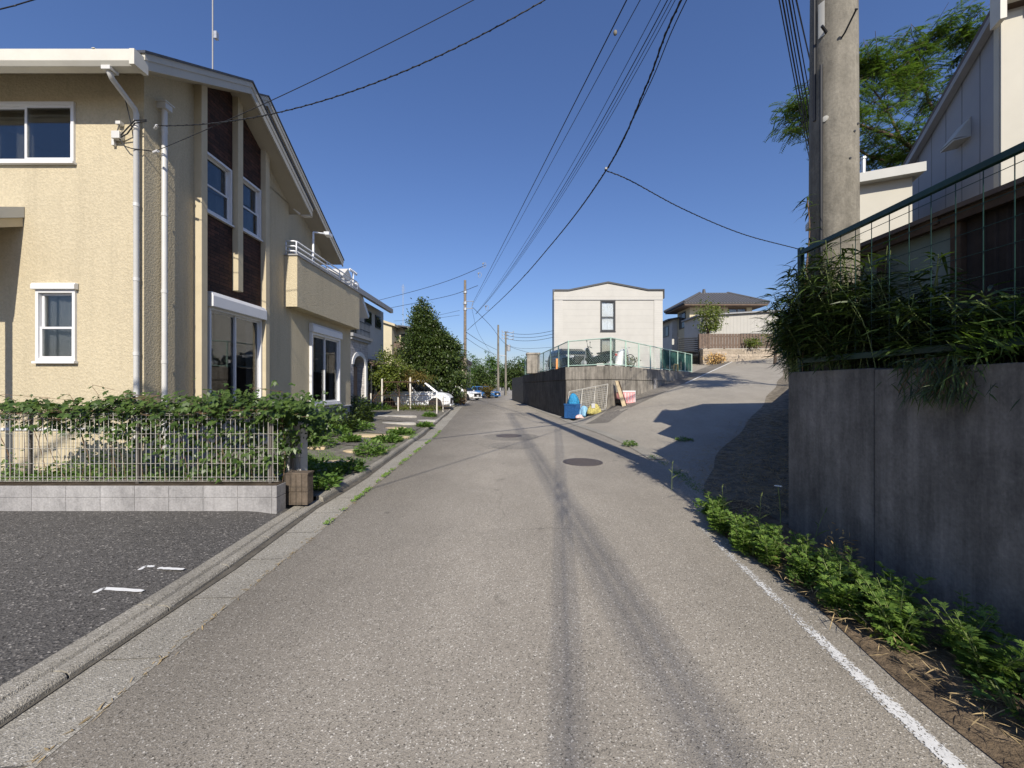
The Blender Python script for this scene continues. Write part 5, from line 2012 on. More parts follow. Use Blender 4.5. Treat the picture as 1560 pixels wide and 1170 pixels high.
# stone wall, brown board fence, slatted gate, dark garage opening
sw = thing('stone_wall', 'rubble stone wall at the top of the slope under the brown fence', 'wall', (18, 30.1, 3.2))
m = MB()
SX0, SX1 = px0(1071, 30), 26
m.box(SX0, SX1, 30.0, 30.5, 2.9, at(0, 531.5, 30).z)
m.build('wall', M['stonewall'], sw)
bf = thing('board_fence', 'brown board fence standing on the rubble stone wall', 'fence', (18, 30.2, 4.4))
m = MB()
z0, z1 = at(0, 531, 30).z, at(0, 508, 30).z
x = px0(1065, 30.2)
while x < 25.5:
    m.box(x, x + .20, 30.16, 30.19, z0 + .03, z1)
    x += .235
m.build('boards', M['brown_paint'], bf)
m = MB()
for z in (z0 + .25, z1 - .25):
    m.box(px0(1065, 30.2), 25.5, 30.192, 30.24, z, z + .09)
m.build('rail', M['brown_paint'], bf)
for k in range(6):
    m = MB()
    xx = px0(1065, 30.2) + k * 2.0
    m.box(xx, xx + .09, 30.242, 30.34, z0, z1 + .02)
    m.build('post', M['brown_paint'], bf)
gt = thing('slatted_gate', 'black slatted gate panel left of the brown board fence', 'gate', (15, 31, 3))
m = MB()
a, b = at(1034, 552, 31.5), at(1065, 518, 30.6)
for k in range(9):
    z = a.z + .5 + k * .17
    m.prism([(a.x, 31.5, z), (b.x, 30.6, z), (b.x, 30.6, z + .10), (a.x, 31.5, z + .10)], (0, .03, 0))
m.build('slats', M['black_frame'], gt)
for p, yy in ((a, 31.5), (b, 30.6)):
    m = MB()
    m.box(p.x - .05, p.x + .05, yy + .031, yy + .12, 2.4, a.z + 2.1)
    m.build('post', M['black_frame'], gt)
m = MB()
m.box(a.x, px0(1070, 30.9), 31.6, 31.9, 2.2, 3.9)
tag(m.build('garage_wall', M['concrete_wall']), 'dark low concrete wall under the black slatted gate', 'wall')
# ================================================================== NEAR CONCRETE WALL ON THE RIGHT
nx = lambda y: 2.72 + .05 * y
t = thing('concrete_wall', 'tall dark stained concrete retaining wall close on the right of the road', 'wall', (2.9, 2, 0))
m = MB()
Ys = [-6.0, -2.4, .3, 2.02, 3.02, 4.03]
TOP = lambda y: 1.70 - .012 * (4.03 - y)
for a, b in zip(Ys[:-1], Ys[1:]):
    g_ = .004
    m.prism([(nx(a + g_), a + g_, -.2), (nx(b - g_), b - g_, -.2), (nx(b - g_) + .16, b - g_, -.2), (nx(a + g_) + .16, a + g_, -.2)], (0, 0, TOP((a + b) / 2) + .2))
m.prism([(nx(-6) + .01, -6, -.2), (nx(4.02) + .01, 4.02, -.2), (nx(4.02) + .15, 4.02, -.2), (nx(-6) + .15, -6, -.2)], (0, 0, 1.84))
# return along the side slope
a, b = Vector((nx(4.03) + .165, 4.03, 0)), Vector((12.0, 16.13, 0))
d = (b - a).normalized()
for k in range(6):
    p, q = a.lerp(b, k / 6) + d * .004, a.lerp(b, (k + 1) / 6) - d * .004
    nn_ = Vector((d.y, -d.x, 0)) * .16
    m.prism([(p.x, p.y, -.3), (q.x, q.y, -.3), (q.x + nn_.x, q.y + nn_.y, -.3), (p.x + nn_.x, p.y + nn_.y, -.3)], (0, 0, 1.99))
m.build('wall', M['concrete_wall'], t, bevel=.008)
# fence on top: rail, posts, mesh
FX = lambda y: 2.85 + .025 * y
FZ = 2.905
t = thing('green_fence', 'dark green mesh fence with top rail standing on the near concrete wall', 'fence', (2.95, 2, 1.7))
m = MB()
m.box(FX(3.88) - .022, FX(3.88) + .022, 3.86, 3.905, 1.6, 2.96)
m.build('post', M['green_dark'], t, bevel=.005)
for y in (1.9, -.1, -2.1):
    m = MB()
    m.box(FX(y) - .022, FX(y) + .022, y - .022, y + .022, 1.6, 2.93)
    m.build('post', M['green_dark'], t, bevel=.005)
m = MB()
m.prism([(FX(-5) - .02, -5, FZ - .02), (FX(3.86) - .02, 3.86, FZ - .02), (FX(3.86) + .02, 3.86, FZ - .02), (FX(-5) + .02, -5, FZ - .02)], (0, 0, .045))
m.prism([(FX(-5) - .02, -5, 1.78), (FX(3.86) - .02, 3.86, 1.78), (FX(3.86) + .02, 3.86, 1.78), (FX(-5) + .02, -5, 1.78)], (0, 0, .05))
m.build('rail', M['green_dark'], t, bevel=.004)
m = MB()
for z in (2.83, 2.68, 2.53, 2.38, 2.23, 2.08, 1.93):
    m.cyl((FX(-5), -5, z), (FX(3.86), 3.86, z), .0026, 5)
y = -5.0
while y < 3.85:
    m.cyl((FX(y), y, 1.80), (FX(y), y, FZ), .003, 5)
    y += .15
m.build('mesh_panel', M['green_dark'], t)

# added panel behind the bamboo, there to cast shade on the side slope
t = thing('panel_fence', 'dark panel fence on the wall beside the side slope, behind the bamboo', 'fence', (5, 6.9, 1.69))
ra, rb = Vector((3.86, 5.1, 0)), Vector((6.75, 8.95, 0))
rd = (rb - ra).normalized()
rn = Vector((rd.y, -rd.x, 0))
m = MB()
m.obox(ra, rd, rn, 0, (rb - ra).length, .10, .13, 1.70, 2.98)
for k in range(24):
    m.obox(ra, rd, rn, k * .2, k * .2 + .16, .085, .0995, 1.72, 2.96)
m.obox(ra, rd, rn, 1.9, (rb - ra).length, .10, .13, 2.981, 3.85)
m.build('panel', M['brown_paint'], t)
for k in range(4):
    m = MB()
    m.obox(ra, rd, rn, k * 1.55, k * 1.55 + .07, .131, .20, 1.6, 3.02)
    m.build('post', M['black_frame'], t)

# ------------------------------------------------------------------ near concrete pole
PC = Vector((3.225, 3.82, 0))
t = thing('utility_pole', 'tall near concrete utility pole rising behind the green fence at right', 'pole', (PC.x, PC.y, 1.5))
m = MB()
m.tube([(PC.x, PC.y, 1.3), (PC.x, PC.y, 5), (PC.x, PC.y, 9), (PC.x, PC.y, 13.4)], [.205, .190, .165, .135], 28)
m.build('shaft', M['concrete_pole'], t, smooth='auto')
m = MB()
m.tube([(PC.x - .07, PC.y - .15, 4.875), (PC.x - .069, PC.y - .21, 4.90), (PC.x - .068, PC.y - .325, 5.0)], .008, 8)
m.lathe((PC.x - .068, PC.y - .325, 5.0), (0, -.7, .6), [(.010, 0), (.014, .004), (.012, .012), (.002, .013)], 10)
m.build('step_bolt', M['black'], t, smooth='auto')
m = MB()
m.tube([(PC.x - .15, PC.y - .10, 5.0), (PC.x - .23, PC.y - .14, 5.03)], .013, 6)
m.build('step_bolt', M['black'], t)
m = MB()
for (z0, z1, a0, a1) in ((4.98, 5.32, 3.40, 3.68),):
    r = .196
    aa = np.linspace(a0, a1, 6)
    m.rings([[(PC.x + (r + .004) * math.cos(a), PC.y + (r + .004) * math.sin(a), z) for a in aa] for z in (z0, z1)], False, False)
m.build('number_plate', M['trim_white'], t)
m = MB()
for (dx, z) in ((.085, 4.06), (-.005, 3.72), (.04, 3.98)):
    yy = PC.y - math.sqrt(.197 ** 2 - dx ** 2)
    m.cyl((PC.x + dx, yy + .01, z), (PC.x + dx, yy - .003, z), .011, 8)
m.build('pole_hole', M['black'], t)
m = MB()
m.lathe((PC.x - .165, PC.y - .10, 4.16), (-.85, -.5, 0), [(.028, .0), (.028, .006), (.01, .008)], 14)
m.build('disc_tag', M['trim_white'], t)
m = MB()
a_ = 3.55
m.tube([(PC.x + .205 * math.cos(a_), PC.y + .205 * math.sin(a_), z) for z in (1.5, 3.0, 3.6, 4.4, 4.7)], .013, 6)
m.tube([(PC.x + .2 * math.cos(3.2), PC.y + .2 * math.sin(3.2), z) for z in (4.2, 4.9, 6.0)], .012, 6)
m.build('riser_cable', M['cable'], t)
for z, L in ((13.0, 1.5), (12.3, 1.3), (9.2, .55), (8.2, .4)):
    m = MB()
    m.box(PC.x - L * .9, PC.x + L * .35, PC.y - .17, PC.y - .10, z - .04, z + .04)
    m.build('crossarm', M['steel'], t)

# ------------------------------------------------------------------ shed behind the fence
t = thing('shed', 'old dark lean-to shed with grey green panel behind the green mesh fence', 'shed', (5, 3, 1.6))
SXF = 3.92
m = MB()
m.box(SXF, SXF + .05, -3, 3.28, 1.5, 3.05)
m.box(SXF, SXF + 1.5, 4.44, 4.5, 1.5, 3.05)
m.build('wall', M['shed_dark'], t)
m = MB()
x = -3.0
while x < 3.2:
    m.cyl((SXF - .002, x, 1.5), (SXF - .002, x, 3.04), .014, 6)
    x += .076
m.build('corrugation', M['shed_dark'], t)
m = MB()
m.box(SXF, SXF + .03, 3.37, 4.36, 1.5, 2.98)
m.build('panel', M['shed_green'], t)
for (y0, y1) in ((3.285, 3.365), (4.365, 4.435)):
    m = MB()
    m.prism([(SXF - .05, y0, 1.5), (SXF + .06, y0, 1.5), (SXF + .06, y0, 3.05), (SXF - .05, y0, 3.05)], (0, y1 - y0, 0))
    m.build('post', M['wood'], t, bevel=.005)
m = MB()
m.prism([(SXF - .14, -3.2, 3.06), (SXF + 2.6, -3.2, 3.36), (SXF + 2.6, -3.2, 3.40), (SXF - .14, -3.2, 3.10)], (0, 7.9, 0))
m.build('roof', M['brown_roof'], t)
m = MB()
m.box(3.35, 6.5, -6.0, .45, 1.6, 4.7)  # added box outside the view, keeps the sun off the bamboo
m.build('tall_bay', M['shed_dark'], t)
m = MB()
m.box(SXF - .10, SXF - .05, -3.1, 4.6, 2.97, 3.055)
for k in range(9):
    y = -2.9 + k * .9
    m.box(SXF - .12, SXF + .9, y, y + .045, 3.0, 3.06)
m.build('rafter', M['wood'], t)
m = MB()
m.box(SXF - .07, SXF - .03, 3.95, 4.02, 1.6, 2.85)
m.tube([(SXF - .2, 4.35, 1.6), (SXF - .05, 4.2, 2.9)], .022, 6)
m.build('brace', M['wood'], t)

# ------------------------------------------------------------------ grey building and the pale one behind the shed
C = Vector((7.06, 5.5, 0))
Sd = Vector((.45, 1, 0)).normalized()
Fd = Vector((Sd.y, -Sd.x, 0))
gb = thing('grey_building', 'white and grey building with vertical siding and steep sloping roof edge, top right', 'building', (7.06, 5.5, 1.6))
zt, sl = 6.95, .40
m = MB()
Lb = 3.6
m.add([C + Vector((0, 0, 1.5)), C + Sd * Lb + Vector((0, 0, 1.5)), C + Sd * Lb + Vector((0, 0, zt - sl * Lb)), C + Vector((0, 0, zt))], [(0, 1, 2, 3)])
m.add([C + Sd * Lb + Vector((0, 0, 1.5)), C + Sd * Lb + Fd * 6 + Vector((0, 0, 1.5)), C + Sd * Lb + Fd * 6 + Vector((0, 0, zt - sl * Lb)), C + Sd * Lb + Vector((0, 0, zt - sl * Lb))], [(0, 1, 2, 3)])
m.build('side_wall', M['siding_grey'], gb)
m = MB()
wall(m, C + Vector((0, 0, 1.5)), Fd, -Sd, 6, zt - 1.5)
m.build('front_wall', M['siding_white'], gb)
m = MB()
m.obox(C, Fd, -Sd, -.012, .20, .004, .03, 1.5, zt - .06)
m.obox(C, Sd, -Fd, .0, .10, .004, .02, 1.5, zt - .08)
m.build('corner_trim', M['panel_cream'], gb)
rfm = MB()
ro = C - Fd * .10 - Sd * .10
q = C + Sd * (Lb + .2) - Fd * .10
za, zb_ = zt + .04, zt - sl * (Lb + .2)
V6 = Fd * 6.3
rfm.prism([ro + Vector((0, 0, za)), q + Vector((0, 0, zb_)), q + Vector((0, 0, zb_ + .10)), ro + Vector((0, 0, za + .10))], V6)
rr_ = rfm.build('roof', M['brown_roof'], gb)
m = MB()
e = -Fd * .012
m.prism([ro + e + Vector((0, 0, za - .10)), q + e + Vector((0, 0, zb_ - .10)), q + e + Vector((0, 0, zb_ - .002)), ro + e + Vector((0, 0, za - .002))], Fd * .10)
m.build('verge_board', M['grey_trim'], rr_)
m = MB()
m.obox(ro, Fd, -Sd, -.03, 6.3, .002, .13, za - .02, za + .14)
m.obox(ro, Fd, -Sd, -.035, .03, -.05, .15, za - .30, za + .20)
m.build('gutter', M['trim_white'], rr_)
m = MB()
vc = C + Sd * .62 - Fd * .002
zv = 5.55
m.prism([vc + Vector((0, 0, zv)), vc + Sd * .36 + Vector((0, 0, zv)), vc + Sd * .36 - Fd * .20 + Vector((0, 0, zv - .02)), vc - Fd * .20 + Vector((0, 0, zv - .02))], Vector((0, 0, -.02)))
m.prism([vc + Vector((0, 0, zv + .30)), vc + Vector((0, 0, zv)), vc - Fd * .20 + Vector((0, 0, zv))], Sd * .36)
m.build('vent_hood', M['pale_trim'], gb)

pb = thing('pale_outbuilding', 'small smooth cream outbuilding with pale flat eave right of the concrete pole', 'building', (6.2, 6.6, 1.6))
A = Vector((6.75, 6.42, 0))
m = MB()
ztp = at(0, 272, 6.42).z
B_ = A - Fd * .92
m.add([(A.x, A.y, 1.5), (A.x, A.y, ztp + .1), (B_.x, B_.y, ztp + .1), (B_.x, B_.y, 1.5)], [(0, 1, 2, 3)])
A2, B2 = A + Sd * 1.9, B_ + Sd * 1.9
for p, q in ((A, A2), (B_, B2), (A2, B2)):
    m.quad((p.x, p.y, 1.5), (q.x, q.y, 1.5), (q.x, q.y, ztp + .1), (p.x, p.y, ztp + .1))
m.build('wall', M['panel_cream'], pb)
m = MB()
m.obox(A, -Fd, -Sd, -.10, .98, -2.05, .16, ztp + .03, ztp + .17)
m.build('roof', M['pale_trim'], pb)
m = MB()
m.obox(A, -Fd, -Sd, -.10, .98, .162, .18, ztp + .02, ztp + .175)
m.build('fascia', M['pale_trim'], pb)
m = MB()
p = at(1315, 250, 7.6)
m.cyl((p.x, 7.6, ztp), (p.x, 7.6, at(0, 243, 7.6).z), .04, 10)
m.cyl((p.x, 7.6, at(0, 243, 7.6).z), (p.x, 7.6, at(0, 240, 7.6).z), .055, 10)
m.build('vent_pipe', M['steel'], pb)
# ================================================================== TREES
def trunk(mb, p, h, r, limbs, rng, lean=(0, 0)):
    top = Vector(p) + Vector((lean[0], lean[1], h))
    mb.tube(spline([p, Vector(p) + Vector((lean[0] * .3 + .03, lean[1] * .3, h * .45)), top], 5), [r * (1 - .055 * i) for i in range(11)], 9)
    for q in limbs:
        q = Vector(q)
        s_ = Vector(p).lerp(top, rng.uniform(.45, .95))
        mid = s_.lerp(q, .5) + Vector((0, 0, .08 * (q - s_).length))
        mb.tube(spline([s_, mid, q], 4), [r * .42 * (1 - .1 * i) for i in range(9)], 5)


def tree(name, label, cat, base, h_trunk, c, rad, ncl, nlf, leaf, cs, mat, seed, profile=None, r=.15, group=None, shell=.5, aspect=.55, nlimb=8, lean=0.0):
    rng = np.random.default_rng(seed)
    t = thing(name, label, cat, base, group)
    (V, F), cc = crown_mesh(rng, c, rad, ncl, nlf, leaf, cs, shell, profile, aspect=aspect)
    if lean:
        for A_ in (V, cc):
            A_[:, 0] += lean * np.clip((A_[:, 2] - c[2] + rad[2]) / (2 * rad[2]), 0, 1) ** 2
    raw('crown', V, F, mat, t)
    m = MB()
    sel = cc[rng.permutation(len(cc))[:nlimb]]
    trunk(m, base, h_trunk, r, sel, rng)
    m.build('trunk', M['bark'], t, smooth=True)
    return t


cone = lambda t_: float(np.interp(t_, [0, .12, .3, .5, .7, .85, .95, 1], [.75, .95, 1.03, .97, .76, .50, .22, .08]))
b = at(662, 606, 28.5)
tree('evergreen_tree', 'tall dense dark evergreen tree of cone shape beside the wooden pole', 'tree', (b.x, 28.5, 0), 6.5, (b.x + .15, 28.5, 3.75), (2.35, 2.2, 3.55), 1100, 46, .17, .22, M['leaf_dark'], 11, cone, .2, shell=.38, lean=-1.1)
b = at(610, 610, 22.3)
tree('shrub_tree', 'bushy yellow green shrub overhanging the left half of the white minivan', 'tree', (b.x, 22.0, .1), 1.6, (b.x - .75, 22.0, 2.3), (1.3, 1.0, 1.1), 170, 36, .13, .20, M['leaf_shrub'], 12, None, .07)
b = at(632, 590, 22)
tree('shrub_tree', 'low rusty brown leaved shrub in front of the white minivan windows', 'tree', (b.x - .3, 22.0, .1), 1.3, (b.x - .1, 22.0, 2.0), (1.0, .6, .42), 46, 34, .11, .17, M['leaf_rust'], 13, None, .06)
FT = [(703, 90, 7.6, 2.3, 'leaf_tree', 'far leafy tree just right of the wooden pole, slender top'), (722, 95, 8.6, 3.0, 'leaf_tree', 'far slim pointed tree between wooden pole and the pale poles'), (748, 88, 8.3, 3.2, 'leaf_tree', 'far broad leafy tree just left of the pale concrete poles'),
      (772, 92, 6.6, 2.6, 'leaf_dark', 'far dark tree straight behind the pale concrete poles'), (783, 86, 6.9, 2.6, 'leaf_dark', 'far dark tree right of the pale concrete poles'), (797, 90, 7.4, 3.0, 'leaf_tree', 'far leafy tree half hidden by the dark wall end'), (735, 84, 4.8, 3.4, 'leaf_dark', 'low dark far tree behind the blue car'), (690, 96, 7.5, 3.0, 'leaf_tree', 'far tree almost hidden by the tall evergreen'), (812, 96, 7.0, 3.0, 'leaf_dark', 'far dark tree seen through the fence left of the apartment house')]
for i, (u, Y, h, rr, mt, lab) in enumerate(FT):
    b = at(u, 600, Y)
    tree('broadleaf_tree', lab, 'tree', (b.x, Y, 0), h * .7, (b.x, Y, h * .55), (rr, rr * .8, h * .50), 110, 30, .42, .5, M[mt], 30 + i, lambda t_: max(.25, math.sin(min(1, t_ * 1.02 + .06) * math.pi) ** .6), .2, 'trees at the end of the road')
# bushes by the far cars
for (u, Y, h, r_, mt, lab) in ((742, 47, 1.7, .9, 'leaf_rust', 'brown leaved bush in front of the blue car'), (697, 36.0, 1.2, .5, 'leaf_dark', 'small dark bush at the foot of the wooden pole')):
    b = at(u, 600, Y)
    tree('bush', lab, 'bush', (b.x, Y, .0), h * .5, (b.x, Y, h * .55), (r_, r_ * .7, h * .45), 40, 30, .16, .2, M[mt], 60 + int(u), None, .05)
b = at(700, 612, 33)
tree('dry_bush', 'dry straw coloured weeds at the kerb right of the white minivan', 'bush', (b.x + .1, 32, 0), .3, (b.x + .1, 32, .25), (.5, .4, .25), 18, 26, .18, .14, M['dry_plant'], 71, None, .03)
# tree before the tile roof house
q = at(1079, 530, 31.5)
tree('garden_tree', 'round green garden tree before the tile roof house, above the board fence', 'tree', (q.x, 31.5, 4.2), 2.4, (q.x + .05, 31.5, at(0, 484, 31.5).z), (1.0, .8, 1.42), 70, 34, .15, .24, M['leaf_shrub'], 15, None, .09)
q = at(1186, 540, 26)
t = tree('leaning_tree', 'slim dark leaning tree by the bamboo, in front of the board fence', 'tree', (q.x - .25, 26, HT(q.x, 26) - .1), 1.9, (q.x + .1, 26, at(0, 502, 26).z), (1.05, .6, .85), 26, 26, .17, .26, M['leaf_shrub'], 16, None, .11, nlimb=5)
for (u, v, Y, r_, mt, lab) in ((1092, 546, 29.5, .62, 'dry_plant', 'dry orange shrub in front of the rubble stone wall'), (1150, 522, 29.8, .5, 'leaf_shrub', 'thin climbing shrub on the brown board fence')):
    p = at(u, v, Y)
    tree('bush', lab, 'bush', (p.x, Y, p.z - .5), .3, (p.x, Y, p.z), (r_ * 1.3, .4, r_ * .62), 26, 26, .13, .15, M[mt], 90 + int(u), None, .03)
q = at(927, 553, 20.5)
tree('potted_bush', 'small yellow green bush on the walled yard beside the scooter', 'bush', (q.x, 20.5, 2.4), .3, (q.x, 20.5, 2.95), (.16, .16, .42), 16, 22, .12, .09, M['leaf_shrub'], 95, None, .02)
q = at(957, 550, 20.5)
tree('round_bush', 'round olive bush on the yard right of the white cloth', 'bush', (q.x, 20.5, 2.4), .3, (q.x, 20.5, 2.78), (.42, .42, .40), 40, 24, .09, .1, M['leaf_rust'], 96, None, .03)

# feathery tree behind the concrete pole
rng = np.random.default_rng(21)
TY = 11.5
tb = at(1470, 500, TY)
ft = thing('feathery_tree', 'tall feathery leaved tree behind the concrete pole and grey building', 'tree', (tb.x, TY, 1.0))
m = MB()
limbs = []
def limb(pts, r0, r1):
    p = spline([at(*q) for q in pts], 6)
    n = len(p)
    m.tube(p, [r0 + (r1 - r0) * i / (n - 1) for i in range(n)], 6)
    limbs.append(p)
    return p


m.tube(spline([Vector((tb.x, TY, .8)), at(1462, 420, TY), at(1448, 330, TY)], 6), [.17, .16, .15, .15, .14, .14, .13, .13, .12, .12, .11, .11, .11], 9)
limb([(1448, 330, TY), (1420, 262, TY), (1375, 215, TY - .3), (1310, 190, TY - .5), (1262, 165, TY - .6)], .075, .02)
limb([(1420, 262, TY), (1380, 245, TY + .4), (1330, 240, TY + .5), (1272, 205, TY + .6), (1226, 172, TY + .4)], .05, .012)
limb([(1375, 215, TY - .3), (1340, 150, TY + .2), (1300, 105, TY + .3)], .04, .012)
limb([(1448, 330, TY), (1440, 220, TY + .4), (1410, 140, TY + .6), (1395, 80, TY + .5), (1430, 55, TY + .3)], .06, .012)
limb([(1440, 220, TY + .4), (1470, 140, TY + .3), (1480, 70, TY), (1465, 42, TY)], .05, .012)
limb([(1420, 262, TY), (1360, 290, TY + .2), (1320, 300, TY)], .03, .01)
limb([(1410, 140, TY + .6), (1360, 120, TY + .2), (1320, 95, TY)], .03, .01)
limb([(1262, 165, TY - .6), (1235, 190, TY - .5), (1212, 160, TY - .4)], .02, .008)
P, D = [], []
for p in limbs:
    n = len(p)
    for i in range(4, n):
        for k in range(int(rng.integers(3, 6))):
            base_ = p[i] + Vector(rng.normal(size=3) * .10)
            tip = base_ + Vector((rng.normal() * .42, rng.normal() * .42, rng.normal() * .26 + .16))
            m.tube([p[i], base_.lerp(tip, .5), tip], [.01, .008, .005], 4)
            for w in range(int(rng.integers(6, 11))):
                s_ = base_.lerp(tip, rng.uniform(.3, 1.0))
                d = Vector((rng.normal(), rng.normal(), rng.normal() * .35 - .05)).normalized()
                P.append(s_)
                D.append(d)
m.build('trunk', M['bark'], ft, smooth=True)
P, D = np.array([tuple(x) for x in P]), np.array([tuple(x) for x in D])
nl = 11
LP, LDr, LN_, LL, LW = [], [], [], [], []
FL = rng.uniform(.26, .42, len(P))
for k in range(nl):
    s_ = (k + 1) / nl
    dz = np.zeros_like(P)
    dz[:, 2] = -1
    pos = P + D * (FL * s_)[:, None] + dz * (FL * .35 * s_ * s_)[:, None]
    sd = nrm(np.cross(D, np.array([0, 0, 1.0])))
    for sg in (1, -1):
        LP.append(pos)
        LDr.append(nrm(sd * sg + D * .55 + dz * .35))
        LN_.append(np.tile(np.array([0, 0, 1.0]), (len(P), 1)) + rng.normal(size=P.shape) * .25)
        LL.append(FL * .27 * (1 - .45 * abs(s_ - .45)))
        LW.append(FL * .075)
V, F = diamonds(np.concatenate(LP), np.concatenate(LDr), np.concatenate(LN_), np.concatenate(LL), np.concatenate(LW), .1, .5)
raw('crown', V, F, M['leaf_locust'], ft)

# ================================================================== VINE ON THE MESH FENCE
rng = np.random.default_rng(7)
vine = thing('climbing_vine', 'thick green leafy vine sprawling over the top of the mesh fence', 'vine', (-4.5, 4.7, .4))
stems = MB()
P, D, N, L = [], [], [], []


def lobed(P, D, N, L):
    """three pointed leaf made of separate leaflets"""
    P, D, N, L = np.array(P), nrm(np.array(D)), nrm(np.array(N)), np.array(L)
    sd = nrm(np.cross(D, N))
    parts = [diamonds(P, D, N, L, L * .52, .12, .42)]
    for sg in (1, -1):
        parts.append(diamonds(P + D * L[:, None] * .04, nrm(D * .55 + sd * sg * .85), N, L * .68, L * .42, .15, .42))
    return merge(parts)


# density along the fence from left to right: (x, mat thickness, hang depth)
DX = [-7, -6.5, -5.8, -5.2, -4.6, -4.0, -3.5, -3.1, -2.7]
TH = [.08, .07, .08, .12, .17, .20, .22, .20, .12]
HG = [.25, .22, .20, .28, .42, .75, .80, .80, .55]
for k in range(1750):
    u = rng.uniform() ** .62
    x = -6.6 + 4.0 * u
    th = np.interp(x, DX, TH)
    P.append((x, 4.62 + rng.normal() * .16, 1.30 + rng.normal() * th * .42 + .03 * math.sin(x * 5) + .02 * math.sin(x * 13)))
    D.append((rng.normal() * .8, -.55 + rng.normal() * .5, -.25 + rng.normal() * .5))
    N.append((rng.normal() * .35, -.55 + rng.normal() * .3, .8))
    L.append(rng.uniform(.04, .095))
for k in range(1450):
    x = -6.6 + 3.95 * rng.uniform() ** .6
    hg = np.interp(x, DX, HG)
    P.append((x, 4.48 + rng.uniform(0, .42), 1.25 - rng.uniform() ** 1.15 * hg))
    D.append((rng.normal() * .7, -.6 + rng.normal() * .5, -.5 + rng.normal() * .4))
    N.append((rng.normal() * .4, -.7, .6))
    L.append(rng.uniform(.04, .085))
for k in range(900):                       # past the fence end, spreading towards the garden
    u = rng.uniform()
    x = -2.75 - .25 * rng.normal() - .15 * u
    P.append((-2.95 + rng.normal() * .22 - .1 * u, 4.75 + u * 1.0, 1.28 - .28 * u + rng.normal() * .13))
    D.append((.3 + rng.normal() * .7, -.5 + rng.normal() * .5, -.3 + rng.normal() * .5))
    N.append((.2, -.6, .8))
    L.append(rng.uniform(.05, .10))
for k in range(70):                        # runners through and above the mat
    x = -6.6 + 3.9 * rng.uniform()
    p0 = Vector((x, 4.6 + rng.normal() * .1, 1.26))
    up = rng.uniform() < .16
    h = rng.uniform(.12, .30) if up else rng.uniform(-.12, .06)
    p = spline([p0, p0 + Vector((rng.normal() * .08, rng.normal() * .05, h * .6)), p0 + Vector((rng.normal() * .15, rng.normal() * .08, h)), p0 + Vector((rng.normal() * .25, rng.normal() * .1, h * .8))], 4)
    stems.tube(p, .0028, 4)
    for q in p[4::3]:
        P.append(tuple(q))
        D.append((rng.normal(), -.4 + rng.normal() * .6, rng.normal() * .4))
        N.append((0, -.5, .8))
        L.append(rng.uniform(.03, .06))
for k in range(28):                        # climbing stems from the ground
    x = -6.4 + 3.7 * rng.uniform()
    stems.tube(spline([(x, 4.72, .25), (x + rng.normal() * .08, 4.66, .7), (x + rng.normal() * .15, 4.6, 1.28)], 4), .004, 4)
V, F = lobed(P, D, N, L)
raw('foliage', V, F, M['leaf_vine'], vine)
stems.build('stem', M['stem_brown'], vine)
# low plants behind the fence
P, D, N, L = [], [], [], []
for k in range(2600):
    x = rng.uniform(-7.2, -2.95)
    y = rng.uniform(5.0, 5.55)
    P.append((x, y, .22 + abs(rng.normal()) * .16 * (1 + .6 * math.sin(x * 3.1))))
    D.append((rng.normal(), rng.normal() - .3, .5 + rng.normal() * .4))
    N.append((rng.normal() * .4, -.4, .8))
    L.append(rng.uniform(.05, .10))
V, F = diamonds(np.array(P), np.array(D), np.array(N), np.array(L), np.array(L) * .5, .15)
tag(raw('ground_cover', V, F, M['leaf_weed'], loc=(-5, 5.2, .2)), None, None, None, 'stuff')

# ================================================================== GARDEN: WEEDS, FLAGSTONES, CLUMPS
def clump(name, label, cat, c, r, h, n, leaf, mat, seed, group=None, wide=.42, up=.9):
    g = np.random.default_rng(seed)
    t = thing(name, label, cat, c, group)
    a = g.uniform(0, 6.283, n)
    rr = r * np.sqrt(g.uniform(0, 1, n))
    hz = g.uniform(.05, 1, n) * h * (1 - .65 * (rr / r) ** 2)
    P = np.stack([c[0] + rr * np.cos(a), c[1] + rr * np.sin(a), c[2] + hz], 1)
    D = np.stack([np.cos(a) * .6 + g.normal(size=n) * .5, np.sin(a) * .6 + g.normal(size=n) * .5, up * g.uniform(0, 1, n)], 1)
    N = np.stack([g.normal(size=n) * .4, g.normal(size=n) * .4, np.ones(n)], 1)
    L = leaf * g.uniform(.6, 1.4, n)
    V, F = diamonds(P, D, N, L, L * wide, .2)
    raw('foliage', V, F, mat, t)
    m = MB()
    for k in range(9):
        aa, q = g.uniform(0, 6.283), r * g.uniform(.2, .8)
        m.tube([(c[0] + .1 * q * math.cos(aa), c[1] + .1 * q * math.sin(aa), c[2] - .02), (c[0] + q * math.cos(aa), c[1] + q * math.sin(aa), c[2] + h * .6)], .004, 4)
    m.build('stem', M['stem'], t)
    return t


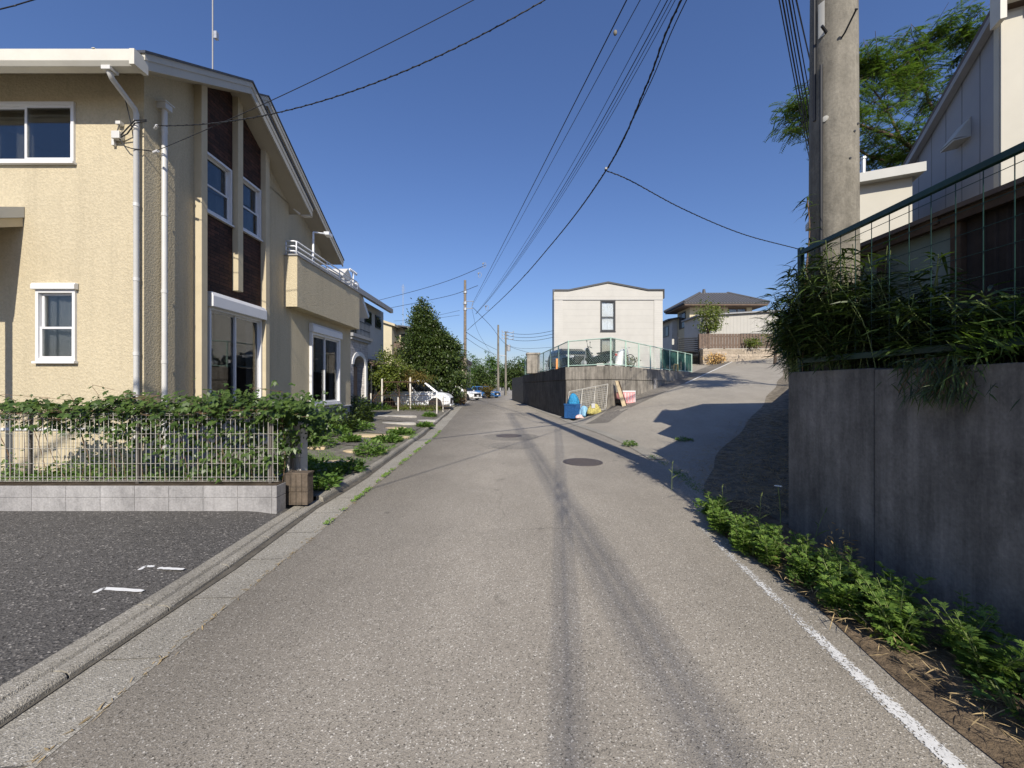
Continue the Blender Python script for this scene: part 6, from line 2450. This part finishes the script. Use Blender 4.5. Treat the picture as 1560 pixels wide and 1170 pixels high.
GZ2 = lambda x: .10 + .16 * sstep((-x - 3.2) / 2.4)
CL = [(-2.72, 5.45, .24, .26, 'leafy weed clump at the kerb just right of the pale gate post'), (-3.05, 5.95, .40, .40, 'large weed clump in front of the gate post side, tallest near the kerb'), (-2.80, 6.5, .30, .26, 'weed clump beside the kerb before the round flagstones'),
      (-3.9, 6.7, .45, .30, 'weed clump in the shade near the vine, left of the grass'), (-2.98, 8.0, .36, .42, 'bushy weed clump at the kerb beside the pale flagstones'), (-4.6, 8.6, .65, .35, 'broad weed clump below the patio door of the cream house'),
      (-5.0, 10.2, .70, .40, 'broad leafy weed bed at the corner of the cream house'), (-4.9, 11.6, .75, .36, 'long weed bed in front of the dark bush'), (-3.2, 9.8, .40, .26, 'low weed clump at the kerb half way along the garden'), (-4.1, 9.6, .28, .2, 'small round weed tuft between the flagstones'), (-3.35, 11.5, .42, .22, 'low flat weed patch near the far flagstones'), (-3.1, 13.6, .3, .15, 'thin weed tuft at the kerb near the wire fence'), (-3.8, 17.5, .3, .3, 'small weed tuft by the kerb and the wire fence post')]
for i, (x, y, r_, h, lab) in enumerate(CL):
    clump('weed_clump', lab, 'weeds', (x, y, GZ2(x)), r_ * .85, h * .72, int(750 * r_ + 150), .10 if y < 9 else .13, M['leaf_weed'], 200 + i, 'weed clumps in the garden')
clump('lily_bed', 'strip of pale green grassy plants in front of the white minivan', 'plants', (-5.3, 21.3, .1), 1.3, .42, 700, .26, M['leaf_shrub'], 240, None, .16)
clump('lily_bed', 'dark green plants at the foot of the leaning sticks by the wire fence', 'plants', (-7.3, 20.6, .1), .8, .5, 500, .22, M['leaf_weed'], 241, None, .3)
clump('dark_bush', 'dense dark bush at the far corner of the cream house', 'bush', (-5.65, 13.9, .2), .55, 1.05, 1900, .12, M['leaf_dark'], 242, None, .45)
clump('corner_bush', 'dark leafy bush under the far patio door of the cream house', 'bush', (-5.05, 11.0, .25), .5, .75, 900, .12, M['leaf_dark'], 243, None, .45)
ST = [(-3.25, 7.1, .30, .16, 'stone', 'pale round flagstone nearest the gate post'), (-3.35, 8.35, .34, .16, 'stone', 'pale flagstone beside the kerb, left one of the close pair'), (-3.02, 8.45, .22, .14, 'stone', 'pale flagstone touching the kerb weeds, right one of the close pair'), (-4.3, 8.4, .22, .15, 'stone', 'small pale flagstone among the left weeds'),
      (-4.1, 10.6, .85, .22, 'stone', 'long pale flagstone slab across the middle of the garden'), (-3.3, 10.6, .45, .16, 'stone', 'pale flagstone strip right of the long slab'), (-3.9, 12.6, .40, .24, 'stone', 'pale flagstone farther up the garden path'), (-4.2, 14.0, .7, .25, 'stone_grey', 'grey flagstone slab far in the garden'), (-3.5, 15.6, .45, .3, 'stone_grey', 'grey flagstone near the far kerb'), (-5.0, 16.4, .9, .3, 'stone_grey', 'wide grey slab before the wire fence')]
for i, (x, y, rx, ry, mt, lab) in enumerate(ST):
    m = MB()
    g = random.Random(i)
    ring = []
    for k in range(11):
        a = k * 2 * math.pi / 11
        q = 1 + g.uniform(-.14, .14)
        ring.append((x + rx * q * math.cos(a), y + ry * q * math.sin(a)))
    z = GZ2(x)
    m.rings([[(p[0], p[1], z - .05) for p in ring], [(p[0], p[1], z + .035) for p in ring], [(x + (p[0] - x) * .92, y + (p[1] - y) * .92, z + .045) for p in ring]])
    tag(m.build('flagstone', M[mt]), lab, 'flagstone', 'flagstones in the garden')
for (x0, x1, y0, y1, lab) in ((-4.7, -2.85, 9.0, 10.2, 'dark earth slab nearest in the garden'), (-4.9, -3.0, 11.2, 13.3, 'dark concrete slab in the middle of the garden'), (-5.2, -3.3, 14.6, 19.0, 'dark concrete slab farthest in the garden')):
    yy = list(np.linspace(y0, y1, 6))
    sheet('paving_slab', yy, [x0 - .05 * (k % 2) for k in range(6)], [x1 - .35 * (b_ - y0) / 5 - .04 * (k % 2) for k, b_ in enumerate(yy)], 8, lambda x, y: GZ2(x) + .022, M['asphalt_old'])
# short grass between the stones, moss along the gutter
V, F = [], []
rng = np.random.default_rng(9)
n = 9000
x = rng.uniform(-4.6, -2.75, n)
y = rng.uniform(5.3, 11.5, n)
keep = (np.sin(x * 4.1 + y * 2.3) + np.sin(y * 3.7) * .8 + rng.normal(size=n) * .4 + (y < 8.2) * .8) > .35
x, y = x[keep], y[keep]
P = np.stack([x, y, .10 + .16 * np.clip((-x - 3.2) / 2.4, 0, 1) ** 1.6], 1)
D = np.stack([rng.normal(size=len(x)) * .5, rng.normal(size=len(x)) * .5, np.ones(len(x))], 1)
V, F = diamonds(P, D, np.tile([0, -1.0, .3], (len(x), 1)) + rng.normal(size=P.shape) * .4, rng.uniform(.03, .08, len(x)), rng.uniform(.008, .016, len(x)), .2)
tag(raw('grass', V, F, M['leaf_weed'], loc=(-3.6, 8, .1)), None, None, None, 'stuff')
n = 2600
y = rng.uniform(4.2, 13, n)
keep = (np.sin(y * 5) + np.sin(y * 13.7) + rng.normal(size=n) * .5) > .2
y = y[keep]
x = np.array([A_EDGE(t_) for t_ in y]) + rng.normal(size=len(y)) * .02
P = np.stack([x, y, np.full(len(y), .022)], 1)
D = np.stack([rng.normal(size=len(x)) * .7, rng.normal(size=len(x)) * .7, np.ones(len(x)) * .7], 1)
V, F = diamonds(P, D, np.tile([0, -1.0, .5], (len(x), 1)), rng.uniform(.02, .05, len(x)), rng.uniform(.008, .02, len(x)), .2)
tag(raw('moss', V, F, M['leaf_mugwort'], loc=(-2.2, 8, 0)), None, None, None, 'stuff')

# ================================================================== RIGHT SIDE: WEEDS AT THE WALL FOOT, BAMBOO, STRAW
def mugwort(seed, h, nst, spread):
    g = np.random.default_rng(seed)
    t = thing('mugwort_plant', 'bright green lobed weed in the row at the foot of the concrete wall', 'weed', (0, 0, 0), 'weeds along the foot of the concrete wall')
    m = MB()
    parts = []
    for s_ in range(nst):
        a = g.uniform(0, 6.283)
        hh = h * g.uniform(.6, 1.1)
        top = Vector((spread * math.cos(a) * g.uniform(.4, 1), spread * math.sin(a) * g.uniform(.4, 1), hh))
        ps = spline([Vector((top.x * .15, top.y * .15, -.02)), Vector((top.x * .45, top.y * .45, hh * .5)), top], 5)
        m.tube(ps, [.005 - .0003 * i for i in range(len(ps))], 4)
        nlv = 15
        P, D, N, L = [], [], [], []
        for k in range(nlv):
            f = (k + 1.5) / (nlv + 1)
            p = ps[min(int(f * (len(ps) - 1)), len(ps) - 1)]
            an = k * 2.4 + s_
            P.append(tuple(p))
            D.append((math.cos(an), math.sin(an), .35 + .9 * f * f))
            N.append((-math.cos(an) * .4 + g.normal() * .2, -math.sin(an) * .4 + g.normal() * .2, 1))
            L.append(.125 * (1 - .55 * f) * g.uniform(.8, 1.2))
        P, D, N, L = np.array(P), nrm(np.array(D)), nrm(np.array(N)), np.array(L)
        sd = nrm(np.cross(D, N))
        parts.append(diamonds(P, D, N, L, L * .22, .25, .5))
        for fr, ln in ((.28, .5), (.52, .52), (.74, .34)):
            for sg in (1, -1):
                parts.append(diamonds(P + D * (L * fr)[:, None] - np.array([0, 0, 1.0]) * (L * .25 * fr * fr)[:, None], nrm(D * .75 + sd * sg * .8), N, L * ln, L * .17, .2, .5))
    V, F = merge(parts)
    raw('foliage', V, F, M['leaf_mugwort'], t)
    m.build('stem', M['stem'], t)
    return t


protos = [mugwort(300, .28, 9, .20), mugwort(301, .22, 8, .18), mugwort(302, .34, 10, .22), mugwort(303, .16, 7, .15)]
spots = [(2.50, 1.55, 2, 1.0, 'large lobed weed nearest the camera at the wall foot'), (2.60, 1.95, 0, 1.0, None), (2.45, 2.25, 2, .9, 'tall lobed weed leaning over the straw, second from the camera'), (2.62, 2.45, 0, 1.05, None), (2.42, 2.62, 1, 1.1, None), (2.63, 2.80, 2, .8, None), (2.45, 2.95, 0, .9, None), (2.58, 3.12, 1, 1.1, None), (2.38, 3.28, 0, .85, None), (2.50, 3.45, 2, .75, None), (2.36, 3.62, 1, 1.0, None), (2.48, 3.82, 0, .8, None), (2.36, 4.0, 3, 1.1, None), (2.46, 4.25, 1, .9, None), (2.56, 4.5, 3, 1.2, 'small weed at the far corner of the wall foot'), (2.62, 1.2, 0, 1.0, None), (2.70, 2.12, 2, .85, None), (2.56, 3.62, 3, 1.2, None), (2.30, 3.50, 3, .9, None), (2.66, 2.62, 0, .9, None)]
used = set()
for i, (x, y, k, sc, lab) in enumerate(spots):
    o = protos[k] if k not in used else copy_tree(protos[k])
    used.add(k)
    o.location = (x - .17, y, .045)
    o.rotation_euler = (0, 0, i * 2.1)
    o.scale = (sc, sc, sc)
    o['label'] = lab or 'middle sized lobed weed in the green row along the foot of the dark concrete wall'
for i, (x, y, r_, h, mt, lab) in enumerate(((2.33, 1.75, .13, .16, 'leaf_weed', 'low plain leaved weed at the straw edge nearest the camera'), (2.28, 2.35, .10, .12, 'leaf_shrub', 'small yellowish weed on the straw in front of the green row'), (2.24, 2.9, .12, .13, 'leaf_weed', 'low plain leaved weed between white line and green row'), (2.22, 3.4, .10, .10, 'leaf_shrub', 'small yellowish weed at the faded end of the white line'), (2.62, 3.05, .12, .42, 'dry_plant', 'brown dead weed stalks standing behind the green row'), (2.36, 4.55, .16, .16, 'leaf_weed', 'weed at the road edge just past the wall corner'))):
    clump('weed_clump', lab, 'weeds', (x, y, .04), r_, h, 130, .055, M[mt], 280 + i, None, .3, 1.1)
# thin tall stalks with a white flower
t = thing('white_flower_stalk', 'tall thin stalk with one white flower at the far end of the dark wall', 'flower', (2.62, 3.72, .04))
m = MB()
m.tube(spline([(2.62, 3.72, .03), (2.63, 3.73, .3), (2.615, 3.74, .56)], 4), .004, 5)
m.build('stem', M['stem'], t)
m = MB()
for k in range(9):
    a = k * .698
    m.prism([(2.615, 3.74, .56), (2.615 + .028 * math.cos(a - .2), 3.74 + .028 * math.sin(a - .2), .568), (2.615 + .034 * math.cos(a), 3.74 + .034 * math.sin(a), .566), (2.615 + .028 * math.cos(a + .2), 3.74 + .028 * math.sin(a + .2), .568)], (0, 0, .003))
m.build('flower', M['petal'], t)
for (x, y, h, dx, lab) in ((2.50, 3.85, .45, .02, 'plain green grass stalk left of the white flower'), (2.72, 3.45, .42, .12, 'green grass stalk bending right of the white flower'), (2.42, 4.35, .40, -.02, 'dry grass stalk at the road edge beyond the wall corner'), (2.35, 5.6, .42, .01, 'lone thin stalk by the road edge before the side slope')):
    m = MB()
    m.tube(spline([(x, y, .02), (x + dx * .4, y, h * .6), (x + dx, y, h)], 4), [.0035] * 4 + [.003] * 4 + [.0015], 4)
    P = np.array([[x + dx * .3, y, h * .45], [x + dx * .5, y, h * .65], [x + dx, y, h * .95]])
    D = np.array([[.5, -.3, .7], [-.5, -.3, .7], [.2, 0, 1]])
    V, F = strips(P, D, np.array([[0, -1., .3]] * 3), np.array([.16, .14, .08]), np.array([.012, .010, .012]), .3)
    m.add(V.tolist(), F.tolist())
    tag(m.build('grass_stalk', M['stem']), lab, 'grass')

# dry straw and litter along the road edge and on the bank
rng = np.random.default_rng(17)
n = 7200
y = np.concatenate([rng.uniform(-.5, 4.6, 1700), rng.uniform(4.3, 12.5, n - 1700)])
x = np.empty(n)
for i in range(n):
    if i < 1700:
        x[i] = R_EDGE(y[i]) + rng.uniform(-.05, .42) ** 1.0
    else:
        b0, b1 = BANK(y[i]) - rng.uniform(.05, 1.1) ** 1.5, WALL_X(y[i])
        if y[i] < 6:
            b0 = R_EDGE(y[i]) + .05
        x[i] = b0 + (b1 - b0) * rng.uniform() ** .8
z = np.array([max(HT(a, b) + .14 * sstep((a - BANK(b) + .1) / 1.0) if b > 4.2 else .05, .03) for a, b in zip(x, y)])
P = np.stack([x, y, z + rng.uniform(0, .05, n)], 1)
D = np.stack([rng.normal(size=n), rng.normal(size=n), rng.normal(size=n) * .28], 1)
hi_ = np.array([HT(a, b) for a, b in zip(x, y)])
P[1700:, 2] = np.minimum(P[1700:, 2], hi_[1700:] + .19)
V, F = strips(P, D, np.tile([0, 0, 1.0], (n, 1)) + rng.normal(size=(n, 3)) * .5, np.where(np.arange(n) < 1700, rng.uniform(.03, .11, n), rng.uniform(.05, .17, n)), np.where(np.arange(n) < 1700, rng.uniform(.002, .006, n), rng.uniform(.003, .009, n)), .12)
ne = 420
ye = rng.uniform(.6, 9, ne)
xe = np.array([A_EDGE(t_) for t_ in ye]) + rng.normal(size=ne) * .018
Ve, Fe = strips(np.stack([xe, ye, np.full(ne, .008)], 1), np.stack([rng.normal(size=ne) * .5, rng.normal(size=ne), rng.normal(size=ne) * .1], 1), np.tile([0, 0, 1.0], (ne, 1)), rng.uniform(.015, .06, ne), rng.uniform(.003, .009, ne), .02)
F = np.concatenate([F, Fe + len(V)])
V = np.concatenate([V, Ve])
tag(raw('dry_straw', V, F, M['straw'], loc=(3, 5, 0)), None, None, None, 'stuff')
n = 1500
y = rng.uniform(4.3, 8.2, n)
x = np.array([R_EDGE(t_) + .0 + abs(rng.normal()) * .10 for t_ in y])
keep = (np.sin(y * 7) + np.sin(y * 3.1 + 1) + rng.normal(size=n) * .6) > .1
x, y = x[keep], y[keep]
P = np.stack([x, y, np.array([HT(a, b) for a, b in zip(x, y)]) + .02 + rng.uniform(0, .04, len(x))], 1)
D = np.stack([rng.normal(size=len(x)) * .6, rng.normal(size=len(x)) * .6, np.ones(len(x)) * .7], 1)
V, F = diamonds(P, D, np.tile([0, -1.0, .5], (len(x), 1)), rng.uniform(.02, .05, len(x)), rng.uniform(.005, .012, len(x)), .2)
tag(raw('grass', V, F, M['leaf_weed'], loc=(2.6, 6, 0)), None, None, None, 'stuff')
clump('grass_tuft', 'small green grass tuft on the pale surface of the side slope', 'grass', (at(1042, 646, 10.4).x, 10.4, HT(4.7, 10.4)), .22, .06, 160, .09, M['leaf_weed'], 260, None, .2)
clump('weed_clump', 'small weed at the road edge where the side slope begins', 'weeds', (3.02, 9.75, .02), .16, .14, 120, .08, M['leaf_weed'], 261)

# bamboo grass on the wall
def bamboo(label, y0, y1, x0, x1, zlo, zhi, n, seed, L0=.13, L1=.26, overhang=.0, nst=60):
    g = np.random.default_rng(seed)
    t = thing('bamboo_grass', label, 'bamboo', ((x0 + x1) / 2, (y0 + y1) / 2, 1.68), 'bamboo on the concrete wall')
    m = MB()
    P, D = [], []
    per = n // nst
    for s_ in range(nst):
        x, y = g.uniform(x0, x1), g.uniform(y0, y1)
        h = g.uniform(.35, 1) * (zhi - zlo)
        lx = -g.uniform(.02, .22) + overhang
        ly = g.normal() * .15
        ps = spline([(x, y, zlo - .03), (x + lx * .3, y + ly * .4, zlo + h * .55), (x + lx, y + ly, zlo + h)], 5)
        m.tube(ps, .0035, 4)
        for k in range(per):
            p = ps[int(g.integers(3, len(ps)))]
            P.append((p.x + g.normal() * .03, p.y + g.normal() * .03, p.z + g.normal() * .03))
            a = g.uniform(0, 6.283)
            D.append((math.cos(a) - .35, math.sin(a) - .15, g.normal() * .35 + .15))
    P, D = np.array(P), np.array(D)
    N = np.tile([0, 0, 1.0], (len(P), 1)) + g.normal(size=P.shape) * .35
    V, F = strips(P, D, N, g.uniform(L0, L1, len(P)), g.uniform(.011, .022, len(P)), .32)
    raw('foliage', V, F, M['leaf_bamboo'], t)
    m.build('stem', M['stem'], t)
    return t


bamboo('thick dark bamboo clump around the green fence post at the wall corner', 3.3, 4.1, 2.92, 3.45, 1.68, 2.86, 2500, 401, L0=.14, L1=.27, nst=84)
bamboo('bamboo clump leaning out over the corner edge of the concrete wall', 3.72, 4.12, 2.94, 3.2, 1.66, 2.72, 1700, 402, L0=.12, L1=.22, overhang=.04, nst=60)
for k in range(4):  # extra clumps added along the return wall to shade the side slope
    xw, yw = 3.45 + k * .62, 4.45 + k * .86
    bamboo(['bamboo clump behind the wall corner along the side slope', 'second bamboo clump along the wall above the side slope', 'third bamboo clump along the wall above the side slope', 'farthest bamboo clump along the wall above the side slope'][k], yw - .35, yw + .4, xw, xw + .4, 1.66, 2.7 + .12 * k, 1000, 410 + k, L0=.16, L1=.30, nst=40)
bamboo('long leaved bamboo clump in the middle of the wall top below the shed panel', 2.75, 3.45, 2.9, 3.5, 1.66, 2.48, 1900, 403, nst=60)
bamboo('lower bamboo clump on the wall top in front of the dark shed wall', 2.1, 2.85, 2.95, 3.6, 1.66, 2.16, 1200, 404, nst=50)
clump('fern_clump', 'feathery low plant on the wall top at the right edge', 'plants', (3.1, 2.25, 1.68), .30, .42, 900, .12, M['leaf_weed'], 405, None, .12, 1.4)
clump('fern_clump', 'dark trailing plants along the wall top under the dark shed', 'plants', (3.05, 1.75, 1.66), .32, .30, 700, .12, M['leaf_bamboo'], 406, None, .15, 1.2)
# trailing tuft hanging over the edge
g = np.random.default_rng(44)
t = thing('trailing_plant', 'dry green trailing plant hanging down over the face of the concrete wall', 'plant', (nx(2.55), 2.55, 1.7))
P, D = [], []
for k in range(380):
    y = 2.52 + g.normal() * .13
    P.append((nx(y) - .02 - abs(g.normal()) * .03, y, 1.76 - g.uniform() ** 1.2 * .28))
    D.append((-.35 + g.normal() * .3, g.normal() * .55, -.75 + g.normal() * .4))
P, D = np.array(P), np.array(D)
V, F = strips(P, D, np.tile([-1., 0, .4], (len(P), 1)) + g.normal(size=P.shape) * .3, g.uniform(.05, .13, len(P)), g.uniform(.005, .010, len(P)), .3)
raw('foliage', V, F, M['leaf_bamboo'], t)
m = MB()
for k in range(14):
    y = 2.52 + g.normal() * .1
    m.tube(spline([(nx(y) + .05, y, 1.74), (nx(y) - .03, y + g.normal() * .03, 1.72), (nx(y) - .05, y + g.normal() * .08, 1.5)], 4), .003, 4)
m.build('stem', M['stem_brown'], t)
# climber on the pole and the end post, cut pipe at the wall foot
t = thing('climbing_vine', 'thin vine with narrow leaves climbing left of the concrete pole', 'vine', (2.95, 3.84, 1.7))
m = MB()
ps = spline([(2.93, 3.84, 1.7), (2.95, 3.83, 2.6), (2.97, 3.80, 3.1), (2.96, 3.82, 3.45)], 6)
m.tube(ps, .005, 5)
m.build('stem', M['stem_brown'], t)
P = np.array([tuple(ps[int(g.integers(6, len(ps)))]) for k in range(34)])
D = g.normal(size=P.shape) * np.array([1, 1, .4]) + np.array([-.5, -.2, 0])
V, F = strips(P, D, np.tile([0, 0, 1.0], (34, 1)), g.uniform(.08, .2, 34), g.uniform(.012, .02, 34), .4)
raw('foliage', V, F, M['leaf_bamboo'], t)
m = MB()
m.tube(spline([(2.78, 1.62, .30), (2.62, 1.75, .24), (2.50, 1.9, .12)], 4), .006, 5)
tag(m.build('old_cable', M['cable']), 'short black cable end sticking out at the foot of the dark wall', 'cable')

# ================================================================== OVERHEAD CABLES
def sagged(p0, p1, b, n=40):
    """cable between two points, b = four times the sag"""
    p0, p1 = Vector(p0), Vector(p1)
    return [p0.lerp(p1, i / n) - Vector((0, 0, b * (i / n) * (1 - i / n))) for i in range(n + 1)]


def cable(label, pts, r, mat='cable', smooth_n=10, wrap=0, group=None):
    m = MB()
    p = pts if len(pts) > 30 else spline(pts, smooth_n)
    m.tube(p, r, 6)
    if wrap:
        q = []
        L_ = 0
        for i in range(len(p) - 1):
            d = (p[i + 1] - p[i])
            for k in range(5):
                c = p[i].lerp(p[i + 1], k / 5)
                L_ += d.length / 5
                s1 = d.cross(Vector((0, 0, 1))).normalized()
                a = L_ * wrap
                q.append(c + s1 * math.cos(a) * (r + .004) + Vector((0, 0, 1)) * math.sin(a) * (r + .003))
        m.tube(q, .0035 if r < .012 else .005, 4)
    return tag(m.build('overhead_cable', M[mat], smooth=True), label, 'cable', group)


top = lambda dx, z: Vector((PC.x + dx, PC.y - .14, z))
FP = lambda u, v, Y: at(u, v, Y)
# power line on the left of the bundle, near pole to far pole
line = sagged(top(-.03, 9.42), FP(719, 464, 36.8), .25)
cable('black power cable of the left pair from the near pole to the wooden pole', line, .014)
line2 = sagged(top(.2, 9.30), FP(719.5, 466, 36.8), .3)
cable('thinner second black cable just right of the left power cable', line2, .009)
# bundle of thin lines
for k, (dx, dz, r_) in enumerate(((0, 0, .010), (.10, .05, .007), (.2, .10, .007), (-.12, .02, .007))):
    bx_ = lambda y: 4.06 - .2054 * y
    cl = [Vector((bx_(y) + dx * f, y, z + dz * f)) for y, z, f in ((3.7, 8.75, .5), (7.6, 8.12, 1), (11.7, 7.80, 1), (18, 7.72, 1), (27, 7.95, .8), (36.8, 8.5, .2))]
    cable(['thickest of the thin parallel lines in the middle bundle', 'thin line right of centre in the middle bundle', 'outermost right thin line in the middle bundle', 'outermost left thin line in the middle bundle'][k], cl, r_)
tel = [top(.1, 8.3), FP(1038, 0, 5.8), FP(985, 130, 6.75), FP(925, 257, 8.14), FP(842, 370, 12.2), FP(770, 450, 20), FP(712, 503, 36.8)]
cable('wrapped black telephone cable running from the top of the photo to the wooden pole', tel, .016, wrap=34)
cable('second black line above the wrapped telephone cable', [top(.2, 8.6), FP(1046, 0, 5.75), FP(990, 128, 6.75), FP(927, 256, 8.2)], .009)
dr = [FP(921, 259, 8.14), FP(960, 275, 8.3), FP(1040, 318, 8.8), FP(1130, 356, 9.4), FP(1215, 379, 10)]
cable('wrapped black drop line branching right from the telephone cable', dr, .010, wrap=40)
m = MB()
q = FP(923, 257, 8.13)
m.box(q.x - .022, q.x + .03, q.y - .02, q.y + .02, q.z - .02, q.z + .025)
tag(m.build('cable_clamp', M['grey_trim'], bevel=.006), 'small grey clamp where the drop line leaves the telephone cable', 'clamp')
# service drops to the cream house
cable('twisted pale and black service drop to the cream house wall', sagged((-5.30, 5.66, 5.42), (3.1, 3.7, 7.29), 3.36), .0065, wrap=40)
cable('thin black line below the service drop to the cream house', sagged((-5.33, 5.7, 5.07), (3.1, 3.7, 7.27), .75), .005)
cable('short black cable crossing the upper left corner of the sky', [FP(-300, 88, 5.2), FP(0, 14, 5.1), FP(50, 0, 5.08), FP(420, -110, 4.8)], .008)
# steep bundle left of the near pole
P1 = Vector((9.6, 12.0, 7.1))
for k, (u, uu) in enumerate(((1187, 1238), (1192, 1241), (1197, 1244), (1202, 1250), (1207, 1256), (1213, 1300))):
    a, b = FP(u, 0, 6.0), FP(uu + 6, 300, 11.5)
    if k == 5:
        b = FP(1238, 110, 9.0)
        c = b + (b - a) * .5
    else:
        c = b + (b - a) * .25
    cable(['leftmost line of the steep bundle left of the concrete pole', 'second line from the left in the steep bundle', 'third line from the left in the steep bundle', 'fourth line from the left in the steep bundle', 'fifth line from the left in the steep bundle', 'rightmost steep line disappearing behind the concrete pole'][k], [a + (a - b) * 2.2, a, b, c], .009 + .003 * (k % 2))
# lines running back over the road behind the camera
for k, (dx, z, ex) in enumerate(((-1.25, 12.95, 3.5), (-1.12, 12.95, 3.6), (-1.0, 12.95, 3.7), (-.05, 8.3, .46), (0.0, 8.45, .52), (.06, 8.2, .42))):
    a = Vector((PC.x + dx, PC.y, z))
    b = Vector((ex - .9 * (k > 2), -26, z + .1))
    mid = a.lerp(b, .5) - Vector((0, 0, .35))
    cable('overhead line running back from the concrete pole above the camera', [a, a.lerp(b, .25) - Vector((0, 0, .26)), mid, a.lerp(b, .75) - Vector((0, 0, .26)), b], .018 if k < 3 else .0125, group='lines running back above the camera')
# far lines around the wooden pole
WP = Vector((wp.x, 36.9, 0))
cable('line from the wooden pole to the upper left roofs, upper of two', [FP(740, 404, 29), FP(690, 425, 31), FP(640, 441, 33), FP(575, 458, 36)], .018)
cable('line from the wooden pole to the upper left roofs, lower of two', [FP(728, 435, 30), FP(690, 449, 32), FP(640, 460, 34), FP(590, 470, 36)], .018)
for k, (u, v) in enumerate(((738, 404), (731, 419), (742, 469))):
    m = MB()
    q = FP(u, v, 29)
    m.tube([q + Vector((.12 * math.cos(a), 0, .20 * math.sin(a))) for a in np.linspace(0, 6.28, 12)], .014, 5)
    m.ball((q.x - .10, q.y, q.z + .12), .07, 6)
    tag(m.build('insulator', M['grey_trim']), ['upper looped insulator on the wires right of the wooden pole', 'middle looped insulator on the wires right of the wooden pole', 'small insulator where the thin lines meet right of the wooden pole'][k], 'insulator')
cable('line from wooden pole arm running down to the right behind the wall', [FP(720, 468, 36.8), FP(748, 497, 44), FP(775, 527, 54), FP(820, 541, 66)], .022)
cable('dark line from the middle of the wooden pole to the pale poles', [FP(710, 506, 36.8), FP(735, 522, 46), FP(757, 533, 60)], .022)
cable('lower dark line from the wooden pole to the pale poles', [FP(710, 515, 36.8), FP(735, 531, 46), FP(757, 541, 60)], .018)
cable('steep slack line falling from the wooden pole arm', [FP(719, 471, 36.8), FP(728, 505, 40), FP(745, 533, 50), FP(757, 545, 60)], .012)
for k, v in enumerate((505, 510, 515)):
    cable(['top of three lines from the pale pole to the right', 'middle of three lines from the pale pole to the right', 'bottom of three lines from the pale pole to the right'][k], [FP(768, v, 62), FP(790, v + 4, 61), FP(820, v + 3, 58), FP(870, v - 7, 52)], .03)
cable('faint far line low between the pale poles and the apartment house', [FP(771, 526, 62), FP(800, 531, 61), FP(870, 527, 54)], .02)
for k, (a, b) in enumerate((((700, 473, 37), (620, 486, 46)), ((700, 480, 37), (600, 489, 44)))):
    cable(['upper faint line left of the wooden pole towards the evergreen', 'lower faint line left of the wooden pole towards the evergreen'][k], [FP(*a), FP((a[0] + b[0]) / 2, (a[1] + b[1]) / 2 + 2, 41), FP(*b)], .014)
m = MB()
q = FP(822 / 1560 * 640 + 600, 122 / 1170 * 480, 7.9)
m.ball((q.x, q.y, q.z), .05, 8, (.8, .8, 1.1))
tag(m.build('cable_tag', M['concrete_pole']), 'small round tag hanging on the left power cable near the top', 'tag')
